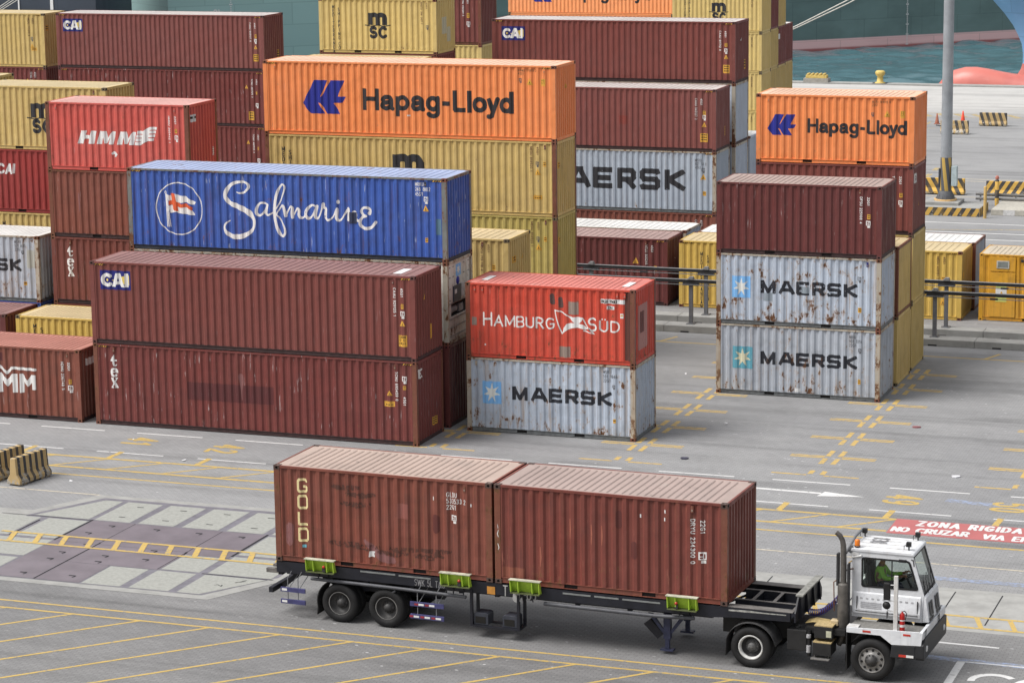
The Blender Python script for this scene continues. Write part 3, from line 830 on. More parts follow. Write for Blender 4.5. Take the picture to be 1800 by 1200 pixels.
# loose litter on the ground
b = MB()
rs = random.Random(11)
for _ in range(26):
    x, yy, s = rs.uniform(-14, 22), rs.uniform(-9, 20), rs.uniform(.03, .085); a = rs.uniform(0, 6)
    pts = [(x+s*math.cos(a+q*1.57)*rs.uniform(.5, 1.3), yy+s*math.sin(a+q*1.57)*rs.uniform(.5, 1.3), .008+rs.uniform(0, .05)) for q in range(4)]
    b.add(pts, [(0, 1, 2, 3)])
tag(b.build('litter', flat('litter', (.7, .7, .72), .7), fix=False), 'scattered white scraps of litter lying on the grey paving', 'litter', kind='stuff')
def scrap(x, y, s, col, label):
    b = MB(); k = 9
    top = [(x+s*math.cos(q*.698)*random.uniform(.7, 1.1), y+s*.8*math.sin(q*.698)*random.uniform(.7, 1.1), .03+random.uniform(0, .03)) for q in range(k)]
    b.add(top+[(p[0], p[1], .006) for p in top], [tuple(range(k))]+[(i, (i+1) % k, k+(i+1) % k, k+i) for i in range(k)])
    tag(b.build('plastic_bag', flat('bag%d' % int(x*10), col, .5)), label, 'litter')
scrap(17.95, 1.1, .17, (.75, .75, .80), 'white crumpled plastic bag lying on the grey paving right of the slot crosses')
scrap(15.4, 7.6, .15, (.30, .12, .13), 'dark red scrap lying on the paving beyond the slot crosses')
scrap(9.05, .95, .15, (.06, .06, .09), 'dark blue rag lying on the paving above the truck trailer')

# ---------------------------------------------------------------- container paints
MAR_A = paint('maroon_clean', (0.180, 0.052, 0.044), .05, .12, .22, .2)
MAR_B = paint('maroon_scraped', (0.165, 0.041, 0.036), .22, .75, .30, .3, patch=.25)
MAR_C = paint('maroon_dark', (0.128, 0.035, 0.033), .08, .45, .22, .2)
MAR_D = paint('maroon_faded', (0.205, 0.066, 0.058), .05, .12, .20, .3)
MAR_E = paint('maroon_shade', (0.095, 0.027, 0.029), .1, .1, .3, .2)
OXIDE = paint('red_oxide', (0.215, 0.070, 0.048), .30, .30, .35, .35, patch=.25)
OXIDE2 = paint('red_oxide_dark', (0.170, 0.052, 0.040), .25, .25, .35, .3, patch=.2)
GOLDR = paint('brown_red_worn', (0.200, 0.060, 0.041), .42, .25, .55, .35, patch=.35, peel=(.34, .13, .08))
DRYR = paint('brown_red_scraped', (0.172, 0.045, 0.034), .38, .45, .45, .3, peel=(.42, .17, .12))
FRUST = paint('frame_rust', (0.170, 0.058, 0.036), .75, .5, .5, .4, peel=(.38, .2, .15))
RED_H = paint('coral_red', (0.560, 0.100, 0.080), .22, .15, .25, .4)
RED_S = paint('bright_red', (0.540, 0.068, 0.040), .45, .12, .30, .3, patch=.2)
RED_C = paint('deep_red', (0.290, 0.040, 0.036), .1, .1, .2, .25)
ORA = paint('orange', (0.790, 0.255, 0.085), .06, .10, .14, .2)
ORA_F = paint('orange_pale', (0.850, 0.330, 0.130), .04, .05, .10, .2)
YEL_C = paint('mustard', (0.550, 0.400, 0.150), .16, .08, .28, .3)
YEL_B = paint('mustard_ochre', (0.510, 0.375, 0.135), .12, .08, .22, .25)
YEL_O = paint('olive_mustard', (0.465, 0.372, 0.115), .14, .08, .24, .3)
YEL_F = paint('pale_mustard', (0.600, 0.450, 0.170), .05, .05, .15, .2)
YEL_E = paint('brown_mustard', (0.400, 0.270, 0.060), .08, .06, .2, .2)
YEL_P = paint('yellow_bright', (0.590, 0.400, 0.095), .04, .05, .12, .15)
BLU = paint('royal_blue', (0.044, 0.103, 0.385), .28, .95, .60, .35, peel=(.35, .40, .55))
GRY = paint('grey_white_rusty', (0.430, 0.490, 0.580), .66, .25, .38, .3, foot=.055)
GRY2 = paint('grey_white_patchy', (0.410, 0.465, 0.550), .60, .25, .42, .35, patch=.22, foot=.05)
GRY3 = paint('grey_white_stained', (0.395, 0.430, 0.485), .48, .25, .45, .35, foot=.05)
GRY_C = paint('grey_clean', (0.360, 0.410, 0.480), .12, .20, .25, .25)
GRY_F = paint('grey_far', (0.430, 0.480, 0.560), .10, .10, .22, .25)
WHT_R = paint('reefer_white', (0.600, 0.580, 0.530), .62, .15, .5, .3)
FR_GRY = paint('frame_grey_rusty', (0.400, 0.360, 0.300), 1.0, .2, .6, .4, foot=.05)
FR_BLU = paint('frame_worn_grey', (0.170, 0.180, 0.175), .8, .3, .6, .4)
CABY = paint('cabin_orange', (0.610, 0.310, 0.028), .2, .1, .5, .3)
CAST = flat('casting_brown', (0.085, 0.050, 0.042), 0.6, var=.4)
CAST_M = flat('casting_maroon', (0.110, 0.048, 0.044), 0.6, var=.4)
CAST_Y = flat('casting_dull', (0.150, 0.115, 0.070), 0.6, var=.4)
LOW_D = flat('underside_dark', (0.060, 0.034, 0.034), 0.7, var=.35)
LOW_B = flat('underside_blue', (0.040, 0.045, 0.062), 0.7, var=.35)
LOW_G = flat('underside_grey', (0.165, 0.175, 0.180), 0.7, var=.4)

RF_M = roofmat('roof_maroon', (0.245, 0.138, 0.130), .3, .1)
RF_M2 = roofmat('roof_maroon_pale', (0.330, 0.235, 0.220), .5, .2)
RF_M3 = roofmat('roof_maroon_white', (0.470, 0.430, 0.415), .25, .05)
RF_P = roofmat('roof_pink', (0.385, 0.298, 0.258), .6, .15)
RF_P2 = roofmat('roof_dusty_pink', (0.335, 0.262, 0.240), .55, .1)
RF_OX = roofmat('roof_oxide', (0.400, 0.180, 0.145), .25, .1)
RF_H = roofmat('roof_coral', (0.570, 0.330, 0.300), .2, .1)
RF_S = roofmat('roof_red', (0.520, 0.175, 0.150), .55, .1)
RF_O = roofmat('roof_orange', (0.640, 0.430, 0.315), .2, .1)
RF_Y = roofmat('roof_mustard', (0.510, 0.415, 0.250), .2, .1)
RF_B = roofmat('roof_blue', (0.300, 0.355, 0.520), .45, .7)
RF_W = roofmat('roof_white', (0.600, 0.600, 0.590), .25, .15)

INK_W = decalmat('stencil_white', (0.70, 0.69, 0.68), .35)
INK_WW = decalmat('stencil_white_worn', (0.66, 0.65, 0.63), .75, .1)
INK_K = decalmat('stencil_black', (0.030, 0.030, 0.035), .30)
INK_KR = decalmat('stencil_black_rusty', (0.022, 0.024, 0.032), .35, .62, under=(.30, .33, .36))
INK_DB = decalmat('stencil_brown', (0.16, 0.085, 0.045), .30)
INK_GR = decalmat('stencil_grey', (0.10, 0.10, 0.11), .6, under=(.35, .38, .42))
INK_B = decalmat('ink_blue', (0.022, 0.030, 0.250), .15)
INK_N = decalmat('ink_navy', (0.016, 0.020, 0.165), .12)
INK_LB = decalmat('ink_sky', (0.190, 0.430, 0.760), .55, .4, under=(.40, .47, .58))
INK_TB = decalmat('ink_teal', (0.110, 0.330, 0.420), .45, .3, under=(.36, .42, .44))
INK_ST = decalmat('ink_star', (0.66, 0.68, 0.66), .4, .3)
INK_SC = decalmat('ink_star_cream', (0.60, 0.58, 0.42), .4, .3)
INK_CR = decalmat('ink_cream', (0.640, 0.540, 0.290), .45, .15, under=(.3, .12, .07))
INK_OR = decalmat('ink_red_orange', (0.620, 0.110, 0.040), .2)
STK_Y = decalmat('sticker_yellow', (0.640, 0.350, 0.055), .2)
STK_K = decalmat('sticker_black', (0.035, 0.028, 0.020), .1)
STK_W = decalmat('sticker_white', (0.66, 0.66, 0.66), .3)
STK_C = decalmat('sticker_cyan', (0.16, 0.45, 0.55), .2)
PATCH_D = decalmat('paint_patch_dark', (0.095, 0.026, 0.027), .3)
PATCH_G = decalmat('paint_patch_grey', (0.26, 0.20, 0.17), .4)
PATCH_L = decalmat('paint_patch_slate', (0.24, 0.28, 0.32), .3)
PATCH_S = decalmat('bare_scuff', (0.205, 0.092, 0.090), 1.0, under=(.17, .05, .045))
PATCH_P = decalmat('faded_pink_patch', (0.42, 0.22, 0.20), .5)

# ---------------------------------------------------------------- marks that repeat
def triangle(c, s, t, h=.28, mat=STK_Y, face='front'):
    deco(c, 'warning_triangle', poly([(s-h*.55, t), (s+h*.55, t), (s, t+h)]), mat, face)
    deco(c, 'warning_symbol', union(poly([(s-.10*h, t+.26*h), (s+.12*h, t+.26*h), (s, t+.58*h)]), rect(s-.26*h, s+.26*h, t+.10*h, t+.16*h)), STK_K, face, .009, .01)
def sticker(c, s0, s1, t0, t1, mat=STK_Y, rows=3, face='front', ink=STK_K, words=None):
    deco(c, 'sticker', rect(s0, s1, t0, t1), mat, face)
    if not rows: return
    fs = []; hh = (t1-t0)/(rows+.6)
    for i in range(rows):
        z = t1-hh*(i+1)+hh*.12
        wd = words[i] if words else ''
        if wd:
            k = (s1-s0)*.80/(sum(CAPS[q][0]+.25 for q in wd)); fs.append(text(wd, s0+(s1-s0)*.1, z, hh*.66, k/(hh*.66), .07))
        else:
            for q in range(3): fs.append(rect(s0+(s1-s0)*(.14+.26*q), s0+(s1-s0)*(.14+.26*q+.20), z, z+hh*.5))
    deco(c, 'sticker_print', union(*fs), ink, face, .009, .009)
def box_mark(c, s, t, k=.085, mat=INK_W):
    """small framed class mark"""
    deco(c, 'class_mark', union(minus(rect(s-k, s+k, t-k, t+k), rect(s-.65*k, s+.1*k, t-.1*k, t+.65*k), rect(s+.3*k, s+.7*k, t-.7*k, t+.5*k), rect(s-.65*k, s+.1*k, t-.75*k, t-.3*k)), rect(s-.3*k, s+.9*k, t-1.9*k, t-1.15*k)), mat, res=.012)
def code_h(c, lines, s, t, h=.155, mat=INK_W, w=.58):
    deco(c, 'number_lettering', union(*[text(l, s, t-h-i*h*1.42, h, w, .068, .42) for i, l in enumerate(lines)]), mat, res=.009)
def code_v(c, a, b2, s, t, mat=INK_W, h=.085, w=1.02):
    deco(c, 'number_lettering', text(a, s, t, h, w, .10, .34, 'down'), mat, res=.0105)
    if b2: deco(c, 'number_lettering', text(b2, s+.26, t-.01, h, w, .10, .34, 'down'), mat, res=.0105)
def hazard(c, left=True, right=True, h=None):
    L, H = c.L, c.H
    for on, s0 in ((left, .20), (right, L-.50)):
        if not on: continue
        fs = [poly([(s0+.085*i, H-.120), (s0+.045+.085*i, H-.120), (s0+.09+.085*i, H-.070), (s0+.045+.085*i, H-.070)]) for i in range(4)]
        deco(c, 'height_stripes', rect(s0-.02, s0+.38, H-.125, H-.066), STK_K, lift=.006)
        deco(c, 'height_stripe_paint', union(*fs), STK_Y, lift=.010)
def lock_box(c, s, H=None, mat=None):
    b = MB(); L, H = c.L, c.H; y = -W/2+.004
    b.box(s-L/2-.035, s-L/2+.035, y-.004, y+.03, H-.285, H-.12); b.box(s-L/2-.020, s-L/2+.020, y-.009, y-.004, H-.25, H-.21, 1)
    b.build('placard_holder', [mat or FRUST, PATCH_G], c.root)
def msc_logo(c, s, t, k, full=True, mat=INK_K):
    """k = width of the m; t = height of the wave line"""
    r = .155*k; leg = lambda x: [(s+x*k, t+.04*k), (s+x*k, t+.40*k)]
    m = union(bars([[(s+.125*k, t+.02*k), (s+.125*k, t+.60*k)]], .125*k, 0), bars([[(s+.50*k, t+.02*k), (s+.50*k, t+.45*k)]], .115*k, 0), bars([[(s+.875*k, t+.02*k), (s+.875*k, t+.40*k)]], .125*k, 0),
              strokes([[(a, b) for a, b in arc(s+.315*k, t+.36*k, .19*k, .155*k, 0, 180, 10)], [(a, b) for a, b in arc(s+.685*k, t+.36*k, .19*k, .155*k, 0, 180, 10)]], .112*k))
    fs = [m]
    if full:
        fs.append(strokes([[(s-.16*k+1.32*k*i/16, t-.01*k+.028*k*math.cos(i/16*4*math.pi)) for i in range(17)]], .022*k))
        gs = lambda pl, x, w: [[(s+(x+a*w)*k, t+(-.56+b*.45)*k) for a, b in q] for q in pl]
        fs.append(strokes(gs(CAPS['S'][1], .12, .50), .075*k)); fs.append(strokes(gs(CAPS['C'][1], .60, .48), .075*k))
    return deco(c, 'company_logo', union(*fs), mat)
def msc_words(c, s, t, h, mat=INK_K, short=False):
    deco(c, 'name_lettering', union(text('MEDITERRANEAN', s, t, h, .72, .085, .28, 'col'), text('SHIPPING CO', s+.285, t-.13, h, .72, .085, .28, 'col')), mat, res=.012)
def cai_logo(c, s, t, k=1.0):
    """blue plate of 1.2 x 0.67 m with white letters and a yellow beam"""
    S = lambda x: s+x*k
    deco(c, 'company_plate', rect(S(0), S(1.19), t, t+.67*k), INK_N)
    deco(c, 'company_beam', union(poly([(S(.42), t+.325*k), (S(.60), t+.365*k), (S(.60), t+.285*k)]), poly([(S(.80), t+.46*k), (S(1.13), t+.53*k), (S(1.13), t+.17*k), (S(.80), t+.24*k)]),
                                  strokes([[(S(.28), t+.335*k), (S(.2801), t+.335*k)]], .05*k)), decalmat('beam_yellow', (.66, .50, .12), .1), lift=.009)
    f = union(strokes([arc(S(.28), t+.335*k, .18*k, .18*k, 52, 308, 18)], .062*k),
              minus(poly([(S(.44), t+.10*k), (S(.62), t+.585*k), (S(.78), t+.585*k), (S(.96), t+.10*k), (S(.80), t+.10*k), (S(.765), t+.19*k), (S(.63), t+.19*k), (S(.60), t+.10*k)]), poly([(S(.66), t+.30*k), (S(.735), t+.30*k), (S(.70), t+.44*k)])),
              rect(S(.96), S(1.09), t+.10*k, t+.585*k))
    deco(c, 'company_letters', f, INK_W, lift=.013)
def star_logo(c, s0, s1, t0, t1, sq, st):
    deco(c, 'company_square', chips(rect(s0, s1, t0, t1), 3, .35, .02), sq)
    cx, cz, r = (s0+s1)/2, (t0+t1)/2, (t1-t0)*.45; P = []
    for i in range(14):
        a = math.pi/2+i*math.pi/7; q = r if i % 2 == 0 else r*.40
        P.append((cx+q*math.cos(a)*(s1-s0)/(t1-t0)*1.0, cz+q*math.sin(a)))
    deco(c, 'company_star', poly(P), st, lift=.009)
def maersk_word(c, s, t, k, h, mat, seed=1, wear=.22, size=.02, letters='MAERSK'):
    """wide block capitals; k = full width, h = cap height"""
    r = .116*h; G = {'M': [[(0, 0), (0, 1)], [(1, 0), (1, 1)], [(.02, 1), (.5, .05), (.98, 1)]], 'A': [[(0, 0), (.42, 1)], [(1.0, 0), (.58, 1)], [(.36, 1), (.64, 1)], [(.2, .28), (.8, .28)]],
        'E': [[(1, 1), (0, 1), (0, 0), (1, 0)], [(0, .5), (.9, .5)]], 'R': [[(0, 0), (0, 1), (.85, 1), (1, .86), (1, .58), (.86, .44), (0, .44)], [(.5, .44), (1, 0)]],
        'S': [[(1, .93), (.97, 1), (.12, 1), (0, .88), (0, .62), (.12, .50), (.88, .50), (1, .38), (1, .12), (.88, 0), (.03, 0), (0, .07)]], 'K': [[(0, 0), (0, 1)], [(1, 1), (.1, .52)], [(.1, .52), (1.02, 0)]]}
    pos = {'M': 0, 'A': .187, 'E': .370, 'R': .537, 'S': .692, 'K': .862}; wid = {'M': .155, 'A': .165, 'E': .135, 'R': .128, 'S': .138, 'K': .138}
    fs = []
    for ch in letters:
        x0 = s+pos[ch]*k+r; wd = wid[ch]*k-2*r
        fs.append(bars([[(x0+a*wd, t+r+b*(h-2*r)) for a, b in g] for g in G[ch]], r*1.08, r*.8))
    f = union(*fs); b0 = f.bb
    g = lambda X, Z: np.maximum(f(X, Z), np.maximum(t-Z, Z-t-h)); g.bb = b0
    deco(c, 'company_lettering', chips(g, seed, wear, size), mat)
def hapag_logo(c, s, t, k, mat=INK_B):
    P = lambda *q: poly([(s+(a-1.68)*k, t+(b-.86)*k) for a, b in q])
    f = minus(P((1.68, 1.26), (2.19, 2.17), (3.47, 2.17), (3.17, 1.54), (3.53, 1.54), (3.36, 1.30), (3.00, 1.29), (3.28, .86), (2.00, .86)),
              P((2.77, 2.20), (2.91, 2.20), (2.50, 1.55), (2.42, 1.50)), P((2.33, 1.29), (2.44, 1.27), (2.75, .84), (2.63, .84)))
    deco(c, 'company_emblem', f, mat)
def hapag_word(c, s, t, h, k, mat=INK_K):
    """grotesque upper and lower case; k = full width"""
    q = 90; r = .106; x = .36
    rnd = lambda w: arc(w/2, x, w/2, .275+.0, 0, 360, 20)
    bowl = lambda u, w: [(u+a, b) for a, b in arc(w/2, .36, w/2, .275, 0, 360, 20)]
    A = []; u = 0
    def put(pl, wd, gap=.235):
        nonlocal u
        A.extend([[(u+p[0], p[1]) for p in g] for g in pl]); u += wd+gap
    st = [(0.09, .09)]
    put([[(0, .0), (0, 1)], [(.58, 0), (.58, 1)], [(0, .53), (.58, .53)]], .58)
    a_ = [[(.03, .50)]+arc(.22, .47, .20, .17, 150, 0, 8)+[(.42, .10), (.47, .07)], [(.42, .40), (.18, .36)]+arc(.17, .22, .16, .145, 100, 300, 9)+[(.36, .15), (.42, .26)]]
    put(a_, .47)
    put([[(0, -.27), (0, .64)], arc(.225, .36, .225, .275, 0, 360, 20)], .45)
    put(a_, .47)
    g_ = [arc(.225, .36, .225, .275, 0, 360, 20), [(.45, .64), (.45, -.06)]+arc(.225, -.06, .225, .19, 0, -150, 9)]
    put(g_, .45); put([[(0, .38), (.27, .38)]], .27, .26)
    put([[(0, 1), (0, .08), (.44, .08)]], .44, .22); put([[(0, 0), (0, 1)]], 0, .225)
    put([arc(.235, .36, .235, .275, 0, 360, 20)], .47, .17)
    put([[(0, .65), (.20, .03)], [(.40, .65), (.20, .03), (.14, -.16), (.06, -.21), (-.02, -.20)]], .40, .17)
    put([arc(.225, .36, .225, .275, 0, 360, 20), [(.45, 0), (.45, 1)]], .45, 0)
    sx = k/(u+2*r)
    pl = [[(s+(r+p[0])*sx, t+(max(p[1], -.27)*(1-0)+0)*h*.97+.0) for p in g] for g in A]
    f = bars(pl, r*h, r*h*.35); rr = strokes([g for g in pl if len(g) > 4], r*h)
    deco(c, 'company_lettering', union(f, rr), mat)

# ---------------------------------------------------------------- the yard, stack by stack
LONG = 'long containers in the yard stacks'; SHORT = 'short containers in the yard stacks'; FAR = 'containers stacked by the quay'
# front stack
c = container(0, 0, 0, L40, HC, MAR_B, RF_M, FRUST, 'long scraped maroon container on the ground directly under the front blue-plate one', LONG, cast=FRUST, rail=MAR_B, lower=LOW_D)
def tex(c, s, t, k=1.0, mat=INK_W):
    X = lambda a: s+a*.26*k; T = lambda b: t+b*k
    f = union(poly([(X(.34), T(.90)), (X(.34), T(1.16)), (X(.60), T(1.27)), (X(.60), T(.90))]), poly([(X(.02), T(1.03)), (X(.34), T(1.19)), (X(.34), T(1.03))]), rect(X(.02), X(.94), T(1.00), T(1.06)),
              strokes([[(X(.47), T(.92), .034*k), (X(.56), T(.845), .030*k), (X(.72), T(.835), .024*k), (X(.92), T(.88), .012*k)]], .03),
              minus(strokes([[(X(.5)+.105*k*math.cos(R(a)), T(.585)+.135*k*math.sin(R(a)), (.030+.028*abs(math.cos(R(a))))*k) for a in range(0, 322, 14)], [(X(.20), T(.60), .020*k), (X(.88), T(.60), .020*k)]], .04), poly([(X(.62), T(.57)), (X(1.2), T(.57)), (X(1.2), T(.50)), (X(.62), T(.53))])),
              bars([[(X(.16), T(.36)), (X(.84), T(.04))]], .045*k, .02), bars([[(X(.84), T(.36)), (X(.16), T(.04))]], .022*k, .02), rect(X(-.02), X(.42), T(.35), T(.39)), rect(X(.60), X(1.0), T(.35), T(.39)), rect(X(-.02), X(.40), T(0), T(.04)), rect(X(.56), X(1.06), T(0), T(.04)))
    deco(c, 'company_lettering', f, mat, res=.010)
tex(c, .66, 1.33, .95)
hazard(c); lock_box(c, .80); lock_box(c, L40-.78)
code_v(c, 'TCNU 695459 0', None, 11.42, 2.53); deco(c, 'number_lettering', text('45G1', 11.70, 1.68, .085, 1.02, .10, .34, 'down'), INK_W, res=.0105)
box_mark(c, 11.74, 2.30); sticker(c, 11.69, 11.80, 1.93, 2.06, rows=2); triangle(c, 11.19, 1.70, .18); sticker(c, 10.99, 11.37, 1.32, 1.50, rows=2, words=('CAUTION', ''))
deco(c, 'paint_patch', rect(3.62, 6.9, 1.10, 1.72), PATCH_D, lift=.004)
deco(c, 'bare_scuff', chips(strokes([[(5.68, 2.02, .10), (5.70, 1.85, .09), (5.68, 1.5, .02), (5.69, 1.2, .012)]], .05), 4, 1.2, .02), PATCH_S)
deco(c, 'side_lettering', text('TEX', .18, 2.30, .26, .62, .12, .2), INK_WW, 'end'); sticker(c, 1.45, 1.85, .42, .70, face='end')
c = container(0, 0, HC, L40, HC, MAR_A, RF_M, MAR_A, 'long clean maroon container with small blue plate, in front of the royal blue one', LONG, cast=CAST_M, rail=MAR_A, lower=LOW_D)
cai_logo(c, .39, 1.93); hazard(c); lock_box(c, L40-.79, mat=MAR_C)
code_v(c, 'CAAU 929125 1', '45G1', 11.41, 2.49); sticker(c, 11.67, 11.77, 1.79, 1.95, rows=2); box_mark(c, 11.72, 1.62); triangle(c, 11.71, 1.20, .20)
sticker(c, 11.56, 11.86, .50, .89, words=('CAUTION', '9 6', 'HIGH')); sticker(c, 1.35, 1.52, .55, 1.05, face='end', rows=4); triangle(c, .90, 2.0, .18, STK_Y, 'end')
deco(c, 'roof_mark', rect(11.2, 11.5, .5, 1.5), STK_W, 'top', .004, .03)

# second row: dark container, reefer, royal blue
c = container(.03, 2.93, 0, L40, HC, MAR_E, RF_M, MAR_C, 'dark maroon container on the ground under the rusty white refrigerated one', LONG, lower=LOW_D)
rf = container(.03, 2.93, HC, L40, HC, WHT_R, RF_W, FR_GRY, 'rusty white refrigerated container with cooling unit, right under the royal blue one', LONG, cast=FRUST, end=False)
b = MB()
b.box(L40/2-.09, L40/2-.05, -W/2+.17, W/2-.17, 1.38, HC-.11); b.box(L40/2-.09, L40/2-.05, -W/2+.17, W/2-.17, .14, .93)
for y in (-W/2+.17, W/2-.42): b.box(L40/2-.09, L40/2-.05, y, y+.25, .931, 1.379)
b.build('cooling_unit_panel', WHT_R, rf.root)
b = MB(); b.box(L40/2-.60, L40/2-.56, -W/2+.42, W/2-.42, .931, 1.379); b.box(L40/2-.55, L40/2-.10, -W/2+.42, W/2-.42, .931, .94); b.build('machine_bay', POCKET, rf.root)
b = MB(); b.tube([(L40/2-.30, -.55, 1.10), (L40/2-.30, .05, 1.10)], .15, 14); b.box(L40/2-.42, L40/2-.14, .2, .62, .945, 1.22); b.build('compressor', flat('compressor', (.30, .31, .33), .5), rf.root, bevel=.02)
b = MB(); b.box(L40/2-.05, L40/2-.02, -.62, .10, 1.42, 1.98); b.box(L40/2-.02, L40/2-.012, -.50, -.30, 1.70, 1.85, 1); b.build('control_box', [flat('control_box', (.035, .045, .075), .45), STK_W], rf.root, bevel=.015)
b = MB(); b.box(L40/2-.05, L40/2-.015, .18, .42, 1.50, 1.98); b.build('vent_cover', flat('vent_cover', (.52, .52, .52), .5), rf.root, bevel=.02)
b = MB(); b.lathe([(.0, .03), (.13, .02), (.15, 0)], (L40/2-.05, -.12, 2.12), 'x', 20); b.build('maker_badge', INK_B, rf.root)
b = MB(); b.add([(L40/2-.046, -.30, 2.28), (L40/2-.046, .18, 2.28), (L40/2-.046, .18, 2.70), (L40/2-.046, -.30, 2.70)], [(0, 1, 2, 3)]); b.build('company_square', INK_LB, rf.root, fix=False)
b = MB(); P = []
for i in range(14):
    a = i*math.pi/7; q = .20 if i % 2 == 0 else .085; P.append((L40/2-.042, -.06+q*math.sin(a), 2.49+q*math.cos(a)))
b.add(P, [tuple(range(14))]); b.build('company_star', INK_ST, rf.root, fix=False)
b = MB()
for y in (-.95, -.6, .4, .85):
    for z in (1.5, 1.9, 2.3, 2.65): b.box(L40/2-.05, L40/2-.035, y, y+.12, z, z+.035)
for z in (.25, .55, .85, 1.40): b.box(L40/2-.05, L40/2-.03, -W/2+.2, W/2-.2, z, z+.03)
b.build('panel_fastening', flat('fastening', (.30, .29, .27), .6), rf.root)
c = container(.03, 2.93, 2*HC, L40, HC, BLU, RF_B, FR_BLU, 'long royal blue container with white script lettering and a flag in a ring', LONG, cast=FRUST, rail=FR_BLU, lower=LOW_B)
hazard(c); lock_box(c, L40-.76, mat=LOW_B)
ring = strokes([arc(2.01, 1.50, .905, .925, 0, 360, 40)], .020)
pole = union(strokes([arc(1.50, 2.06, .040, .05, 0, 360, 12)], .012), *[strokes([[(1.50+.03*i, 2.0), (1.555+.055*i, .85)]], .016) for i in range(3)])
white_f = union(poly([(1.56, 2.00), (1.66, 1.96), (1.84, 2.03), (1.90, 2.02), (2.05, 1.97), (2.30, 1.95), (2.50, 1.82), (2.71, 1.76), (2.62, 1.66), (2.50, 1.66), (2.30, 1.74), (2.10, 1.70), (1.62, 1.76)]),
                poly([(1.62, 1.58), (1.80, 1.66), (2.05, 1.58), (2.30, 1.60), (2.52, 1.46), (2.65, 1.29), (2.50, 1.28), (2.25, 1.32), (2.00, 1.33), (1.90, 1.38), (1.66, 1.33)]))
deco(c, 'emblem_ring', ring, INK_W); deco(c, 'emblem_flag', union(pole, white_f), INK_W)
deco(c, 'emblem_cross', union(poly([(1.70, 2.04), (1.86, 2.04), (1.98, 1.40), (1.86, 1.42), (1.78, 1.46)]), poly([(1.62, 1.77), (1.80, 1.80), (2.10, 1.66), (2.30, 1.70), (2.54, 1.56), (2.52, 1.44), (2.30, 1.56), (2.05, 1.53), (1.80, 1.63), (1.62, 1.62)])), INK_OR, lift=.009)
S1 = [(4.28,2.16,.018),(4.42,2.14,.030),(4.58,2.17,.038),(4.74,2.32,.045),(4.74,2.45,.045),(4.60,2.53,.040),(4.32,2.52,.050),(4.08,2.42,.062),(3.90,2.22,.072),(3.84,2.02,.070),(3.92,1.87,.072),(4.06,1.76,.082),(4.42,1.62,.095),(4.74,1.46,.100),(4.90,1.28,.075),(4.94,1.12,.060),(4.90,.92,.055),(4.76,.76,.062),(4.56,.65,.080),(4.36,.59,.090),(4.12,.59,.085),(3.92,.67,.070),(3.80,.80,.056),(3.78,.94,.045),(3.86,1.06,.030),(4.00,1.15,.014)]
A1 = [(5.46,1.77,.03),(5.30,1.83,.035),(5.14,1.78,.040),(5.04,1.60,.048),(5.04,1.44,.050),(5.14,1.37,.045),(5.28,1.44,.035),(5.40,1.60,.040),(5.47,1.76,.050),(5.42,1.58,.05),(5.40,1.47,.05),(5.46,1.40,.040),(5.58,1.44,.03),(5.72,1.54,.022),(5.86,1.72,.022),(6.02,2.02,.026),(6.13,2.30,.030),(6.14,2.44,.032),(6.06,2.50,.034),(5.94,2.38,.040),(5.84,2.16,.050),(5.76,1.86,.062),(5.73,1.50,.070),(5.76,1.18,.065),(5.84,.92,.058),(5.94,.73,.050),(6.04,.68,.045),(6.12,.78,.042),(6.11,.96,.036),(6.02,1.16,.030),(5.90,1.34,.026),(5.82,1.44,.022),(5.92,1.62,.026),(6.02,1.76,.03)]
M1 = [(6.02,1.76,.03),(6.08,1.74,.045),(6.12,1.58,.055),(6.16,1.40,.055)]
M2 = [(6.17,1.42,.025),(6.26,1.60,.028),(6.36,1.73,.036),(6.42,1.68,.05),(6.41,1.50,.055),(6.42,1.36,.055)]
M3 = [(6.44,1.40,.025),(6.54,1.58,.028),(6.62,1.68,.036),(6.68,1.62,.05),(6.67,1.46,.052),(6.72,1.36,.045),(6.82,1.36,.035),(6.90,1.44,.03)]
A2 = [(7.34,1.74,.03),(7.22,1.82,.035),(7.08,1.76,.045),(6.96,1.62,.055),(6.93,1.46,.055),(7.02,1.34,.05),(7.14,1.40,.035),(7.26,1.56,.035),(7.36,1.78,.05),(7.31,1.58,.05),(7.29,1.42,.05),(7.36,1.35,.042),(7.46,1.46,.03),(7.54,1.66,.028),(7.60,1.87,.05),(7.62,1.74,.04),(7.70,1.70,.05),(7.68,1.54,.055),(7.68,1.40,.05),(7.76,1.31,.044),(7.88,1.36,.03),(8.00,1.50,.028),(8.12,1.72,.04),(8.10,1.52,.055),(8.10,1.38,.055),(8.18,1.31,.044),(8.30,1.38,.03),(8.42,1.56,.03),(8.54,1.74,.05),(8.55,1.56,.05),(8.53,1.34,.05)]
N2 = [(8.55,1.38,.025),(8.66,1.56,.028),(8.76,1.64,.036),(8.83,1.56,.048),(8.82,1.42,.046),(8.90,1.33,.04),(8.98,1.38,.03),(9.08,1.52,.028)]
E2 = [(9.33,1.60,.065),(9.36,1.72,.05),(9.24,1.80,.045),(9.10,1.78,.042),(9.03,1.68,.045),(9.08,1.56,.045),(9.22,1.50,.035),(9.08,1.46,.035),(8.99,1.34,.045),(8.98,1.20,.05),(9.08,1.10,.055),(9.24,1.07,.058),(9.40,1.12,.05),(9.50,1.22,.05),(9.56,1.30,.05)]
deco(c, 'company_lettering', chips(union(*[strokes([spline(q, 4)], .05) for q in (S1, A1, M1, M2, M3, A2, N2, E2)]+[strokes([[(8.16, 1.98, .05), (8.165, 1.94, .05)]], .05)]), 9, .10, .03), INK_W, res=.013)
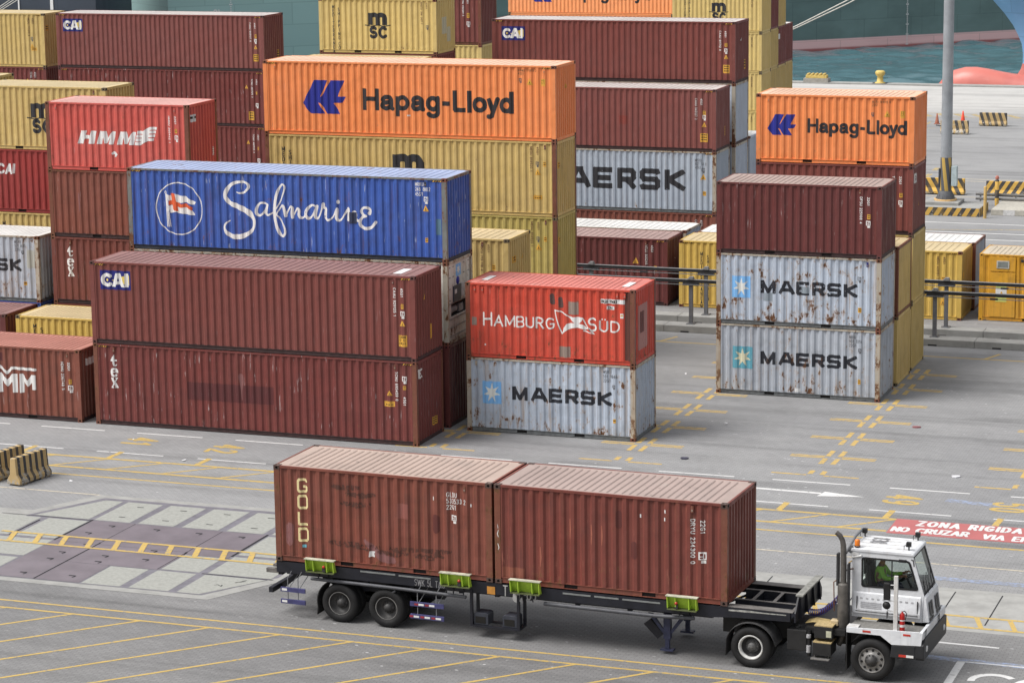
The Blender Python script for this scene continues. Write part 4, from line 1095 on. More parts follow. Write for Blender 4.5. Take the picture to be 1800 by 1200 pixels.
deco(c, 'paint_patch', rect(8.57, 8.86, 1.22, 1.62), decalmat('patch_navy', (.030, .042, .085), .4), lift=.010)
deco(c, 'paint_patch', rect(11.80, 12.0, .95, 1.50), decalmat('patch_steel', (.09, .17, .24), .5), lift=.004)
code_h(c, ('MRKU', '248 8802', '45G1'), 11.05, 2.74, .12, w=.62); box_mark(c, 11.44, 2.17); triangle(c, 11.43, 1.75, .22); sticker(c, 11.39, 11.50, .68, .84, rows=2)

# the short pair in the middle
c = container(6.79, 2.77, 0, L20, SD, GRY2, RF_W, FR_GRY, 'rusty pale grey container on the ground under the bright red one with white capitals', SHORT, cast=FRUST, rail=FR_GRY, lower=LOW_G)
star_logo(c, .56, 1.26, 1.00, 1.78, INK_LB, INK_ST); maersk_word(c, 1.66, 1.17, 3.56, .49, INK_KR, 1, .15, .013)
code_h(c, ('MSKU', '591 9846', '22G1'), 4.93, 2.40, .105, INK_GR, .66); box_mark(c, 5.30, 1.86, .05, INK_GR); sticker(c, 5.27, 5.37, .60, .74, rows=1); lock_box(c, .36, mat=FR_GRY)
c = container(6.79, 2.77, SD, L20, SD, RED_S, RF_S, FRUST, 'bright red container with thin white capitals and flag, on a rusty pale grey one', SHORT, cast=FRUST, rail=RED_S)
b0 = 1.145
deco(c, 'company_lettering', chips(union(text('H', .65, b0, .42, 1.0, .080), text('AMBURG', 1.05, b0, .345, 1.13, .080, .26), text('S', 4.43, b0, .42, 1.0, .080), text('\u00dcD', 4.82, b0, .345, 1.20, .080, .30)), 5, .25, .02), INK_W, res=.011)
fl = union(strokes([spline([(3.22,1.78,.022),(3.30,1.45,.02),(3.40,1.15,.02),(3.47,.99,.022)], 4), spline([(3.22,1.78,.022),(3.45,1.74,.022),(3.66,1.62,.022)], 4), spline([(4.22,1.55,.02),(4.36,1.28,.018),(4.61,1.03,.016)], 4), [(4.25,1.13,.022),(4.61,1.03,.012)]], .02),
           poly([(3.60,1.66),(3.74,1.60),(3.88,1.575),(4.05,1.59),(4.22,1.58),(4.18,1.46),(4.10,1.38),(4.00,1.36),(3.86,1.42),(3.74,1.54)]),
           poly([(3.47,.98),(3.54,1.20),(3.64,1.33),(3.78,1.37),(3.92,1.38),(4.06,1.36),(4.22,1.34),(4.40,1.20),(4.30,1.16),(4.16,1.20),(4.00,1.22),(3.84,1.20),(3.66,1.12)]))
deco(c, 'company_flag', fl, INK_W)
deco(c, 'number_plate_patch', rect(4.85, 5.70, 2.10, 2.25), STK_W); deco(c, 'number_lettering', text('HASU 111483', 4.88, 2.125, .095, .62, .10, .36), STK_K, lift=.009, res=.010)
deco(c, 'number_plate_patch', rect(5.07, 5.34, 1.90, 2.02), STK_W); deco(c, 'number_lettering', text('22G1', 5.11, 1.92, .08, .62, .10, .36), STK_K, lift=.009, res=.010)
sticker(c, 5.54, 5.66, 1.62, 1.78, STK_W, 1, ink=STK_Y); sticker(c, .67, .73, .44, .50, STK_W, 0)
deco(c, 'paint_patch', rect(3.70, 4.06, 1.66, 2.10), PATCH_G, lift=.004); deco(c, 'paint_patch', rect(3.38, 3.76, .17, .55), PATCH_G, lift=.004); deco(c, 'paint_patch', rect(.22, .40, 1.12, 1.40), PATCH_G, lift=.004)
for s, t in ((3.12, 2.12), (3.42, 2.02)): deco(c, 'scuff', chips(strokes([[(s, t+.16, .07), (s+.03, t-.06, .09)]], .1), 3, 2.0, .03), decalmat('scuff_dark', (.10, .06, .055), .5), lift=.004)
deco(c, 'paint_band', rect(L20-.36, L20-.17, .17, SD-.07), decalmat('primer_band', (.090, .034, .026), .3))
deco(c, 'paint_patch', rect(.42, 1.52, .45, 1.98), PATCH_P, 'end', .004); deco(c, 'paint_patch', rect(.62, 1.08, 1.02, 1.74), decalmat('patch_oxide', (.14, .05, .045), .4), 'end', .008)
for s in (.34, .62, L20-.62, L20-.36): lock_box(c, s, mat=RED_S)
for s in (.45, L20-.55): deco(c, 'roof_mark', rect(s-.12, s+.12, .7, 1.6), STK_W, 'top', .004, .03)

# the short triple at the right
c = container(13.35, 11.133, 0, L20, SD, GRY3, RF_W, FR_GRY, 'stained pale grey container on the ground with a cream star on a teal square', SHORT, cast=FRUST, rail=FR_GRY, lower=LOW_G)
star_logo(c, .61, 1.37, .96, 1.77, INK_TB, INK_SC); maersk_word(c, 1.67, 1.15, 3.55, .49, INK_KR, 2, .10, .013); code_h(c, ('MRIU', '001 3216', '22G1'), 4.93, 2.38, .105, INK_GR, .66); box_mark(c, 5.32, 1.86, .06, INK_GR)
sticker(c, 5.26, 5.36, .62, .80, rows=2); lock_box(c, .78, mat=GRY3); sticker(c, 2.95, 3.15, .20, .34, STK_W, 0)
c = container(13.35, 11.133, SD, L20, SD, GRY, RF_W, FR_GRY, 'heavily rusted pale grey container with patched black capitals, under the dark maroon one', SHORT, cast=FRUST, rail=FR_GRY, lower=LOW_G)
star_logo(c, .58, 1.28, .98, 1.77, INK_LB, INK_ST); maersk_word(c, 1.66, 1.17, 3.54, .49, INK_KR, 3, .5, .035); sticker(c, 5.23, 5.36, .64, .82, rows=2); box_mark(c, 5.27, 1.86, .07, INK_GR)
deco(c, 'paint_patch', rect(3.16, 3.44, 1.24, 1.47), PATCH_L, lift=.010); deco(c, 'paint_patch', rect(1.75, 2.10, .90, 1.20), PATCH_L, lift=.004); lock_box(c, L20-.50, mat=INK_N)
c = container(13.35, 11.133, 2*SD, L20, SD, MAR_C, RF_P2, MAR_C, 'dark maroon short container with dusty roof, stacked on two rusty pale grey ones', SHORT, cast=CAST_M, rail=MAR_C, lower=LOW_D)
code_v(c, 'DFSU 225108 4', '22G1', 5.26, 2.21); sticker(c, 5.52, 5.64, 1.43, 1.60, rows=2); box_mark(c, 5.56, 1.28); lock_box(c, L20-.80)
# the two rows behind the triple
c = container(13.38, 14.02, 0, L20, SD, YEL_C, RF_Y, YEL_C, 'lower mustard yellow container right behind the pale grey pair, on the ground', SHORT, cast=CAST_Y)
c = container(13.38, 14.02, SD, L20, SD, YEL_C, RF_Y, FRUST, 'upper mustard yellow container right behind the pale grey pair, level with the upper one', SHORT, cast=FRUST)
c = container(13.33, 16.90, 0, L20, SD, YEL_B, RF_Y, YEL_B, 'mustard yellow container at the foot of the stack topped by the short orange one', SHORT, cast=CAST_Y)
c = container(13.33, 16.90, SD, L20, SD, YEL_B, RF_Y, YEL_B, 'mustard yellow container directly under the maroon one in the short orange one\'s stack', SHORT, cast=CAST_Y)
c = container(13.31, 16.90, 2*SD, L20, SD, MAR_A, RF_M, MAR_A, 'maroon short container directly under the short orange one at upper right', SHORT, cast=CAST_M, lower=LOW_D)
code_v(c, 'TGHU 118402 6', '22G1', 5.26, 2.21); sticker(c, 5.53, 5.66, 1.42, 1.58, rows=2); box_mark(c, 5.58, 1.22); deco(c, 'side_lettering', text('TEX', .30, 1.95, .30, .60, .12, .2), INK_WW, 'end'); triangle(c, 1.15, 1.0, .16, STK_Y, 'end')
c = container(13.31, 16.90, 3*SD, L20, SD, ORA, RF_O, ORA, 'short orange container with blue emblem and black lettering, beside the lamp mast', SHORT, cast=FRUST, lower=ORA)
hapag_logo(c, .44, 1.05, .60); hapag_word(c, 1.98, 1.18, .52, 3.80); code_h(c, ('HLBU 144415 0', '22G1'), 4.46, 2.43, .085, INK_DB, .70); triangle(c, 5.03, 1.83, .24); sticker(c, 5.52, 5.70, 1.80, 2.07, rows=2, words=('22', 'G1')); box_mark(c, 4.48, 1.93, .05, INK_GR)
triangle(c, 1.2, 1.75, .16, STK_Y, 'end'); lock_box(c, .48, mat=ORA)

# left block: front row
c = container(-12.75, 0, 0, L20, SD, OXIDE, RF_OX, OXIDE, 'red-oxide container on the ground with big white letters cut by the left edge', SHORT, cast=FRUST, lower=LOW_D)
z = .90
deco(c, 'company_lettering', union(poly([(2.55, z+.01), (2.55, z+.72), (2.86, z+.72), (3.11, z+.48), (3.32, z+.70), (3.52, z+.70), (3.50, z+.02), (3.32, z+.02), (3.32, z+.42), (3.11, z+.22), (2.90, z+.44), (2.90, z+.01)]),
     poly([(3.60, z+.02), (3.62, z+.72), (3.74, z+.72), (3.92, z+.48), (4.08, z+.70), (4.25, z+.70), (4.25, z+.16), (4.10, z+.16), (4.10, z+.42), (3.94, z+.26), (3.78, z+.44), (3.76, z+.04)]),
     strokes([[(2.5, z+.90), (2.82, z+.94), (3.11, z+.72), (3.32, z+.91), (4.24, z+.89)]], .050)), INK_W)
code_v(c, 'HDMU 236748 5', '22G1', 5.31, 2.14); sticker(c, 5.59, 5.69, 1.36, 1.53, rows=2); box_mark(c, 5.64, 1.22, .09); lock_box(c, L20-.50); deco(c, 'side_lettering', rect(.45, 1.05, 1.95, 2.20), INK_WW, 'end')
deco(c, 'paint_patch', rect(2.55, 2.95, 2.05, 2.35), PATCH_D, lift=.004)
# second row
c = container(-12.40, 5.40, 0, L20, SD, YEL_P, RF_Y, YEL_P, 'bright yellow short container low down behind the red-oxide one with big white letters', SHORT, cast=CAST_Y); msc_words(c, .80, 2.29, .150)
c = container(-18.90, 5.40, 0, L20, SD, MAR_C, RF_M, MAR_C, 'dark maroon container at the left edge, beside the bright yellow short one', SHORT, cast=CAST_M)
# third row
GY = 8.18
c = container(-12.32, GY, 0, L20, SD, OXIDE2, RF_OX, OXIDE2, 'red-oxide container, foot of the coral red stack, just above the bright yellow roof', SHORT)
c = container(-12.32, GY, SD, L20, SD, OXIDE2, RF_OX, OXIDE2, 'red-oxide container with stacked white letters, second below the coral red one', SHORT, cast=FRUST, lower=LOW_D); tex(c, .66, 1.06, .95); lock_box(c, .82)
c = container(-12.32, GY, 2*SD, L20, SD, OXIDE, RF_OX, FRUST, 'plain red-oxide container without lettering directly under the coral red one', SHORT, cast=FRUST, lower=LOW_D)
deco(c, 'bare_scuff', strokes([[(1.28, 1.7, .03), (1.30, 1.3, .035), (1.29, 1.0, .015)]], .03), PATCH_S)
c = container(-12.32, GY, 3*SD, L20, SD, RED_H, RF_H, FRUST, 'coral red container with slanted white capitals ending in waves', SHORT, cast=FRUST, rail=RED_H)
P = lambda *q: poly(q)
hmm = [P((1.34, 1.03), (1.50, 1.53), (1.74, 1.53), (1.685, 1.36), (1.885, 1.36), (1.94, 1.53), (2.18, 1.53), (2.03, 1.03), (1.79, 1.03), (1.845, 1.22), (1.645, 1.22), (1.59, 1.03))]
for x in (2.16, 3.02): hmm.append(P((x, 1.03), (x+.15, 1.53), (x+.42, 1.53), (x+.48, 1.27), (x+.68, 1.53), (x+.84, 1.53), (x+.69, 1.03), (x+.49, 1.03), (x+.60, 1.30), (x+.42, 1.06), (x+.33, 1.06), (x+.29, 1.30), (x+.21, 1.03)))
for i in range(4):
    o = .175*i*.82; sh = .05*i
    q = [(3.66+sh+.08, 1.03+o), (3.92+sh+.08, 1.03+o), (4.12+sh+.05, 1.13+o), (4.32+sh, 1.20+o), (4.56+sh*1.1, 1.21+o), (4.585+sh*1.1, 1.31+o), (4.30+sh, 1.31+o), (4.10+sh+.05, 1.25+o), (3.92+sh+.08, 1.145+o), (3.69+sh+.08, 1.145+o)]
    hmm.append(poly(q))
deco(c, 'company_lettering', union(*hmm), INK_W, res=.012)
deco(c, 'sticker', poly([(2.77, .70), (2.86, .78), (2.96, .74), (3.04, .66), (2.95, .56), (2.88, .55), (2.90, .66), (2.80, .64)]), STK_W)
code_v(c, 'HMMU 200442 1', '22G1', 5.20, 2.16); sticker(c, 5.46, 5.58, 1.53, 1.68, rows=2); box_mark(c, 5.53, 1.36); lock_box(c, .46, mat=RED_H); lock_box(c, L20-.57, mat=RED_H)
sticker(c, .22, .75, 1.92, 2.20, STK_W, 1, 'end'); deco(c, 'number_lettering', text('HMMU', 2.0, .80, .09, .9, .1, .3, 'down'), INK_W, 'end', res=.011)
c = container(-18.84, 7.97, 0, L20, SD, BLU, RF_B, BLU, 'blue container showing as a thin strip under the pale grey one, left edge', SHORT)
c = container(-18.84, 7.97, SD, L20, SD, GRY3, RF_W, FR_GRY, 'pale grey container at the left edge showing two of its black capitals', SHORT, cast=FRUST, lower=LOW_G)
maersk_word(c, 1.70, 1.19, 3.57, .49, INK_K, 5, .1); code_h(c, ('MSKU', '571 3415', '22G1'), 5.03, 2.40, .105, INK_GR, .62); box_mark(c, 5.35, 1.96, .05, INK_GR); sticker(c, 5.35, 5.47, .66, .80, rows=1)
deco(c, 'paint_patch', rect(5.52, 5.88, 1.35, 2.05), decalmat('patch_buff', (.36, .36, .32), .3), lift=.004)
# fourth row
for k, (m, rf_, lab) in enumerate(((YEL_C, RF_Y, 'mustard container hidden at the foot of the stack with the deep red one'), (YEL_C, RF_Y, 'mustard yellow container at the left edge directly under the deep red one'),
                                    (RED_C, RF_S, 'deep red container with white italic letters at the left picture edge'), (YEL_C, RF_Y, 'mustard yellow container with a black logo half hidden by the coral red one'))):
    c = container(-18.66, 13.5, k*SD, L20, SD, m, rf_, m, lab, SHORT, cast=CAST_Y if m is YEL_C else CAST_M, lower=m)
    if k == 3: msc_logo(c, 2.58, 1.30, .98); msc_words(c, .72, 2.27, .155); lock_box(c, L20-.55)
    if k == 2: deco(c, 'company_lettering', union(*[bars([[(1.0+.22*0, 0)]*2], .01)]) if 0 else union(bars([[(1.66, 1.60), (1.70, 2.00)]], .045, 0), P((1.26, 1.57), (1.44, 2.00), (1.55, 2.00), (1.60, 1.57), (1.50, 1.57), (1.49, 1.66), (1.40, 1.66), (1.36, 1.57)), strokes([arc(1.08, 1.79, .15, .17, 40, 320, 12)], .05)), INK_W)
    if k == 1: msc_words(c, 1.1, 2.2, .15)
for k in range(4):
    c = container(-25.79, 16.1, k*SD, L20, SD, YEL_B, RF_Y, YEL_B, 'mustard yellow container corner at the left edge, behind the half-hidden black-logo one' if k == 3 else 'mustard container hidden below the corner at the left picture edge', SHORT, cast=CAST_Y)

# the stack with the long orange one
for k, (z, m, rf_, fr, lab) in enumerate(((0, YEL_O, RF_Y, YEL_O, 'mustard container hidden at the foot of the long orange one\'s stack'), (2.81, YEL_O, RF_Y, FRUST, 'olive yellow long container, second below the long orange one'),
        (5.706, YEL_C, RF_Y, FRUST, 'mustard long container with half-hidden black logo directly under the long orange one'), (8.602, ORA, RF_O, ORA, 'long orange container with big blue emblem, topmost in the middle of the picture'))):
    c = container(.06, 14.417, z, L40, HC if k else 2.81, m, rf_, fr, lab, LONG, cast=FRUST if k > 1 else CAST_Y, rail=m)
    if k == 3:
        hapag_logo(c, 1.68, .86, 1.0); hapag_word(c, 4.22, 1.07, .81, 6.28); code_h(c, ('HAMU 171919 2', '45G1'), 10.69, 2.75, .085, INK_DB, .74)
        triangle(c, 11.15, 2.16, .25); sticker(c, 11.60, 11.79, 2.13, 2.39, rows=2, words=('45', 'G1')); box_mark(c, 10.77, 2.34, .06, INK_GR); hazard(c); lock_box(c, .52, mat=ORA); lock_box(c, L40-.45, mat=ORA); triangle(c, 1.3, 1.95, .18, STK_Y, 'end')
        sticker(c, 6.1, 6.22, .84, .90, STK_W, 0)
    if k == 2: msc_logo(c, 5.43, 1.44, 1.33); msc_words(c, .78, 2.40, .16)
    if k in (1, 2):
        code_v(c, 'MEDU 814920 1', '45G1', 11.14, 2.70, INK_DB); triangle(c, 11.44, 1.62, .24); sticker(c, 11.66, 11.78, 1.95, 2.14, rows=2); box_mark(c, 11.42, 2.06, .07, INK_GR); sticker(c, .30, .55, 1.85, 2.10, face='end', rows=2); lock_box(c, L40-.45)
        if k == 2: sticker(c, 11.25, 11.60, .68, .84, rows=2, words=('CAUTION', ''))
for k in range(2):
    c = container(.3, 8.3, k*HC, L40, HC, YEL_C, RF_Y, YEL_C, 'mustard yellow container wedged low between the royal blue and the long orange stacks' if k else 'mustard container hidden behind the short bright red one', LONG, cast=CAST_Y)
    if k: code_v(c, 'MSCU 713 118 4', '45G1', 11.12, 2.70, INK_DB); lock_box(c, L40-1.0); triangle(c, 1.6, 2.0, .18, STK_Y, 'end'); sticker(c, .55, .85, 1.95, 2.2, face='end', rows=2); sticker(c, 11.55, 11.68, 1.75, 1.95, rows=2)

# beyond the crane rails
c = container(.60, 27.5, 0, L40, HC, MAR_C, RF_M2, MAR_C, 'dark maroon long container on the ground right behind the black crane rails', LONG, cast=CAST_M, end=MAR_E, lower=LOW_D)
code_v(c, 'MTLU 800246 7', '45G1', 11.19, 2.62); triangle(c, 10.75, 1.80, .26); sticker(c, 11.57, 11.70, 1.52, 1.72, rows=2); hazard(c); lock_box(c, L40-.98); triangle(c, 1.2, 1.9, .16, STK_W, 'end')
c = container(.66, 30.15, 0, L40, HC, GRY_C, RF_W, FR_GRY, 'white-roofed container just behind the dark maroon one at the crane rails', LONG, cast=FRUST)
c = container(13.30, 27.5, 0, L40, HC, YEL_P, RF_Y, YEL_P, 'bright mustard long container behind the crane rails and the pale grey pair', LONG, cast=FRUST, end=YEL_E)
msc_words(c, 1.0, 2.42, .150); hazard(c); code_v(c, 'MEDU 439151 2', '45G1', 11.15, 2.66, INK_DB); triangle(c, 11.42, .62, .32); sticker(c, 11.33, 11.58, 1.60, 1.82, rows=2); sticker(c, 11.28, 11.62, 1.0, 1.08, rows=1); sticker(c, .35, .6, 1.7, 1.95, face='end', rows=2)
c = container(13.42, 30.0, 0, L40, HC, GRY_C, RF_W, FRUST, 'white-roofed container behind the bright mustard long one beside the orange cabin', LONG, cast=FRUST)
# the tall block behind
z = 0
for k, (h, m, rf_, fr, lab) in enumerate(((SD, OXIDE, RF_OX, OXIDE, 'red-oxide container strip directly under the long grey one with black capitals'), (HC, GRY_C, RF_W, FR_GRY, 'long grey container with very big black capitals, between two maroon ones'), (HC, MAR_D, RF_M3, MAR_D, 'faded maroon container with white roof, stacked on the long grey one'))):
    c = container(.06, 37.2, z, L40, h, m, rf_, fr, lab, LONG, cast=CAST_M if k != 1 else FRUST, lower=LOW_D if k != 1 else LOW_G); z += h
    hazard(c)
    if k == 1: maersk_word(c, 3.55, 1.04, 7.15, 1.0, INK_K, 4, .06, .03); code_h(c, ('MSKU', '827 58 0', '45G1'), 11.20, 2.56, .12, INK_GR, .62); triangle(c, 11.58, 1.60, .26); sticker(c, 11.55, 11.72, .85, 1.05, rows=2); box_mark(c, 11.58, 2.06, .08, INK_GR)
    else: code_v(c, 'CAAU 945127 2', '45G1', 11.19, 2.47 if k else 2.3)
    if k == 2: sticker(c, 11.55, 11.70, 1.72, 1.90, rows=2); box_mark(c, 11.62, 1.62); triangle(c, 11.62, 1.16, .22); sticker(c, 11.44, 11.80, .46, .86); sticker(c, 1.55, 1.75, .6, 1.05, face='end'); deco(c, 'paint_patch', rect(7.5, 7.9, 1.2, 1.6), decalmat('patch_red', (.22, .05, .04), .4), lift=.004)
z = 0
for k, (h, m, rf_, fr, lab) in enumerate(((2.59, GRY_C, RF_W, FR_GRY, 'grey container hidden at the foot of the tall stack behind the black capitals'), (2.895, GRY_F, RF_W, FR_GRY, 'lower pale grey container end, beside the long grey one with black capitals'), (2.895, GRY_F, RF_W, FR_GRY, 'upper pale grey container end, beside the faded maroon one on the long grey'), (HC, MAR_A, RF_M3, MAR_A, 'maroon container with blue plate and white roof, right of the long orange one'))):
    c = container(.20, 40.1, z, L40, h, m, rf_, fr, lab, LONG, cast=CAST_M if k == 3 else FRUST, lower=LOW_D); z += h
    if k == 3:
        cai_logo(c, .50, 1.88); hazard(c); code_v(c, 'CAAU 811712 0', '45G1', 11.40, 2.47); sticker(c, 11.66, 11.80, 1.74, 1.90, rows=2); box_mark(c, 11.72, 1.56); triangle(c, 11.73, 1.16, .20); sticker(c, 11.58, 11.89, .49, .88); sticker(c, 1.7, 1.9, .55, 1.0, face='end'); triangle(c, 1.1, 1.95, .15, STK_W, 'end')
z = 0
for k, h in enumerate((2.73, 2.84)):
    c = container(.15, 43.0, z, L40, h, GRY_F, RF_W, GRY_F, 'pale grey container end peeping out directly left of the short orange one' if k else 'pale grey container hidden at the back of the tall block', LONG, cast=FRUST); z += h
# the pale stack behind, with the mustard top
z = 0
for k, (h, m, rf_, lab) in enumerate(((2.42, OXIDE, RF_OX, 'container hidden at the foot of the stack with the mustard top in the upper middle'), (2.42, OXIDE, RF_OX, 'container hidden in the stack with the mustard top in the upper middle'), (2.42, OXIDE, RF_OX, 'container hidden second below the mustard top in the upper middle'), (2.591, MAR_A, RF_M, 'maroon container strip under the pale mustard black-logo one above the orange roof'), (SD, YEL_F, RF_Y, 'pale mustard container with black logo standing above the long orange roof'))):
    c = container(-13.36, 36.27, z, L20, h, m, rf_, m if k < 4 else YEL_F, lab, SHORT, cast=FRUST); z += h
    if k == 4: msc_logo(c, 2.55, 1.33, .98); msc_words(c, .76, 2.27, .150); code_v(c, 'MSCU 314 207 1', '22G1', 5.26, 2.44, INK_DB); box_mark(c, 5.58, 1.3, .07, INK_GR); deco(c, 'paint_patch', rect(.8, 1.35, .9, 1.7), decalmat('patch_pale', (.50, .48, .36), .3), 'end', .004); deco(c, 'paint_patch', rect(1.5, 1.85, .5, 1.2), decalmat('patch_pale', (.50, .48, .36), .3), 'end', .004)
z = 0
for k in range(4):
    c = container(-13.32, 33.2, z, L20, 2.46, YEL_C, RF_Y, YEL_C, 'cream-roofed mustard container just behind the long orange one\'s roof' if k == 3 else 'mustard container hidden below the cream roof behind the long orange one', SHORT, cast=CAST_Y); z += 2.46
z = 0
for k, (h, m) in enumerate(((2.98, YEL_C), (2.98, YEL_C), (2.99, YEL_F), (SD, MAR_A), )):
    c = container(-17.0, 52.0, z, L20, h, m, RF_M, FRUST if k == 3 else m, ('mustard container hidden under the narrow maroon one in the upper middle', 'mustard container hidden deep under the narrow maroon one', 'pale mustard container under the narrow maroon one at the top edge', 'narrow maroon container at the top edge, right of the pale mustard one')[k], SHORT, cast=FRUST); z += h
    if k == 3: code_v(c, 'TTNU 492281 5', '22G1', 5.0, 2.5); sticker(c, 5.24, 5.40, 1.45, 1.70, rows=2); box_mark(c, 5.32, 1.15, .1)
# far left block
z = 0
for k, (h, m, rf_, lab) in enumerate(((2.577, MAR_B, RF_M, 'maroon container hidden at the foot of the far left stack'), (2.577, MAR_B, RF_M, 'maroon container, second below the faded blue-plate one at upper left'), (HC, MAR_B, RF_M, 'maroon container with small white mark under the faded blue-plate one'), (HC, MAR_D, RF_M3, 'faded maroon container with small blue plate at the upper left'))):
    c = container(-26.24, 44.49, z, L40, h, m, rf_, m, lab, LONG, cast=CAST_M, lower=LOW_D); z += h; hazard(c)
    if k == 3: cai_logo(c, .41, 1.93); code_v(c, 'CAAU 945127 6', '45G1', 11.38, 2.52); sticker(c, 11.66, 11.78, 1.72, 1.92, rows=2); box_mark(c, 11.70, 1.60); triangle(c, 11.70, 1.16, .20); sticker(c, 11.55, 11.84, .52, .89); sticker(c, 1.7, 1.9, .55, 1.0, face='end')
    else:
        code_v(c, 'TCNU 481725 3', '45G1', 11.38, h-.40); sticker(c, 11.62, 11.72, h-1.2, h-1.05, rows=2); box_mark(c, 11.68, h-1.75, .09); triangle(c, 11.1, h-.9, .2)
    if k == 2: deco(c, 'company_mark', union(P((.98, 1.3), (1.2, 2.1), (1.42, 2.1), (1.20, 1.3)), P((1.28, 1.3), (1.50, 2.1), (1.62, 2.1), (1.40, 1.3))), INK_W)
    if k == 2: sticker(c, 11.2, 11.5, .35, .8)
z = 0
for k, (h, m, rf_, lab) in enumerate(((2.53, MAR_B, RF_M, 'maroon container hidden at the foot of the stack at the top left corner'), (2.53, MAR_B, RF_M, 'maroon container hidden in the stack at the top left corner'), (HC, MAR_B, RF_M, 'maroon container under the mustard one at the top left corner'), (HC, YEL_C, RF_Y, 'mustard container at the top left corner of the picture'))):
    c = container(-39.56, 45.18, z, L40, h, m, rf_, m, lab, LONG, cast=CAST_Y if k == 3 else CAST_M, lower=m if k == 3 else LOW_D); z += h; hazard(c)
    code_v(c, 'MEDU 772310 4' if k == 3 else 'TCNU 300911 8', '45G1', 11.2, h-.25, INK_DB if k == 3 else INK_W); triangle(c, 11.4 if k == 3 else 11.0, h-1.85 if k == 3 else h-.85, .24)
    if k == 3: sticker(c, 11.32, 11.68, .90, 1.06, rows=2); sticker(c, .25, .55, 1.95, 2.25, face='end', rows=2); box_mark(c, 11.4, 1.55, .08, INK_GR)

# quayside block
tiers = [1.79, SD, SD, SD]; zz = [0, 1.79, 4.38, 6.97]
ends = [[YEL_F, YEL_F, YEL_F, YEL_F], [YEL_B, YEL_B, YEL_B, MAR_A], [YEL_B, YEL_B, MAR_A, YEL_B], [YEL_B, YEL_B, MAR_A, None]]
rown = ['front row', 'second row', 'third row', 'last row']; tn = ['on the ground', 'second tier up', 'third tier up', 'top tier']
for r in range(4):
    for k in range(4):
        m = ends[r][k]
        if m is None: continue
        colr = 'maroon' if m is MAR_A else 'pale mustard' if m is YEL_F else 'mustard'
        lab = '%s container in the quayside block, %s, %s' % (colr, rown[r], tn[k])
        if r == 0 and k == 3: lab = 'pale mustard container with black logo at the top edge beside the far orange'
        if r == 3 and k == 2: lab = 'white-roofed maroon container at the rear corner of the quayside block'
        if r == 2 and k == 2: lab = 'maroon container with white end mark in the quayside block'
        if r == 1 and k == 3: lab = 'maroon container at the top edge between mustard ones in the quayside block'
        c = container(-10.7-.12*r, 87.2+2.49*r, zz[k], L20, tiers[k], m, RF_W if (r == 3) else RF_Y, m, lab, FAR, cast=CAST_Y)
        if r == 0 and k == 3: msc_logo(c, 2.67, 1.33, .98); msc_words(c, .88, 2.30, .150)
        if r == 0: code_v(c, 'MSCU 640' if k else 'MSCU', None, 5.35, tiers[k]-.3, INK_DB)
        if r == 2 and k == 2: deco(c, 'side_lettering', rect(.3, .95, 1.75, 2.1), INK_W, 'end')
z = 0
for k, h in enumerate((2.225, 2.225, HC, HC)):
    c = container(-19.34, 96.27, z, L40, h, ORA_F, RF_O, ORA_F, ('orange container hidden at the foot of the far orange stack', 'orange container hidden in the far orange stack', 'pale orange container strip under the far orange one, above a white roof', 'pale orange container with black lettering cut by the top picture edge')[k], FAR, cast=CAST_Y); z += h
    if k == 3: hapag_logo(c, 1.68, .86, 1.0); hapag_word(c, 4.22, 1.07, .81, 6.28)

# ---------------------------------------------------------------- street furniture and the crane rails
STRIPE_K = (0.045, 0.046, 0.050)
def striped(name, yel, axis, period, duty, slope=0.0, wear=.35, conc=(0.33, 0.31, 0.27)):
    """black and yellow diagonal paint flaking off concrete or steel"""
    if name in _paint: return _paint[name]
    m = new_mat(name); nt = NT(m); T = nt.n('ShaderNodeTexCoord').outputs['Object']; P = coords(nt)
    sx = nt.n('ShaderNodeSeparateXYZ', Vector=T)
    u = nt.math('ADD', sx.outputs[axis], nt.math('MULTIPLY', sx.outputs['Z'], slope))
    fr = nt.math('FRACT', nt.math('ADD', nt.math('DIVIDE', u, period), 50.0))
    k = nt.ramp(fr, duty-.012, duty+.012)
    c = nt.mix(k, yel, STRIPE_K)
    c = nt.mix(nt.ramp(nt.noise(P, 2.5, 4), .4, .75, 0, .4), c, tuple(v*.6 for v in yel))
    z = nt.ramp(sx.outputs['Z'], .55, .0, 0.0, .10)
    fl = nt.ramp(nt.math('ADD', nt.noise(P, 5.5, 7, .72), z), .68-.14*wear, .71-.14*wear)
    c = nt.mix(fl, c, conc)
    c = nt.mix(nt.ramp(nt.noise(P, 8, 5, .7, off=(4, 1, 2)), .62, .70, 0, .6), c, (.06, .055, .045))
    finish(nt, c, rough=.75, bump=nt.noise(P, 9, 5), bump_s=.3, bump_d=.02); _paint[name] = m; return m
YS = (0.44, 0.315, 0.15); YS2 = (0.560, 0.345, 0.075)
def jersey(x, y, L, rz, label, mat, group=None, h=.90, wb=.26, wt=.10):
    b = MB(); prof = [(-wb, .05), (-wb, .18), (-wt-.04, .36), (-wt, h), (wt, h), (wt+.04, .36), (wb, .18), (wb, .05)]
    b.prism(prof, 'x', -L/2, L/2)
    for s in (-1, 1): b.box(s*L*.30-L*.14, s*L*.30+L*.14, -wb+.03, wb-.03, 0, .05)
    o = b.build('concrete_barrier', mat, None, bevel=.018); o.location = (x, y, 0); o.rotation_euler = (0, 0, rz)
    tag(o, label, 'barrier', group)
JM = striped('barrier_vertical', YS, 'X', .29, .55, 0, .62)
jersey(-10.27, -7.92, 1.62, R(81), 'flaking striped concrete barrier at the left edge, nearer of the two', JM, 'striped concrete barriers at the left')
jersey(-11.28, -7.75, 1.75, R(80), 'flaking striped concrete barrier half hidden behind its twin, left picture edge', JM, 'striped concrete barriers at the left')
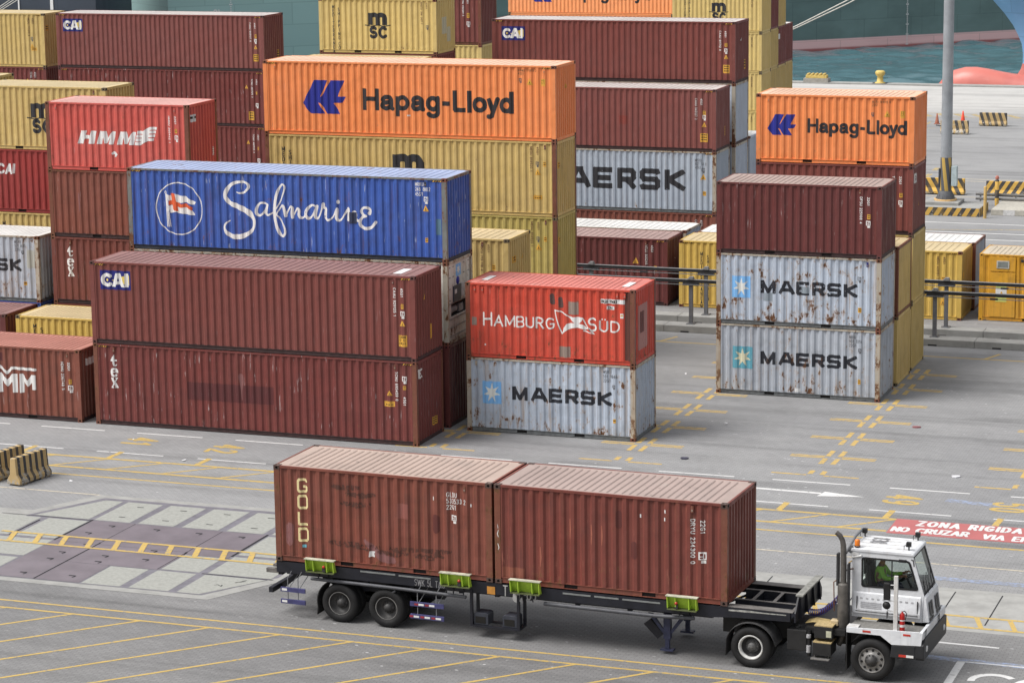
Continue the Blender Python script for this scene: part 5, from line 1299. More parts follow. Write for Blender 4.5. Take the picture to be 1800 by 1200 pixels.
JF = striped('barrier_far', YS, 'X', .42, .5, .35, .3)
jersey(.88, 93.4, 1.85, 0, 'striped concrete barrier half behind the lamp mast in the far yard, lower half bare', striped('barrier_bare', YS, 'X', .42, .5, .25, .75, (.42, .40, .36)), 'striped concrete barriers in the far yard', wb=.28)
jersey(2.55, 98.6, 1.85, 0, 'striped concrete barrier standing free in the far yard right of the lamp mast', JF, 'striped concrete barriers in the far yard', wb=.28)
JG = striped('barrier_slant', YS2, 'X', .50, .5, .62, .18)
jersey(5.1, 64.9, 3.2, 0, 'black and yellow striped barrier just behind the lamp mast base', JG, 'striped barriers around the lamp mast', wb=.30)
JH = striped('barrier_slant_back', YS2, 'X', .46, .5, -.62, .22)
jersey(8.95, 64.9, 2.1, 0, 'black and yellow striped barrier behind the steel guard rail', JH, 'striped barriers around the lamp mast', h=.82)
def cone(x, y, label, worn):
    col = (.34, .12, .075) if worn else (.75, .075, .035)
    root = tag(empty('traffic_cone', (x, y, 0)), label, 'traffic cone', 'traffic cones in the far yard')
    m = flat('cone_old' if worn else 'cone_new', col, .6)
    b = MB(); b.box(-.19, .19, -.19, .19, 0, .035); b.build('base', m, root, bevel=.01)
    b = MB(); b.lathe([(.15, .036), (.035, .72), (.0, .725)], (0, 0, 0), 'z', 20); b.build('body', m, root)
    b = MB(); b.lathe([(.108, .26), (.083, .40)], (0, 0, 0), 'z', 20); b.lathe([(.068, .50), (.052, .59)], (0, 0, 0), 'z', 20); b.build('reflective_band', STK_W if not worn else flat('band_old', (.55, .36, .12), .6), root)
cone(-1.35, 98.97, 'worn brown traffic cone left of the lamp mast in the far yard', True)
cone(.06, 101.0, 'bright red-orange traffic cone right of the lamp mast, behind a striped barrier', False)

# lamp mast on its island
b = MB(); b.box(-3.0, 8.95, 56.75, 59.4, 0, .455); o = b.build('traffic_island', [CONC], None, bevel=.02); tag(o, 'raised concrete island carrying the lamp mast', 'island')
b = MB(); b.box(-3.0, 8.92, 56.735, 56.748, .01, .44); p = b.build('striped_face', striped('island_stripes', YS2, 'X', .50, .5, -.62, .12), o, fix=True)
b = MB(); b.box(8.951, 8.965, 56.76, 59.35, .01, .44); b.build('striped_end', striped('island_end', YS2, 'Y', .50, .5, -.4, .12), o)
POLE = flat('galvanised', (0.34, 0.36, 0.385), .5, metal=.25, var=.18, scale=1.5)
root = tag(empty('lamp_mast', (6.86, 58.3, .455)), 'tall grey lamp mast with a striped foot on a concrete island', 'lamp mast')
b = MB(); b.box(-.92, .85, -.85, .88, 0, .16); b.build('plinth', CONC, root, bevel=.02)
b = MB(); b.lathe([(.60, .161), (.60, .25), (.0, .25)], (0, 0, 0), 'z', 40); b.build('base_ring', flat('ring_yellow', (.55, .36, .16), .6), root)
b = MB(); b.lathe([(.50, .251), (.50, .29), (.34, .66), (.33, .68)], (0, 0, 0), 'z', 40)
for k in range(14):
    a = k*2*math.pi/14; ca, sa = math.cos(a), math.sin(a); q = .012
    b.add([(.33*ca-q*sa, .33*sa+q*ca, .66), (.33*ca+q*sa, .33*sa-q*ca, .66), (.56*ca+q*sa, .56*sa-q*ca, .252), (.56*ca-q*sa, .56*sa+q*ca, .252)], [(0, 1, 2, 3)])
b.build('base_flange', flat('flange_grey', (.10, .105, .115), .6), root)
b = MB(); b.lathe([(.315, .68), (.300, 2.45)], (0, 0, 0), 'z', 40)
mt = new_mat('mast_stripes'); nt = NT(mt); sx = nt.n('ShaderNodeSeparateXYZ', Vector=nt.n('ShaderNodeTexCoord').outputs['Object'])
an = nt.math('DIVIDE', nt.math('ARCTAN2', sx.outputs['Y'], sx.outputs['X']), 2*math.pi)
fr = nt.math('FRACT', nt.math('ADD', nt.math('ADD', nt.math('MULTIPLY', an, 5.0), nt.math('MULTIPLY', sx.outputs['Z'], .34)), 20.0))
finish(nt, nt.mix(nt.ramp(fr, .49, .51), (.46, .31, .085), (.085, .09, .10)), rough=.6)
b.build('striped_foot', mt, root)
b = MB(); b.lathe([(.298, 2.451), (.275, 9.0), (.225, 26.0), (.0, 26.0)], (0, 0, 0), 'z', 40); b.build('pole', POLE, root)
b = MB(); b.box(.33, .62, -.25, .10, .95, 2.0); b.build('switch_box', flat('switch_box', (.42, .50, .52), .5), root, bevel=.015)
b = MB(); b.box(.295, .34, -.22, .08, 1.0, 1.95); b.box(-.36, -.28, -.2, .1, .85, 1.85); b.build('box_bracket', flat('bracket', (.05, .055, .07), .6), root)
b = MB(); b.tube([(-.30, 0, 4.1), (-.58, -.02, 4.14)], .03, 6); b.build('step_bolt', flat('bracket', (.05, .055, .07), .6), root)

b = MB(); b.lathe([(.085, 0), (.085, 1.62), (.06, 1.68), (0, 1.69)], (0, 0, 0), 'z', 24); o = b.build('guard_post', flat('post_yellow', (.50, .335, .12), .6), None); o.location = (9.29, 56.4, 0); tag(o, 'plain mustard guard post standing at the corner of the striped island', 'post')
b = MB(); b.lathe([(.11, 0), (.11, 1.42), (.0, 1.46)], (0, 0, 0), 'z', 20); o = b.build('guard_post', striped('post_stripes', YS2, 'Z', .9, .5), None); o.location = (9.15, 60.9, 0); tag(o, 'black and yellow banded post with a lamp on top, behind the steel guard rail', 'post')
b = MB(); b.lathe([(.09, 1.461), (.11, 1.55), (.06, 1.66), (0, 1.67)], (0, 0, 0), 'z', 16); b.build('warning_lamp', flat('lamp_red', (.45, .16, .12), .4), o)
root = tag(empty('guard_rail', (8.0, 61.0, 0)), 'grey steel guard rail in front of a striped barrier, right edge', 'guard rail')
b = MB()
for z in (.62, .38): b.prism([(-.03, z-.07), (-.06, z-.03), (-.06, z+.03), (-.03, z+.07), (0, z+.07), (0, z-.07)], 'x', 0, 8)
b.build('beam', flat('beam_grey', (.17, .165, .16), .5), root)
for x in (.25, 2.15, 4.05, 5.95):
    b = MB(); b.box(x-.04, x+.04, .001, .09, -.02, .72); b.build('post', POLE, root)
b = MB(); b.box(9.4, 40, 57.6, 61.5, 0, .30); o = b.build('kerb', flat('kerb_cream', (.44, .42, .37), .8), None, bevel=.02); tag(o, kind='structure')
b = MB(); b.box(10.05, 10.65, 57.585, 57.598, .01, .29); tag(b.build('kerb', flat('kerb_white', (.60, .60, .60), .8), None), kind='structure')

# crane conductor rails on posts over concrete kerbs
RAILK = flat('rail_black', (0.045, 0.048, 0.055), .45, var=.2)
RAILT = flat('rail_top', (0.20, 0.205, 0.215), .5, var=.2)
POSTG = flat('post_grey', (0.150, 0.155, 0.170), .5, var=.2)
for (y, x0, zk, zr, lab, y0k, y1k) in ((22.45, 3.10, .28, 1.98, 'black steel crane rail on grey posts, nearer of the pair', 21.92, 22.75), (24.45, 3.18, .30, 2.07, 'black steel crane rail on grey posts, farther of the pair', 23.95, 24.75)):
    k = MB(); n = 0
    for i in range(-14, 16):
        xa = -3.0+2.55*i; k.box(xa, xa+2.54, y0k, y1k, 0, zk)
    kb = k.build('kerb', CONC, None, bevel=.02); tag(kb, kind='structure')
    kd = MB()
    for i in range(-14, 16): kd.box(-2.3+2.55*i, -1.95+2.55*i, y0k-.004, y0k+.1, .005, .065)
    tag(kd.build('kerb_drain', DARKGAP, None), kind='structure')
    root = tag(empty('conductor_rail', (0, y, zk)), lab, 'rail', 'conductor rails for the yard cranes')
    zr2 = zr-zk
    b = MB(); b.box(-34, 34, -.05, .05, zr2+.01, zr2+.125, 0); b.box(-34, 34, -.075, .075, zr2+.126, zr2+.145, 1); b.build('rail', [RAILK, RAILT], root)
    b = MB(); b.box(-34, 34, -.13, -.10, zr2-.075, zr2-.045); b.build('feed_bar', RAILT, root)
    for i in range(-6, 7):
        x = x0+5.03*i
        b = MB(); b.box(x-.075, x+.075, -.075, .075, .03, zr2-.10); b.box(x-.17, x+.17, -.17, .17, 0, .03)
        b.build('post', POSTG, root)
        b = MB(); b.box(x-.12, x+.12, -.11, .11, zr2+.146, zr2+.20); b.box(x-.06, x+.10, -.09, .09, zr2+.20, zr2+.26); b.build('clamp', flat('clamp_grey', (.22, .225, .235), .5), root)
        b = MB(); b.box(x-.34, x+.34, -.10, .10, zr2-.10, zr2-.0); b.build('bracket', RAILK, root)
        b = MB(); b.box(x+2.2, x+2.5, -.16, -.06, zr2-.09, zr2-.02); b.build('splice', RAILK, root)

# orange cabin beside the mustard container
c = container(13.95+L20, 27.9, 0, L20, 2.80, CABY, roofmat('roof_cabin', (.46, .40, .31), .5, .3), CABY, 'orange site cabin with door and small window behind the crane rails', 'site cabins', cast=CABY, name='site_cabin')
c.root.name = 'site_cabin'; c.root['category'] = 'cabin'; del c.root['group']
b = MB(); y = -W/2-.010; x0 = -L20/2
b.box(x0+.45, x0+1.50, y, y+.02, .18, 2.05); b.box(x0+.45, x0+1.50, y, y+.02, 2.09, 2.70); d_ = b.build('door', paint('cabin_door', (.640, .330, .030), .05, .05, .4, .25), c.root, bevel=.006)
b = MB(); b.box(x0+.72, x0+1.24, y-.025, y-.002, 2.22, 2.54); b.box(x0+.77, x0+1.19, y-.029, y-.0255, 2.26, 2.50, 1); b.build('window', [flat('window_frame', (.5, .5, .46), .5), flat('window_pane', (.22, .24, .23), .15)], c.root)
b = MB(); b.box(x0+.70, x0+1.15, y-.006, y-.001, 1.02, 1.38); b.build('notice', STK_W, c.root)
b = MB(); b.add([(x0+.85, y-.009, 1.10), (x0+1.03, y-.009, 1.10), (x0+.94, y-.009, 1.27)], [(0, 1, 2)]); b.build('warning_symbol', STK_Y, c.root, fix=False)
for z0, z1 in ((.82, 1.015), (1.385, 1.50)):
    b = MB(); b.box(x0+.70, x0+1.15, y-.006, y-.001, z0, z1); b.build('notice', flat('notice_green', (.55, .58, .16), .5), c.root)
b = MB(); b.box(x0+1.72, x0+1.84, y-.06, y, 2.50, 2.64); b.build('lamp', flat('lamp_black', (.04, .035, .03), .5), c.root, bevel=.02)
for z0 in (.98, 1.24, 1.5):
    b = MB(); b.box(x0+2.02, x0+2.30, y-.002, y+.004, z0, z0+.22); b.lathe([(.0, -.0045), (.075, -.0035), (.075, -.003)], (x0+2.14, y, z0+.11), 'y', 18, 1); b.build('notice', [STK_W, flat('notice_blue', (.06, .16, .55), .5)], c.root)

# bollards on the quay
def bollard(x, y, label, kind):
    root = tag(empty('bollard', (x, y, .10)), label, 'bollard', 'yellow mooring bollards on the quay edge')
    m = flat('bollard_yellow', (.62, .46, .14), .6)
    b = MB()
    if kind: b.lathe([(.42, 0), (.42, .06), (.26, .10), (.22, .52), (.36, .66), (.40, .86), (.30, .98), (0, 1.0)], (0, 0, 0), 'z', 24)
    else: b.box(-.85, .85, -.3, .3, .30, .55); [b.box(-.75+.32*i, -.58+.32*i, -.32, .32, .551, .68) for i in range(5)]
    b.build('head', m, root, bevel=.03 if not kind else 0)
    b = MB(); b.box(-1.0, 1.0, -.45, .45, -.02, .0 if kind else .30) if not kind else b.box(-.6, .6, -.45, .45, -.03, 0); b.build('base_plate', flat('bollard_base', (.34, .33, .30), .8), root)
bollard(-10.9, YQ-.6, 'yellow mushroom mooring bollard on the quay edge in front of the water', True)
bollard(-16.0, YQ-.6, 'low yellow block on the quay edge right of the quayside containers', False)

# ---------------------------------------------------------------- ships
def hull_material(name, top, boot, zb, line=(.16, .028, .030), zl=-2.55, grime=.5):
    m = new_mat(name); nt = NT(m); P = coords(nt, True); z = nt.n('ShaderNodeSeparateXYZ', Vector=P).outputs['Z']
    big = nt.noise(P, .10, 4, .6, stretch=(1, 1, 2)); st = nt.noise(P, .5, 5, .65, stretch=(.12, .12, 1.6)); vr = nt.noise(P, .8, 4, .6, stretch=(1, 1, .06))
    c = nt.mix(nt.ramp(big, .35, .68), top, tuple(v*.72 for v in top))
    c = nt.mix(nt.ramp(st, .58, .74, 0, grime), c, tuple(min(1, v*1.4+.05) for v in top))
    c = nt.mix(nt.ramp(vr, .6, .75, 0, grime*.6), c, tuple(v*.55 for v in top))
    bt = nt.mix(nt.ramp(st, .45, .7, 0, .5), boot, tuple(v*.78 for v in boot))
    bt = nt.mix(nt.ramp(nt.noise(P, 1.4, 6, .7), .63, .70, 0, .8), bt, (.22, .11, .11))
    c = nt.mix(nt.ramp(z, zb-.06, zb+.06, 1, 0), c, bt)
    c = nt.mix(nt.ramp(z, zl-.15, zl+.10, 1, 0), c, line)
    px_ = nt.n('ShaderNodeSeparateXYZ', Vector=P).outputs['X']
    if zb < -1.5 and zb > -2.0: c = nt.mix(nt.ramp(px_, -66.0, -70.5), c, tuple(min(1, v*2.0) for v in top))      # the hull colour turns paler towards its left end
    seam = nt.n('ShaderNodeTexBrick', Vector=nt.n('ShaderNodeMapping', Vector=P, Rotation=(R(90), 0, 0)).outputs[0], Scale=.12, Mortar__Size=.006, Mortar__Smooth=.4, Color1=(1, 1, 1, 1), Color2=(.93, .93, .93, 1), Mortar=(.80, .80, .80, 1)).outputs['Color']
    c = nt.mix(1.0, c, seam, 'MULTIPLY')
    finish(nt, c, rough=.42, spec=.4, bump=big, bump_s=.2, bump_d=.3); return m
def along(pts, z0, z1, n=1):
    b = MB(); vs = [(p[0], p[1], z0) for p in pts]+[(p[0], p[1], z1) for p in pts]; k = len(pts)
    b.add(vs, [(i, i+1, k+i+1, k+i) for i in range(k-1)], 0, True); return b
hd = Vector((.7247, .689)); hn = Vector((-.689, .7247)); h0 = Vector((-32.485, 188.36))
root = tag(empty('cargo_ship', (-32.5, 188.4, -3)), 'dark teal ship hull in the background, pink band along its waterline', 'ship')
near = [h0+hd*t for t in (-68, -40, 0, 40, 70)]; bow = [h0+hd*95+hn*4, h0+hd*112+hn*14]; far = [h0+hd*70+hn*30, h0-hd*60+hn*32, h0-hd*70+hn*20]
ring_ = [(p.x, p.y) for p in near+bow+far]; ring_.append(ring_[0])
b = along(ring_, -6, 16); k = len(ring_)-1
b.add([(p[0], p[1], 16) for p in ring_[:-1]], [tuple(range(k))], 0)
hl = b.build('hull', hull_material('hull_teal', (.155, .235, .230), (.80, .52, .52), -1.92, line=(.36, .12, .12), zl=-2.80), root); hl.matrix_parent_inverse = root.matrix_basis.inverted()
def draft(t0, z0, z1, name='draft_marks'):
    b = MB(); z = z0; i = 0
    while z < z1:
        wd = .14 if i % 5 else .34; p = h0+hd*t0-hn*.05
        q = [p-hd*wd/2, p+hd*wd/2]
        b.add([(q[0].x, q[0].y, z), (q[1].x, q[1].y, z), (q[1].x, q[1].y, z+.11), (q[0].x, q[0].y, z+.11)], [(0, 1, 2, 3)]); z += .21; i += 1
    o = b.build(name, STK_W, root, fix=False); o.matrix_parent_inverse = root.matrix_basis.inverted()
draft(12.7, -2.9, 6); draft(-61.9, 1.0, 6)
f = union(text('3L', 0, 0, .75, .8, .08, .3, 'h'))
p0 = h0-hd*63.6-hn*.06
me = sdf_mesh(f, .03, lambda s, q: np.c_[p0.x+hd.x*s, p0.y+hd.y*s, 3.0+q]); o = link_mesh('hull_lettering', me, STK_W, root); o.matrix_parent_inverse = root.matrix_basis.inverted()

root = tag(empty('cargo_ship', (-100, 140, -3)), 'dark navy ship hull at the top left corner of the picture', 'ship')
b = along([(-83.6, 131), (-83.25, 132.5), (-84.5, 139.5), (-86, 141), (-150, 143), (-150, 131), (-83.6, 131)], -6, 14); b.add([(-83.6, 131, 14), (-84.5, 139.5, 14), (-150, 143, 14), (-150, 131, 14)], [(0, 1, 2, 3)])
hl = b.build('hull', hull_material('hull_navy', (.040, .052, .072), (.20, .06, .06), -2.2, grime=.7), root); hl.matrix_parent_inverse = root.matrix_basis.inverted()
b = MB(); b.box(-91.52, -91.38, 130.93, 130.985, -1, 12); b.box(-88.2, -87.9, 130.93, 130.985, 4.6, 12); o = b.build('hull_stripe', STK_W, root); o.matrix_parent_inverse = root.matrix_basis.inverted()
ROPE = flat('rope', (.55, .54, .50), .8)
for i, dz in enumerate((0, .55, 1.15)):
    b = MB(); b.tube([(-88.0-.3*i, 129, 6.9+.1*i), (-91.6-.5*i, 128, 4.7-.1*i), (-98, 127, .8), (-98.5, YQ-.5, .1)], .035, 6)
    tag(b.build('mooring_rope', ROPE), 'pale mooring rope running down from the navy ship at the top left corner', 'rope', 'mooring ropes at the top left corner')

# the blue ship: stem, bulb and flared bow, lying along the quay to the right
root = tag(empty('cargo_ship', (2, 148, -3)), 'blue ship bow with a pink bulbous nose, top right corner', 'ship')
BS = hull_material('hull_blue', (.230, .450, .720), (.52, .155, .130), -.22, zl=-9, grime=.5)
b = MB(); rows = []
stem = [(-8.9, 9.0, .9), (-7.4, 7.0, .7), (-6.0, 5.2, .5), (-5.0, 4.1, .40), (-4.19, 3.03, .30), (-3.75, 2.2, .24), (-3.42, 1.43, .20), (-3.30, .6, .18), (-3.30, -.13, .18), (-3.45, -.7, .2), (-3.7, -1.1, .25), (-4.0, -3.5, .3)]
for (x, z, r) in stem:
    flare = max(0.0, (z+1)/10)
    row = []
    for t, hw in ((0, 0), (.25, r), (1.2, r+.35+.9*flare), (4, 1.3+2.4*flare), (9, 3.2+4.2*flare), (18, 7.0+5.0*flare), (32, 11.5+3.5*flare), (60, 14+1.5*flare)): row.append((x+t, 148-hw, z))
    rows.append(row)
vs = [p for r_ in rows for p in r_]; n = len(rows[0])
fs = [(i*n+j, i*n+j+1, (i+1)*n+j+1, (i+1)*n+j) for i in range(len(rows)-1) for j in range(n-1)]
b.add(vs, fs, 0, True); b.add([(p[0], 296-p[1], p[2]) for p in vs], [f[::-1] for f in fs], 0, True)
o = b.build('hull', BS, root); o.matrix_parent_inverse = root.matrix_basis.inverted()
b = MB()
axis_pts = [(-10.75, -2.7, .05), (-10.5, -2.6, .55), (-10.0, -2.5, 1.05), (-9.2, -2.4, 1.52), (-8.2, -2.4, 1.80), (-7.2, -2.45, 1.87), (-6.2, -2.55, 1.83), (-5.0, -2.75, 1.80), (-4.0, -2.95, 1.85), (-2.0, -3.2, 2.0), (2, -3.8, 2.6), (8, -5, 3.6)]
vs = []; n = 28
for (x, z, r) in axis_pts:
    for k in range(n): vs.append((x, 148+r*.78*math.cos(2*math.pi*k/n), z+r*math.sin(2*math.pi*k/n)))
b.add(vs, [(i*n+k, i*n+(k+1) % n, (i+1)*n+(k+1) % n, (i+1)*n+k) for i in range(len(axis_pts)-1) for k in range(n)]+[tuple(range(n))], 0, True)
mt = new_mat('bulb_pink'); nt = NT(mt); P = coords(nt, True)
cc = nt.mix(nt.ramp(nt.noise(P, .5, 5, .6), .4, .7), (.56, .170, .140), (.48, .140, .120)); cc = nt.mix(nt.ramp(nt.noise(P, 2, 5, .6, stretch=(.2, 1, 1)), .6, .75, 0, .4), cc, (.60, .30, .27)); finish(nt, cc, rough=.35)
o = b.build('bulbous_bow', mt, root); o.matrix_parent_inverse = root.matrix_basis.inverted()
for i in range(2):
    b = MB(); b.tube([(-5.6+.1*i, 145.8, 12.0), (-13.97+.02*i, 127+.1*i, 6.49-.35*i), (-17.75, 126.9, 4.55-.2*i), (-25.3, 126.2, .55)] if False else [(-9.6, 127.6, 8.72-.1*i), (-13.97, 127.2, 6.47-.28*i), (-17.75, 127, 4.55-.16*i), (-25.6, 126, .8)], .05, 6)
    tag(b.build('mooring_rope', ROPE), 'taut white mooring rope slanting up to the right from behind the quayside containers', 'rope', 'mooring ropes at the upper right')

# ---------------------------------------------------------------- the truck: trailer, two containers, tractor, driver
TX, TY, TYAW = 16.05, -19.476, -0.039
STEELB = flat('chassis_navy', (0.013, 0.014, 0.021), .5, var=.35, scale=3)
STEELT = flat('chassis_worn_top', (0.155, 0.145, 0.138), .6, var=.4, scale=4)
LIME = flat('guide_lime', (0.400, 0.590, 0.060), .5, var=.22, scale=5)
LIMEW = flat('guide_lip', (0.50, 0.50, 0.40), .6, var=.4, scale=6)
TYRE = flat('tyre', (0.011, 0.011, 0.012), .75, var=.3, scale=5)
RIM_D = flat('rim_dark', (0.055, 0.054, 0.055), .5, var=.3, scale=8)
RIM_G = flat('rim_steel', (0.24, 0.235, 0.23), .45, metal=.3, var=.3, scale=8)
RIM_W = flat('rim_white', (0.55, 0.55, 0.54), .45, var=.25, scale=8)
LAMP_R = flat('lamp_red_lens', (0.50, 0.045, 0.03), .25); LAMP_O = flat('lamp_orange_lens', (0.72, 0.20, 0.025), .25)
BLUEG = flat('guard_blue', (0.055, 0.055, 0.150), .5, var=.3)
def wheel(parent, x, y, z, s, r, w, kind):
    """s = +1: outer face towards -Y"""
    b = MB(); P = [(.60*r, .05), (.62*r, .012), (.78*r, -.004), (.92*r, .012), (.985*r, .05), (r, .085), (r, .26*1), (.985*r, .29), (.90*r, .31)]
    if w > .4: P += [(.90*r, .33), (.985*r, .35), (r, .38), (r, .56), (.95*r, .60)]
    else: P += [(.78*r, .32)]
    P += [(.60*r, P[-1][1]-.02)]
    b.lathe([(p, s*q) for p, q in P], (x, y, z), 'y', 48)
    for q in (.13, .19): b.lathe([(r+.001, s*(q)), (r+.001, s*(q+.016))], (x, y, z), 'y', 48)
    t = b.build('wheel', TYRE, parent)
    b = MB()
    if kind == 'steer':
        b.lathe([(.605*r, s*.05), (.60*r, s*.02), (.56*r, s*.03), (.54*r, s*.06), (.42*r, s*.035), (.33*r, s*.03), (.30*r, s*.0)], (x, y, z), 'y', 48)
        for k in range(10):
            a = k*math.pi/5+.2; cx, cz = x+.47*r*math.cos(a), z+.47*r*math.sin(a)
            b.lathe([(0, -s*.001), (.060*r, -s*.001), (.060*r, s*.02)], (cx, y+s*.030, cz), 'y', 12, 1)
    elif kind == 'drive':
        b.lathe([(.605*r, s*.05), (.60*r, s*.010), (.535*r, s*.012), (.49*r, s*.09)], (x, y, z), 'y', 48, 0)
        b.lathe([(.49*r, s*.09), (.46*r, s*.20), (.30*r, s*.22)], (x, y, z), 'y', 48, 1)
    else:
        b.lathe([(.605*r, s*.05), (.60*r, s*.02), (.565*r, s*.025)], (x, y, z), 'y', 48, 0)
        b.lathe([(.565*r, s*.025), (.53*r, s*.16), (.34*r, s*.19)], (x, y, z), 'y', 48, 1)
    rim = b.build('rim', [RIM_G, flat('rim_shadow', (.012, .012, .013), .8)] if kind == 'steer' else [RIM_W if kind == 'drive' else flat('rim_edge', (.22, .215, .21), .5), RIM_D], t)
    b = MB(); d0 = .03 if kind == 'steer' else .19
    b.lathe([(.34*r, s*(d0+.01)), (.30*r, s*(d0-.03)), (.20*r, s*(d0-.05)), (.18*r, s*(d0-.12)), (.0, s*(d0-.13))], (x, y, z), 'y', 28)
    for k in range(10):
        a = k*math.pi/5; b.tube([(x+.265*r*math.cos(a), y+s*(d0+.0), z+.265*r*math.sin(a)), (x+.265*r*math.cos(a), y+s*(d0-.055), z+.265*r*math.sin(a))], .017, 6)
    b.build('hub', RIM_D if kind != 'drive' else flat('hub_grey', (.13, .13, .13), .5, var=.5, scale=20), t)
    return t
TR = tag(empty('container_trailer', (TX, TY, 0), TYAW), 'dark navy container trailer with lime green corner guides behind the white tractor', 'trailer')
ZB = 1.505
b = MB()
for y in (.50, 1.80):
    b.box(-12.4, -.55, y, y+.14, 1.02, 1.06); b.box(-12.4, -.55, y+.06, y+.08, 1.06, ZB-.04); b.box(-12.4, -.55, y, y+.14, ZB-.04, ZB)
    b.prism([(-.55, 1.02), (-.1, 1.24), (1.70, 1.27), (1.70, 1.30), (-.12, 1.28), (-.55, 1.06)], 'y', y, y+.14)
b.build('main_beam', STEELB, TR)
b = MB()
for y0 in (.02, 2.30):
    b.box(-12.45, -.4, y0, y0+.11, 1.20, ZB-.005)
    b.prism([(-.4, 1.20), (.2, 1.25), (1.60, 1.28), (1.60, ZB), (-.4, ZB)], 'y', y0, y0+.11)
b.build('side_rail', [STEELB], TR)
b = MB()
for x in (-12.4, -11.1, -9.9, -8.6, -7.2, -6.2, -5.3, -4.0, -2.6, -1.1):
    b.box(x-.06, x+.06, .132, .498, 1.10, ZB-.01); b.box(x-.06, x+.06, .642, 1.798, 1.12, ZB-.01); b.box(x-.06, x+.06, 1.942, 2.298, 1.10, ZB-.01)
b.build('cross_member', STEELB, TR)
b = MB()
for y0, y1 in ((.02, .30), (.72, .80), (1.62, 1.70), (2.13, 2.42)): b.box(-.02, 1.66, y0, y1, ZB+.001, ZB+.012)
for x in (.38, .92): b.box(x, x+.09, .801, 1.619, ZB+.001, ZB+.012)
b.box(1.58, 1.70, .301, 2.129, ZB+.001, ZB+.012)
b.build('deck_flange', STEELT, TR)
b = MB()
for y in (.73, 1.63): b.box(-.02, 1.58, y, y+.06, 1.29, ZB)
for x in (.39, .93, 1.52): b.box(x, x+.06, .80, 1.62, 1.30, ZB)
b.box(-.02, 1.58, .14, 2.30, 1.285, 1.295)
b.build('neck_frame', STEELB, TR)
b = MB(); b.prism([(.02, 1.27), (2.42, 1.27), (2.42, ZB), (2.12, 1.86), (.32, 1.86), (.02, ZB)], 'x', 1.70, 1.74)
for y in (.35, .9, 1.5, 2.05): b.prism([(1.74, 1.30), (1.82, 1.30), (1.78, 1.80), (1.74, 1.80)], 'y', y, y+.03)
o = b.build('headboard', STEELB, TR); 
b = MB(); b.box(1.66, 1.84, .30, 2.14, 1.861, 1.90); b.build('headboard_cap', flat('cap_grey', (.27, .27, .25), .6, var=.4), TR)
b = MB(); b.add([(.03, .018, 1.405), (1.5, .018, 1.43), (1.5, .018, 1.455), (.9, .018, 1.45), (.55, .018, 1.465), (.03, .018, 1.445)], [tuple(range(6))]); b.build('bare_scuff', flat('scuff_pale', (.38, .38, .36), .6, var=.5, scale=14), TR, fix=False)
# corner guides
for i, (x0, x1) in enumerate(((-11.51, -10.64), (-7.66, -6.79), (-5.73, -4.87), (-1.53, -.70))):
    for side in (0, 1):
        Y = (lambda y: y) if side == 0 else (lambda y: 2.438-y)
        b = MB(); b.prism([(Y(-.02), 1.37), (Y(-.035), 1.37), (Y(-.155), 1.70), (Y(-.14), 1.70)], 'x', x0+.05, x1-.05)
        for q in (x0+.03, x0+.24, x1-.24, x1-.05): b.prism([(Y(-.036), 1.37), (Y(-.20), 1.39), (Y(-.235), 1.68), (Y(-.150), 1.695)], 'x', q, q+.02)
        g = b.build('corner_guide', LIME, TR)
        b = MB(); b.prism([(Y(-.10), 1.701), (Y(-.25), 1.701), (Y(-.25), 1.722), (Y(-.10), 1.722)], 'x', x0, x1); b.build('guide_lip', LIMEW, g)
        b = MB(); b.prism([(Y(-.01), 1.35), (Y(-.22), 1.35), (Y(-.22), 1.368), (Y(-.01), 1.368)], 'x', x0+.03, x1-.03); b.build('guide_foot', flat('guide_dark', (.10, .115, .05), .6), g)
        if side == 0 and i != 2:
            xl = (x0+.55, x0+.55, 0, x0+.27)[i]; b = MB(); b.box(xl-.045, xl+.045, -.205, -.165, 1.39, 1.50); b.lathe([(.0, -.04), (.035, -.03), (.04, 0)], (xl, -.19, 1.53), 'y', 14, 1); b.build('marker_lamp', [flat('lamp_base', (.03, .03, .03), .6), LAMP_R], g)
        b = MB(); b.prism([(Y(.02), 1.10), (Y(-.02), 1.30), (Y(-.02), 1.36), (Y(.02), 1.36)], 'x', x0+.28, x0+.31); b.prism([(Y(.02), 1.10), (Y(-.02), 1.30), (Y(-.02), 1.36), (Y(.02), 1.36)], 'x', x1-.31, x1-.28); b.build('guide_bracket', STEELB, g)
# running gear
for x in (-10.62, -9.27):
    wheel(TR, x, -.02, .52, 1, .52, .6, 'trail'); wheel(TR, x, 2.46, .52, -1, .52, .6, 'trail')
    b = MB(); b.tube([(x, .3, .52), (x, 2.14, .52)], .075, 12); b.box(x-.09, x+.09, .55, .75, .44, .66); b.box(x-.09, x+.09, 1.70, 1.90, .44, .66); b.build('axle', STEELB, TR)
b = MB()
for y in (.52, 1.82): b.prism([(-11.3, .95), (-10.62, .66), (-9.95, .78), (-9.27, .66), (-8.6, .95), (-8.6, 1.02), (-11.3, 1.02)], 'y', y, y+.10)
b.build('suspension', STEELB, TR)
b = MB(); a0 = [(-10.62+.63*math.cos(R(a)), .52+.63*math.sin(R(a))) for a in range(95, 196, 10)]+[(-11.26, .16)]
for p, q in zip(a0[:-1], a0[1:]):
    vs = [(p[0], -.02, p[1]), (q[0], -.02, q[1]), (q[0], .58, q[1]), (p[0], .58, p[1])]; b.add(vs+[(v[0]-.02, v[1], v[2]+.012) for v in vs], [(0, 1, 2, 3), (7, 6, 5, 4), (0, 1, 5, 4), (3, 2, 6, 7)])
b.build('mudguard', flat('mudguard_black', (.022, .022, .023), .7), TR)
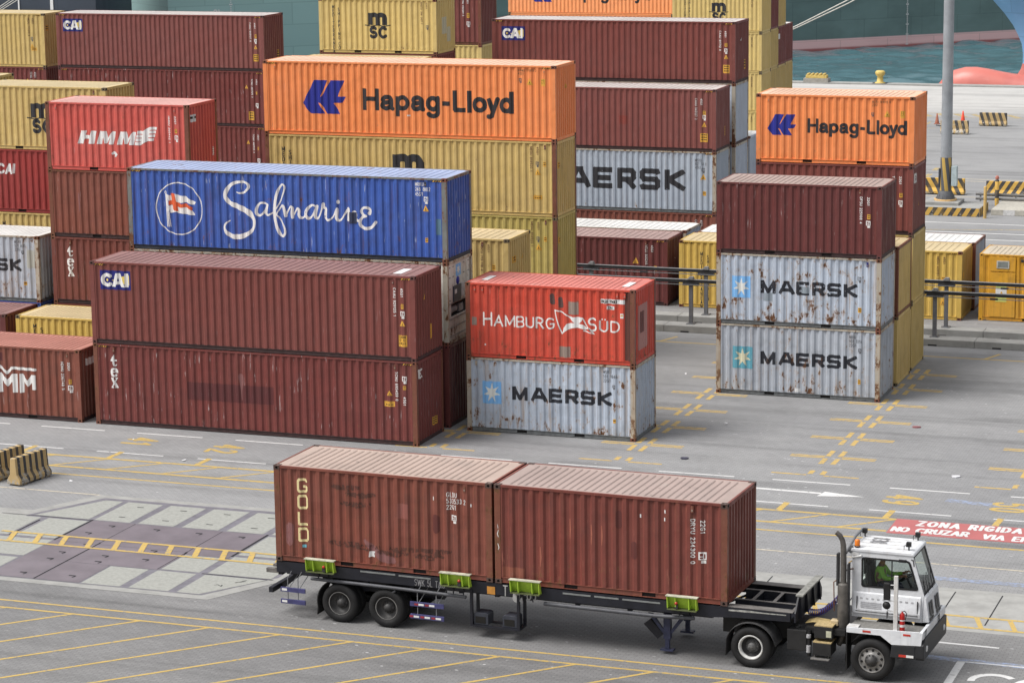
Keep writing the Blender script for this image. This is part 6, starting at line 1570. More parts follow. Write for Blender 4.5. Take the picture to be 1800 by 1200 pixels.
b = MB(); b.tube([(-11.43, .0, 1.12), (-8.9, -.01, 1.10), (-7.0, -.01, 1.06)], .045, 10); b.tube([(-4.85, .0, 1.10), (-1.9, -.01, 1.09), (-.85, -.01, 1.13)], .05, 10); b.tube([(-9.0, .0, 1.02), (-9.25, .06, .86)], .03, 8); b.build('side_pipe', flat('pipe_dark', (.075, .078, .090), .5, var=.3), TR)
b = MB(); b.box(-8.45, -7.75, .44, .498, .85, 1.05); b.tube([(-9.1, .9, .80), (-8.0, .9, .80)], .16, 16); b.build('air_tank', STEELB, TR)
def guard(x0, zt, zb, letters):
    b = MB(); col = BLUEG
    for z in (zt, zb):
        b.prism([(-.01, z-.13), (-.045, z-.12), (-.045, z-.01), (-.01, z)], 'x', x0, x0+.95 if letters else x0+.72)
    g = b.build('side_guard', col, TR); L = .95 if letters else .72
    if letters:
        b = MB()
        for z in (zt, zb):
            for k in range(3 if z == zb else 2):
                xx = x0+.24+.30*k if z == zt else x0+.10+.31*k
                b.box(xx, xx+.15, -.049, -.0455, z-.09, z-.04, 0); b.box(xx-.12, xx-.01, -.049, -.0455, z-.09, z-.04, 1)
        b.build('reflective_tape', [STK_W, flat('tape_red', (.28, .03, .04), .5)], g)
    else:
        b = MB()
        for z in (zt, zb): b.box(x0+.04, x0+.19, -.049, -.0455, z-.09, z-.03)
        b.build('reflective_tape', STK_W, g)
    b = MB()
    for q in (.20, L-.22):
        b.tube([(x0+q, -.005, zb-.12), (x0+q, -.005, zt+.25), (x0+q+.16, .05, 1.36)], .014, 6); b.tube([(x0+q+.05, .0, zt), (x0+q+.22, .20, 1.15)], .012, 6)
    b.build('guard_strut', flat('strut_grey', (.18, .185, .20), .5), g)
guard(-12.32, .82, .50, False); guard(-8.57, .80, .47, True)
b = MB(); b.box(-12.80, -12.44, .10, .24, 1.14, 1.25); b.box(-12.80, -12.44, 2.2, 2.34, 1.14, 1.25); b.box(-12.62, -12.46, .15, 2.29, 1.30, 1.36); b.build('rear_bracket', STEELT, TR)
b = MB(); b.box(-12.70, -12.58, .02, 2.42, .62, .76); b.prism([(-12.6, .66), (-12.2, 1.02), (-12.0, 1.02), (-12.5, .62)], 'y', .5, .62); b.prism([(-12.6, .66), (-12.2, 1.02), (-12.0, 1.02), (-12.5, .62)], 'y', 1.82, 1.94); b.build('underrun_bar', STEELB, TR)
# hanging step frame
b = MB()
for x in (-6.90, -5.60):
    for y in (.0, .42): b.box(x, x+.07, y, y+.07, .30, 1.25)
    b.box(x, x+.07, .071, .419, .30, .36)
b.box(-6.829, -5.601, .0, .07, .29, .345); b.box(-6.829, -5.601, .42, .49, .29, .345)
b.build('step_frame', STEELB, TR)
for x0 in (-6.82, -6.02):
    b = MB(); b.prism([(x0+.0, .35), (x0+.40, .35), (x0+.40, .63), (x0+.34, .66), (x0+.06, .66), (x0, .63)], 'y', .05, .42); b.build('step_box', flat('step_navy', (.040, .044, .058), .5), TR, bevel=.01)
    b = MB(); b.box(x0+.05, x0+.33, .042, .049, .39, .56); b.build('step_opening', HOLE, TR)
# landing legs and number
for y in (.35, 1.95):
    b = MB(); b.box(-1.78, -1.60, y, y+.14, .40, 1.06); b.box(-1.745, -1.635, y+.03, y+.11, .14, .40); b.prism([(-2.20, 1.02), (-2.08, 1.02), (-1.78, .62), (-1.78, .50)], 'y', y+.03, y+.09); b.prism([(-1.20, 1.02), (-1.32, 1.02), (-1.60, .62), (-1.60, .50)], 'y', y+.03, y+.09); b.box(-1.86, -1.52, y-.03, y+.17, .09, .135)
    b.build('landing_leg', flat('leg_navy', (.035, .040, .080), .5, var=.3), TR)
b = MB(); b.prism([(-2.32, .72), (-2.15, .86), (-1.80, .50), (-1.95, .36)], 'y', .40, .50); b.build('gear_box', STEELB, TR)
f = union(text('T', -5.97+.0, 1.20, .26, .62, .06, .3), text('-66', -5.42+.0, 1.16, .27, .62, .06, .26), strokes([[(-5.62, 1.15, .10), (-5.60, 1.36, .09)], [(-5.50, 1.10, .03), (-5.44, 1.20, .02)]], .05))
f.bb = (-6.2, -4.8, 1.0, 1.5)
me = sdf_mesh(chips(f, 2, .6, .02), .010, lambda s, q: np.c_[s-.0, np.full(s.shape, .014), q]); link_mesh('number_lettering', me, flat('number_grey', (.36, .36, .36), .6), TR)
f = text('SWK 5L TAG', -8.45, 1.23, .16, .60, .055, .30); me = sdf_mesh(chips(f, 6, .8, .012), .009, lambda s, q: np.c_[s, np.full(s.shape, .014), q]); link_mesh('number_lettering', me, flat('number_dim', (.20, .20, .21), .6), TR)
b = MB(); b.box(-6.42, -6.20, .008, .018, 1.20, 1.40); b.build('reflector', flat('reflector_orange', (.48, .22, .045), .4), TR)
b = MB(); b.box(-4.35, -3.6, .010, .019, 1.40, 1.44); b.box(-3.5, -2.85, .010, .019, 1.40, 1.44); b.box(-2.75, -1.75, .010, .019, 1.40, 1.44); b.box(-10.0, -9.0, .010, .019, 1.43, 1.47); b.box(-8.9, -8.0, .010, .019, 1.42, 1.46); b.build('wear_strip', flat('strip_grey', (.20, .21, .21), .6), TR)

ca, sa = math.cos(TYAW), math.sin(TYAW)
L20K = 6.190
c = container(TX, TY, 1.516, L20K, SD, DRYR, RF_P2, FRUST, 'scraped brown-red container on the front half of the truck trailer', 'containers carried on the trailer', cast=CAST, rail=DRYR, rz=TYAW, lower=GOLDR)
code_v(c, 'DRYU 234300 0', '22G1', 5.24, 2.13, h=.095, w=1.05); box_mark(c, 5.54, 1.22, .10); lock_box(c, L20-.78)
for s, t in ((4.55, 2.22), (4.54, 2.02), (3.9, 2.05)): sticker(c, s, s+.035, t, t+.09, STK_W, 0)
deco(c, 'bare_scuff', chips(union(*[strokes([[(s, t, .014), (s+.01, t-.25, .024), (s, t-.5, .010)]], .02) for s, t in ((2.05, 1.85), (2.62, 1.75), (2.90, 1.75), (1.25, 1.05))]), 8, 2.5, .015), decalmat('scuff_salmon', (.30, .105, .07), .9, under=(.16, .045, .035)))
deco(c, 'paint_patch', rect(.20, .80, .18, .45), decalmat('patch_clay', (.22, .075, .05), .4), lift=.004)
for s, t in ((3.35, 2.1), (3.75, 1.35)): deco(c, 'paint_patch', strokes([[(s, t, .08), (s, t-.30, .08)]], .08), decalmat('patch_brown', (.105, .030, .026), .2), lift=.004)
deco(c, 'scuff', chips(strokes([[(.09, 1.55, .006), (.10, 1.45, .008)], [(.11, 1.40, .007), (.08, 1.30, .012), (.11, 1.22, .007)], [(.09, 1.05, .008), (.12, .95, .010), (.10, .88, .005)]], .03), 5, 4.0, .008), INK_WW, 'post')
dx = -(L20K+.065)
c = container(TX+ca*dx, TY+sa*dx, 1.516, L20K, SD, GOLDR, RF_P, FRUST, 'worn brown-red container with cream block capitals, rear half of the trailer', 'containers carried on the trailer', cast=CAST, rail=GOLDR, rz=TYAW)
SQ = {'G': [[(1, .84), (.84, 1), (.16, 1), (0, .86), (0, .14), (.16, 0), (.84, 0), (1, .14), (1, .42), (.58, .42)]], 'O': [[(.16, 0), (.84, 0), (1, .14), (1, .86), (.84, 1), (.16, 1), (0, .86), (0, .14), (.16, 0)]], 'L': [[(0, 1), (0, 0), (1, 0)]], 'D': [[(0, 0), (0, 1), (.80, 1), (1, .84), (1, .16), (.80, 0), (0, 0)]]}
fs = []
for i, ch in enumerate('GOLD'): fs.append(bars([[(.70+a*.245, 1.935-.442*i+b*.32) for a, b in g] for g in SQ[ch]], .034, .012))
deco(c, 'company_lettering', chips(union(*fs), 4, .35, .02), INK_CR, res=.011)
code_h(c, ('GLDU', '533533 2', '22G1'), 4.94, 2.26, .115, w=.62); box_mark(c, 5.13, 1.60, .075); lock_box(c, L20-.62); sticker(c, .78, .88, .42, .50, STK_C, 0)
deco(c, 'sticker', poly([(2.70, .34), (2.78, .36), (2.86, .34), (2.84, .44), (2.88, .50), (2.72, .50)]), STK_W); sticker(c, 4.55, 4.58, 2.02, 2.12, STK_W, 0); sticker(c, 5.58, 5.61, 1.92, 2.0, STK_W, 0)
deco(c, 'bare_scuff', chips(strokes([[(.42, .95, .12), (.40, .55, .11)]], .1), 9, 1.2, .03), PATCH_S, lift=.004)
deco(c, 'bare_scuff', chips(strokes([[(2.6, .75, .06), (3.1, .35, .12), (3.4, .30, .08)]], .1), 7, 1.5, .03), PATCH_S, lift=.004)
deco(c, 'paint_patch', strokes([[(4.62, 1.55, .10), (4.62, 1.25, .10)]], .08), decalmat('patch_brown', (.105, .030, .026), .2), lift=.004)
deco(c, 'scuff', chips(union(*[strokes([[(s, t, .05), (s+.45, t-.02, .085), (s+.8, t+.03, .04)]], .03) for s, t in ((1.7, 2.15), (1.95, 1.72), (2.1, 1.98), (3.0, .50), (3.3, .62), (4.0, .50), (4.2, .66), (1.6, .64), (2.2, .60))]), 12, 9.0, .045), decalmat('scuff_brown', (.085, .035, .026), .8, under=(.17, .05, .04)), lift=.004)
deco(c, 'paint_patch', rect(3.55, 3.85, 1.45, 1.85), decalmat('patch_rose', (.24, .085, .07), .4), lift=.004)

# tractor unit
TC = tag(empty('terminal_tractor', (TX, TY, 0), TYAW), 'white terminal tractor with a tall exhaust stack, pulling the trailer', 'truck')
WHITE = paint('cab_white', (0.60, 0.615, 0.645), .12, .10, .30, .12, rough=.38)
WHITE2 = paint('cab_white_dirty', (0.56, 0.56, 0.56), .25, .2, .5, .3, rough=.45)
BLK = flat('truck_black', (0.012, 0.012, 0.013), .5, var=.3); RUB = flat('truck_rubber', (.012, .012, .013), .7)
GREY_E = flat('exhaust_grey', (0.125, 0.115, 0.105), .55, metal=.2, var=.4, scale=6)
glass = new_mat('cab_glass'); nt = NT(glass)
g1 = nt.n('ShaderNodeBsdfTransparent', Color=(.80, .86, .84, 1)); g2 = nt.n('ShaderNodeBsdfGlossy', Color=(1, 1, 1, 1), Roughness=.03); fr = nt.n('ShaderNodeFresnel', IOR=1.45)
mx = nt.n('ShaderNodeMixShader'); nt.l.new(fr.outputs[0], mx.inputs[0]); nt.l.new(g1.outputs[0], mx.inputs[1]); nt.l.new(g2.outputs[0], mx.inputs[2])
nt.l.new(mx.outputs[0], nt.n('ShaderNodeOutputMaterial').inputs['Surface'])
def plate(name, outer, hole, mapf, th, mat, parent, bevel=.006):
    """a sheet with one opening. outer and hole in plane coords; mapf(u, v, d)"""
    bm = bmesh.new(); es = []
    for loop in ([outer, hole] if hole else [outer]):
        vs = [bm.verts.new(mapf(p[0], p[1], 0)) for p in loop]
        es += [bm.edges.new((vs[i], vs[(i+1) % len(vs)])) for i in range(len(vs))]
    bmesh.ops.triangle_fill(bm, use_beauty=True, use_dissolve=False, edges=es)
    r = bmesh.ops.extrude_face_region(bm, geom=bm.faces[:])
    o0, o1 = Vector(mapf(0, 0, 0)), Vector(mapf(0, 0, th))
    bmesh.ops.translate(bm, verts=[v for v in r['geom'] if isinstance(v, bmesh.types.BMVert)], vec=o1-o0)
    bmesh.ops.recalc_face_normals(bm, faces=bm.faces)
    me = bpy.data.meshes.new(name); bm.to_mesh(me); bm.free(); me.materials.append(None)
    return link_mesh(name, me, mat, parent)
def rounded(pts, r, n=4):
    out = []
    for i, p in enumerate(pts):
        a, c_ = Vector(pts[i-1]), Vector(pts[(i+1) % len(pts)]); p = Vector(p)
        d1, d2 = (a-p).normalized(), (c_-p).normalized()
        for k in range(n+1):
            t = k/n; out.append(tuple((p+d1*r)*(1-t)**2+p*2*t*(1-t)+(p+d2*r)*t**2))
    return out
Y0, Y1 = .72, 1.98
side = [(2.96, 1.38), (4.70, 1.38), (4.745, 2.06), (4.46, 3.02), (2.96, 3.02)]
win = rounded([(3.22, 2.17), (4.58, 2.20), (4.36, 2.87), (3.22, 2.87)], .07)
cabn = plate('cab_side', side, win, lambda u, v, d: (u, Y0+d, v), .04, WHITE, TC)
plate('cab_side', side, win, lambda u, v, d: (u, Y1-d, v), .04, WHITE, TC)
for yy in (Y0-.012, Y1+.002):
    ww = rounded([(3.19, 2.14), (4.62, 2.17), (4.39, 2.90), (3.19, 2.90)], .08); wi = rounded([(3.235, 2.185), (4.56, 2.215), (4.35, 2.855), (3.235, 2.855)], .06)
    plate('window_seal', ww, wi, lambda u, v, d: (u, yy+d, v), .010, RUB, TC)
b = MB(); b.add([(p[0], Y0+.018, p[1]) for p in win], [tuple(range(len(win)))]); b.build('side_window', glass, TC, fix=False)
b = MB(); b.add([(p[0], Y1-.018, p[1]) for p in win], [tuple(range(len(win)))]); b.build('side_window', glass, TC, fix=False)
b = MB(); b.box(3.93, 3.955, Y0+.01, Y0+.03, 2.19, 2.86); b.build('window_bar', RUB, TC)
rw = rounded([(Y0+.16, 2.05), (Y1-.16, 2.05), (Y1-.16, 2.85), (Y0+.16, 2.85)], .06)
plate('cab_rear', [(Y0+.041, 1.38), (Y1-.041, 1.38), (Y1-.041, 3.02), (Y0+.041, 3.02)], rw, lambda u, v, d: (2.965+d, u, v), .04, WHITE2, TC)
b = MB(); b.add([(2.985, p[0], p[1]) for p in rw], [tuple(range(len(rw)))]); b.build('rear_window', glass, TC, fix=False)
dz = Vector((4.46-4.745, 0, 3.02-2.06)); ln = dz.length; dz.normalize()
ws = rounded([(Y0+.07, .03), (Y1-.07, .03), (Y1-.09, ln-.07), (Y0+.09, ln-.07)], .06)
mapw = lambda u, v, d: (4.740+dz.x*v-d*dz.z, u, 2.065+dz.z*v+d*dz.x)
plate('windscreen_frame', [(Y0+.041, 0), (Y1-.041, 0), (Y1-.041, ln-.01), (Y0+.041, ln-.01)], ws, mapw, .035, BLK, TC)
b = MB(); b.add([mapw(p[0], p[1], .01) for p in ws], [tuple(range(len(ws)))]); b.build('windscreen', glass, TC, fix=False)
b = MB()
for q in (Y0+.35, Y1-.45): b.tube([mapw(q, -.02, -.03), mapw(q+.10, .30, -.025), mapw(q+.30, .42, -.02)], .010, 6)
b.build('wiper', RUB, TC)
b = MB(); b.prism([(2.93, 3.021), (4.50, 3.021), (4.47, 3.075), (4.40, 3.10), (2.98, 3.10), (2.93, 3.08)], 'y', Y0-.025, Y1+.025); rf_ = b.build('cab_roof', WHITE, TC, bevel=.015)
b = MB()
for yy in (.95, 1.25, 1.55, 1.80): b.box(3.05, 4.30, yy, yy+.05, 3.101, 3.112)
b.build('roof_rib', WHITE2, rf_)
f = text('138', 0, 0, .42, .62, .065, .30)
me = sdf_mesh(f, .012, lambda s, q: np.c_[3.25+q*.9, 1.78-s*.95, np.full(s.shape, 3.117)]); link_mesh('roof_number', me, flat('roof_ink', (.22, .22, .23), .6), rf_)
# lower nose, deck, bumper
b = MB(); b.prism([(4.705, 1.38), (4.88, 1.40), (4.80, 2.0), (4.75, 2.055)], 'y', Y0, Y1); b.build('nose', WHITE, TC, bevel=.015)
b = MB()
for yy in (.86, 1.06, 1.48, 1.68):
    b.prism([(4.885, 1.52), (4.896, 1.52), (4.845, 1.86), (4.830, 1.86)], 'y', yy, yy+.13)
for yy in (.80, 1.02, 1.52, 1.74): b.prism([(4.8835, 1.42), (4.902, 1.42), (4.898, 1.49), (4.882, 1.49)], 'y', yy, yy+.16)
b.build('grille', flat('grille_dark', (.06, .062, .066), .5), TC)
b = MB(); b.prism([(Y0-.002, 1.66), (Y0-.055, 1.70), (Y0-.075, 1.62), (Y0-.055, 1.50), (Y0-.002, 1.46)][::1]+[], 'x', 3.02, 4.66) if False else b.prism([(Y0-.001, 1.46), (Y0-.10, 1.50), (Y0-.11, 1.60), (Y0-.03, 1.99), (Y0-.001, 2.03)], 'x', 3.0, 4.68)
pn = b.build('engine_panel', WHITE, TC, bevel=.012)
b = MB(); nrm = Vector((0, -.39, -.08))
for q in range(10): b.prism([(Y0-.062, 1.86), (Y0-.066, 1.86), (Y0-.059, 1.895), (Y0-.055, 1.895)], 'x', 3.18+.14*q, 3.24+.14*q)
for q in range(4): b.prism([(Y0-.0865-.004*(3-q)*2, 1.66+.04*q), (Y0-.092-.004*(3-q)*2, 1.66+.04*q), (Y0-.088-.004*(3-q)*2, 1.676+.04*q), (Y0-.083-.004*(3-q)*2, 1.676+.04*q)], 'x', 3.2, 3.72)
b.build('stencilled_text', flat('faint_ink', (.36, .36, .38), .6), pn)
b = MB(); b.box(3.08, 4.62, Y0-.113, Y0-.100, 1.555, 1.567); b.box(3.86, 3.88, Y0-.125, Y0-.095, 1.44, 1.62); b.box(3.10, 3.116, Y0-.108, Y0-.06, 1.57, 1.92); b.box(4.60, 4.616, Y0-.108, Y0-.06, 1.57, 1.92); b.build('panel_seam', BLK, pn)
DK = flat('deck_tread', (0.20, 0.195, 0.185), .7, var=.35, scale=18)
b = MB(); b.box(3.06, 4.80, .02, Y0-.001, 1.27, 1.30); b.build('side_deck', DK, TC)
b = MB(); b.box(3.06, 4.80, Y1+.001, 2.42, 1.27, 1.30); b.build('side_deck', DK, TC)
for yy, dy in ((0, 1), (2.44, -1)):
    b = MB(); b.prism([(3.02, 1.18), (3.86, 1.18), (4.14, .98), (4.86, 1.02), (4.90, 1.34), (4.80, 1.36), (3.02, 1.31)], 'y', yy, yy+dy*.03); sk = b.build('side_skirt', WHITE, TC, bevel=.006)
    if dy > 0:
        b = MB(); b.box(3.42, 3.62, -.006, -.001, 1.225, 1.275); b.box(4.42, 4.60, -.006, -.001, 1.235, 1.285); b.build('reflector', LAMP_R, sk)
        b = MB(); b.box(3.02, 3.30, .031, .26, 1.301, 1.33); b.build('toe_board', WHITE2, sk)
b = MB(); b.prism([(.0, 1.02), (0, .70), (.06, .64), (2.38, .64), (2.44, .70), (2.44, 1.12), (2.3, 1.16), (.14, 1.16)], 'x', 4.72, 4.93); b.prism([(4.10, .66), (4.719, .66), (4.719, 1.0), (4.14, .975)], 'y', .0, .035); b.prism([(4.10, .66), (4.719, .66), (4.719, 1.0), (4.14, .975)], 'y', 2.405, 2.44); bp_ = b.build('bumper', flat('bumper_black', (.022, .023, .026), .5, var=.25), TC, bevel=.02)
b = MB(); b.box(4.32, 4.50, -.006, -.001, .70, .76, 0); b.box(4.501, 4.68, -.006, -.001, .70, .76, 1); b.build('reflective_tape', [LAMP_R, STK_W], bp_)
b = MB(); b.prism([(.02, 1.165), (2.42, 1.165), (2.42, 1.36), (.02, 1.36)], 'x', 4.82, 4.90); b.build('front_panel', WHITE, TC, bevel=.01)
for yy in (.30, 2.14):
    b = MB(); b.lathe([(.0, .03), (.07, .02), (.08, 0)], (4.93, yy, .88), 'x', 18); b.build('headlight', flat('headlight', (.55, .56, .56), .12), bp_)
f = text('12', 0, 0, .20, .8, .09, .3); me = sdf_mesh(f, .012, lambda s, q: np.c_[np.full(s.shape, 4.905), .20+s, 1.13+q+.02]); link_mesh('front_number', me, INK_K, TC)
f = text('138', 0, 0, .16, .7, .09, .3); me = sdf_mesh(f, .012, lambda s, q: np.c_[np.full(s.shape, 4.905), 1.55+s, 1.18+q]); link_mesh('front_number', me, INK_K, TC)
# frame, wheels, fenders, steps
b = MB()
for y in (.78, 1.56): b.box(-.35, 4.70, y, y+.10, .62, 1.0)
b.box(-.35, 2.6, .88, 1.56, .95, 1.0); b.box(1.95, 2.95, .15, 2.29, 1.02, 1.16); b.build('chassis', BLK, TC)
b = MB(); b.lathe([(.0, .0), (.42, .0), (.45, .06), (.45, .10), (0, .12)], (.55, 1.22, 1.12), 'z', 28); b.build('fifth_wheel', flat('greasy', (.05, .045, .04), .5), TC)
wheel(TC, 3.645, .0, .53, 1, .53, .3, 'steer'); wheel(TC, 3.645, 2.44, .53, -1, .53, .3, 'steer'); wheel(TC, .60, .0, .525, 1, .525, .6, 'drive'); wheel(TC, .60, 2.44, .525, -1, .525, .6, 'drive')
b = MB(); b.tube([(.6, .3, .525), (.6, 2.14, .525)], .12, 14); b.tube([(3.645, .3, .53), (3.645, 2.14, .53)], .08, 12); b.build('axle', BLK, TC)
for ys in (.0, 1.86):
    b = MB(); a0 = [(-.04, .26)]+[(.60+.64*math.cos(R(a)), .53+.62*math.sin(R(a))) for a in range(165, 20, -9)]+[(1.24, .62)]
    for p, q in zip(a0[:-1], a0[1:]):
        vs = [(p[0], ys-.02, p[1]), (q[0], ys-.02, q[1]), (q[0], ys+.60, q[1]), (p[0], ys+.60, p[1])]; b.add(vs+[(v[0], v[1], v[2]+.018) for v in vs], [(0, 1, 2, 3), (7, 6, 5, 4), (0, 1, 5, 4), (3, 2, 6, 7)])
    b.build('fender', flat('fender_grey', (.060, .060, .062), .6, var=.3), TC)
b = MB(); a0 = [(3.645+.66*math.cos(R(a)), .53+.62*math.sin(R(a))) for a in range(190, 0, -12)]
for p, q in zip(a0[:-1], a0[1:]): b.add([(p[0], .035, p[1]), (q[0], .035, q[1]), (q[0], .60, q[1]), (p[0], .60, p[1])], [(0, 1, 2, 3)])
b.build('wheel_arch', RUB, TC)
b = MB(); b.box(3.0, 3.03, .03, .40, .22, 1.15); b.build('mudflap', RUB, TC)
TREAD = flat('tread_yellow', (.42, .32, .16), .7, var=.4, scale=22)
b = MB(); b.box(1.50, 2.00, .10, .60, .55, 1.08); b.build('battery_box', flat('box_black', (.018, .018, .019), .6, var=.3), TC, bevel=.02)
b = MB(); b.lathe([(.07, 0), (.07, .05), (0, .055)], (1.72, .30, 1.08), 'z', 14); b.build('filler_cap', BLK, TC)
b = MB(); b.box(2.20, 2.66, .05, .50, .93, 1.235); b.box(2.18, 2.64, .0, .50, .52, .83); b.build('step_box', flat('box_black', (.018, .018, .019), .6, var=.3), TC, bevel=.015)
for q in ((2.20, 2.66, .05, .50, 1.236, 1.26), (2.18, 2.64, .0, .50, .831, .855)):
    b = MB(); b.box(*q); b.build('step_tread', TREAD, TC)
b = MB(); b.box(2.14, 2.60, -.06, .22, .415, .44); b.tube([(2.2, .1, .43), (2.2, .1, .53)], .015, 6); b.tube([(2.55, .1, .43), (2.55, .1, .53)], .015, 6); b.build('bottom_step', flat('step_grey', (.17, .165, .16), .7, var=.4, scale=20), TC)
b = MB(); b.box(2.50, 2.63, .043, .049, .98, 1.14); b.build('label_plate', flat('label_cream', (.50, .50, .38), .6), TC)
b = MB(); b.tube([(2.06, .12, .45), (2.06, .12, 1.1)], .05, 10); b.tube([(2.06, .065, 1.0), (2.06, .065, .92)], .055, 10, 1); b.tube([(2.06, .065, .72), (2.06, .065, .55)], .055, 10, 1); b.build('filter_canister', [BLK, flat('canister_label', (.42, .42, .44), .5, var=.5, scale=25)], TC)
# exhaust stack
b = MB(); b.lathe([(.06, 0), (.13, .03), (.14, .06), (.14, 1.16), (.13, 1.2), (.07, 1.22)], (2.80, .50, 1.05), 'z', 28); ex = b.build('exhaust_stack', GREY_E, TC)
b = MB(); b.tube([(2.80, .50, 2.26), (2.80, .50, 2.75), (2.79, .50, 3.20), (2.77, .49, 3.33), (2.71, .47, 3.45), (2.62, .45, 3.53)], [.075, .075, .07, .065, .062, .058], 18); b.tube([(2.80, .50, 1.06), (2.78, .50, .85), (2.70, .52, .68)], .065, 14); b.build('pipe', GREY_E, ex)
b = MB(); b.box(2.64, 2.69, .42, .58, 2.2, 3.0); b.box(2.90, 2.94, .45, .62, 1.1, 2.75); b.build('heat_shield', flat('shield', (.03, .03, .032), .6), ex)
b = MB(); b.tube([(2.80, .56, 2.55), (3.0, .75, 2.58)], .02, 6); b.tube([(2.60, .42, 1.55), (2.58, .42, 2.28), (2.66, .44, 2.34)], .016, 6); b.build('exhaust_bracket', flat('copper_pipe', (.13, .06, .035), .5), ex)
b = MB(); b.prism([(2.82, 3.0), (2.96, 2.92), (2.96, 3.14), (2.90, 3.16)], 'y', .75, .80); b.tube([(2.82, .62, 2.98), (2.90, 1.25, 3.26), (2.90, 1.95, 3.26)], .035, 8); b.build('stack_stay', flat('stay_grey', (.15, .155, .165), .5), ex)
# mirrors, lamps, extinguisher, hoses
b = MB(); b.box(4.165, 4.265, .03, .10, 1.301, 2.69); po = b.build('mirror_post', WHITE2, TC, bevel=.01)
b = MB(); b.box(3.92, 4.09, -.02, .06, 2.08, 2.52); b.build('mirror', BLK, po, bevel=.03)
b = MB(); b.lathe([(.0, -.03), (.08, -.02), (.10, .02), (0, .04)], (3.99, .03, 1.94), 'y', 22); b.build('convex_mirror', BLK, po)
b = MB(); b.tube([(4.08, .02, 2.46), (4.18, .06, 2.46)], .014, 6); b.tube([(4.05, .02, 2.08), (4.18, .06, 2.06)], .014, 6); b.tube([(3.99, .06, 1.88), (4.02, .08, 1.80), (4.18, .08, 1.80)], .014, 6); b.build('mirror_arm', STK_W, po)
b = MB(); b.lathe([(.0, 0), (.062, .0), (.065, .02), (.065, .40), (.05, .45), (.022, .47), (.022, .50), (0, .5)], (4.36, .13, 1.302), 'z', 20, 0); b.lathe([(.0655, .12), (.0655, .18)], (4.36, .13, 1.302), 'z', 20, 1); b.lathe([(.0655, .27), (.0655, .30)], (4.36, .13, 1.302), 'z', 20, 1); b.tube([(4.36, .13, 1.79), (4.42, .12, 1.82), (4.47, .12, 1.76), (4.44, .11, 1.60)], .012, 6, 2); fe = b.build('fire_extinguisher', [flat('ext_red', (.42, .018, .015), .3), STK_W, RUB], None)
fe.location = (TX, TY, 0); fe.rotation_euler = (0, 0, TYAW); tag(fe, 'red fire extinguisher with white bands standing on the side deck of the white tractor', 'fire extinguisher')
b = MB(); b.lathe([(.065, 0), (.065, .13), (.05, .15), (0, .155)], (3.06, .80, 3.15), 'z', 20, 0); b.lathe([(.075, -.03), (.075, 0)], (3.06, .80, 3.15), 'z', 20, 1); b.lathe([(.02, -.06), (.02, -.03)], (3.06, .80, 3.15), 'z', 8, 1); b.build('beacon', [LAMP_O, BLK], rf_)
for x, y in ((4.30, .96), (4.30, 1.90), (2.98, 1.85)):
    b = MB(); b.tube([(x, y, 3.101), (x, y, 3.19)], .02, 6, 0); b.box(x-.06, x+.05, y-.06, y+.06, 3.19, 3.30, 0); b.tube([(x-.12, y, 3.101), (x-.12, y, 3.2), (x-.04, y, 3.25)], .009, 6, 0); b.build('work_lamp', BLK, rf_, bevel=.01)
b = MB(); b.tube([(2.96, .78, 2.98), (2.93, .76, 2.90), (2.97, .72, 2.86), (3.2, .70, 2.93)], .028, 8); b.box(2.97, 3.12, .70, .76, 2.92, 3.0); b.build('intake_pipe', WHITE2, TC)
b = MB(); b.tube([(2.93, .80, 2.75), (2.86, .78, 2.70), (2.86, .78, 2.35)], .016, 6); b.build('yellow_hose', flat('hose_yellow', (.45, .28, .05), .5), TC)
b = MB(); b.tube([(4.42, .73, 2.93), (4.50, .60, 2.96), (4.52, .60, 2.80)], .014, 6); b.box(4.12, 4.30, .66, .72, 2.86, 2.92); b.build('lamp_arm', BLK, TC)
for col, off, nm in (((.045, .05, .22), 0, 'hose_blue'), ((.16, .035, .03), .06, 'hose_red')):
    b = MB(); pts = []
    for i in range(170):
        t = i/169; a = t*2*math.pi*15
        pts.append((1.86+.80*t+.02*math.cos(a), .80+off-.15*t+.075*math.cos(a), 1.34+.34*t+.18*t*t-.12*math.sin(math.pi*t)+.075*math.sin(a)))
    b.tube(pts, .011, 5); b.build('air_hose', flat(nm, col, .5), TC)
b = MB()
for k in range(7):
    b.tube([(1.9, .35+.05*k, 1.20), (2.1, .30+.06*k, 1.26), (2.4, .34+.05*k, 1.25), (2.62, .45+.03*k, 1.20)], .012, 5)
b.build('cable_loom', flat('cable_tan', (.42, .32, .14), .6), TC)
b = MB(); b.box(2.52, 2.72, .35, .55, 1.19, 1.33); b.build('cable_block', flat('block_tan', (.45, .36, .22), .6), TC, bevel=.02)
# cab interior
b = MB(); b.box(3.0, 4.68, Y0+.05, Y1-.05, 1.385, 1.42); b.build('cab_floor', BLK, TC)
b = MB(); b.box(3.30, 3.78, 1.10, 1.60, 1.75, 1.98); b.prism([(3.26, 1.95), (3.40, 1.95), (3.30, 2.62), (3.18, 2.62)], 'y', 1.12, 1.58); b.prism([(3.22, 2.62), (3.30, 2.62), (3.27, 2.82), (3.20, 2.82)], 'y', 1.24, 1.46); b.box(3.4, 3.7, 1.2, 1.5, 1.42, 1.75); b.build('seat', flat('seat_dark', (.03, .03, .034), .8), TC, bevel=.03)
b = MB(); b.prism([(4.20, 1.42), (4.66, 1.42), (4.69, 2.02), (4.40, 2.10), (4.22, 1.95)], 'y', Y0+.06, Y1-.06); b.build('dashboard', flat('dash', (.035, .036, .038), .7), TC, bevel=.02)
b = MB(); cx, cz = 4.16, 2.30; k = 28; ax = Vector((-.50, 0, .866)); u = Vector((0, 1, 0)); v = Vector((.866, 0, .50))
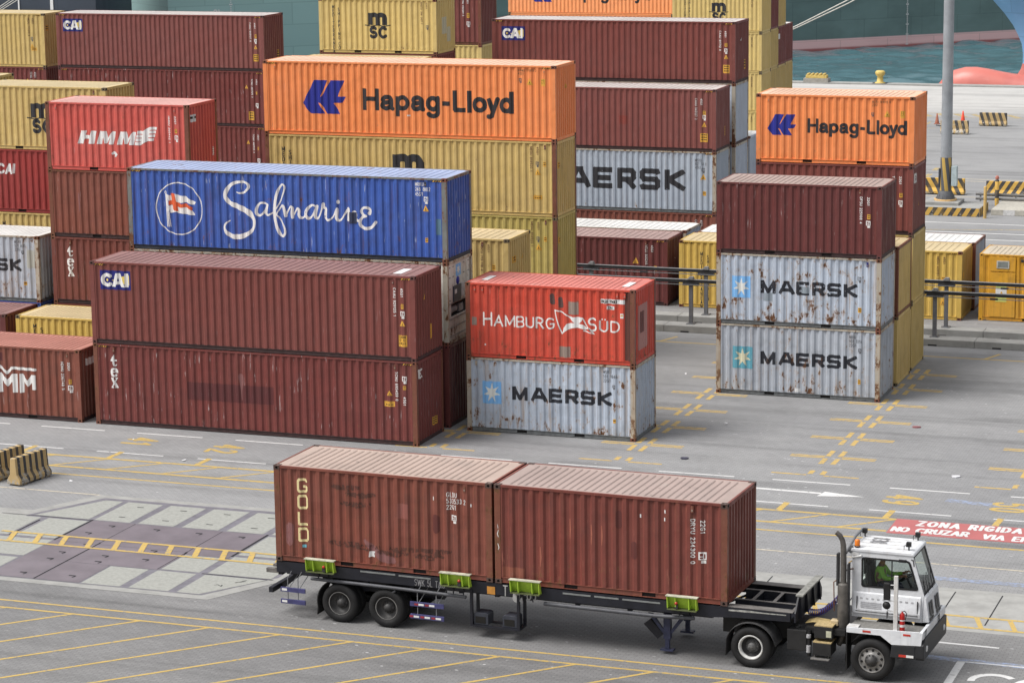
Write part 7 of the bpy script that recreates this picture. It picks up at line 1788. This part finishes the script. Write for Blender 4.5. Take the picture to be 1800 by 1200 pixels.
pts = [Vector((cx, 1.35, cz))+u*.21*math.cos(2*math.pi*i/k)+v*.21*math.sin(2*math.pi*i/k) for i in range(k+1)]
b.tube(pts, .016, 8, caps=False); b.tube([Vector((cx, 1.35, cz))-ax*.02, Vector((4.30, 1.35, 2.03))], .03, 8); b.tube([pts[0], pts[14]], .012, 6); b.tube([pts[21], Vector((cx, 1.35, cz))], .012, 6); b.build('steering_wheel', RUB, TC)
b = MB(); b.box(3.01, 3.05, Y1-.35, Y1-.10, 2.2, 2.8); b.build('cab_locker', BLK, TC)

def skin(name, verts, edges, mat, root=0, sub=1):
    """grow one continuous surface over a skeleton of (x, y, z, radius)"""
    me = bpy.data.meshes.new(name); me.from_pydata([v[:3] for v in verts], edges, []); o = bpy.data.objects.new(name, me); COL.objects.link(o)
    md = o.modifiers.new('skin', 'SKIN'); md.use_smooth_shade = True
    for i, v in enumerate(verts): me.skin_vertices[0].data[i].radius = (v[3], v[4] if len(v) > 4 else v[3]); me.skin_vertices[0].data[i].use_root = i == root
    sb = o.modifiers.new('sub', 'SUBSURF'); sb.levels = sub; sb.render_levels = sub
    dg = bpy.context.evaluated_depsgraph_get(); m2 = bpy.data.meshes.new_from_object(o.evaluated_get(dg)); bpy.data.objects.remove(o, do_unlink=True)
    m2.materials.clear(); m2.materials.append(None)
    return m2
SKIN = flat('skin_tone', (.28, .145, .095), .55, var=.1)
HIVIS = flat('hi_vis_green', (.30, .60, .08), .7, var=.15, scale=8)
TROUS = flat('trousers', (.035, .042, .075), .8)
hx, hy, hz = 3.53, 1.35, 2.06
V = [(hx, hy, hz, .14, .16), (hx-.02, hy, hz+.18, .13, .16), (hx-.01, hy, hz+.38, .12, .17), (hx+.01, hy, hz+.50, .08, .10), (hx+.03, hy, hz+.58, .055), (hx+.06, hy, hz+.68, .085), (hx+.06, hy, hz+.78, .085)]
Ed = [(i, i+1) for i in range(6)]
for s in (-1, 1):
    n = len(V); V += [(hx+.01, hy+s*.17, hz+.44, .065), (hx+.14, hy+s*.24, hz+.22, .052), (hx+.36, hy+s*.22, hz+.24, .040), (hx+.54, hy+s*.20, hz+.30, .030), (hx+.60, hy+s*.20, hz+.33, .036)]
    Ed += [(2, n), (n, n+1), (n+1, n+2), (n+2, n+3), (n+3, n+4)]
    for f_ in range(4):
        q = len(V); oy = -.030+.020*f_; V += [(hx+.645, hy+s*.20+oy, hz+.345+.012*(1.5-abs(f_-1.5)), .010), (hx+.675, hy+s*.20+oy, hz+.320, .009), (hx+.665, hy+s*.20+oy, hz+.285, .008)]; Ed += [(n+4, q), (q, q+1), (q+1, q+2)]
    q = len(V); V += [(hx+.60, hy+s*.20-s*.045, hz+.300, .011), (hx+.63, hy+s*.20-s*.055, hz+.270, .009)]; Ed += [(n+4, q), (q, q+1)]
    q = len(V); V += [(hx+.06, hy+s*.10, hz-.03, .095), (hx+.44, hy+s*.14, hz+.02, .070), (hx+.56, hy+s*.14, hz-.38, .050), (hx+.64, hy+s*.14, hz-.42, .045), (hx+.74, hy+s*.14, hz-.44, .035)]; Ed += [(0, q), (q, q+1), (q+1, q+2), (q+2, q+3), (q+3, q+4)]
me = skin('person', V, Ed, SKIN)
dv = link_mesh('person', me, SKIN); dv.location = (TX, TY, 0); dv.rotation_euler = (0, 0, TYAW); me.transform(Matrix.Identity(4))
tag(dv, 'driver in a green hi-vis jacket sitting in the white tractor cab', 'person')
Vj = [(v[0], v[1], v[2], *[r_+.020 for r_ in v[3:]]) for v in V[:4]]; Ej = [(0, 1), (1, 2), (2, 3)]
for s in (-1, 1):
    n = len(Vj); Vj += [(hx+.01, hy+s*.17, hz+.44, .080), (hx+.14, hy+s*.24, hz+.22, .068), (hx+.36, hy+s*.22, hz+.24, .054), (hx+.50, hy+s*.205, hz+.285, .044)]; Ej += [(2, n), (n, n+1), (n+1, n+2), (n+2, n+3)]
link_mesh('jacket', skin('jacket', Vj, Ej, HIVIS), HIVIS, dv)
Vt = [(hx, hy, hz-.01, .155, .175)]; Et = []
for s in (-1, 1):
    n = len(Vt); Vt += [(hx+.06, hy+s*.10, hz-.03, .108), (hx+.44, hy+s*.14, hz+.02, .082), (hx+.55, hy+s*.14, hz-.34, .064)]; Et += [(0, n), (n, n+1), (n+1, n+2)]
link_mesh('trousers', skin('trousers', Vt, Et, TROUS), TROUS, dv)
b = MB(); b.lathe([(.0, .115), (.055, .10), (.088, .05), (.094, 0), (.090, -.03)], (hx+.055, hy, hz+.775), 'z', 20); b.build('hair', flat('hair', (.012, .010, .009), .8), dv)
b = MB()
for s in (-1, 1): b.lathe([(.0, .012), (.009, .008), (.012, 0)], (hx+.138, hy+s*.033, hz+.735), 'x', 10)
b.build('eyes', RUB, dv)
b = MB(); b.prism([(hx+.135, hz+.735), (hx+.172, hz+.690), (hx+.138, hz+.682)], 'y', hy-.014, hy+.014); b.build('nose', SKIN, dv, bevel=.006)
b = MB(); b.tube([(hx+.140, hy-.025, hz+.655), (hx+.146, hy, hz+.653), (hx+.140, hy+.025, hz+.655)], .006, 6); b.build('mouth', flat('lips', (.20, .07, .055), .5), dv)
b = MB()
for s in (-1, 1): b.lathe([(.0, .014), (.024, .010), (.030, 0), (.02, -.01)], (hx+.045, hy+s*.088, hz+.71), 'y', 12)
b.build('ears', SKIN, dv)
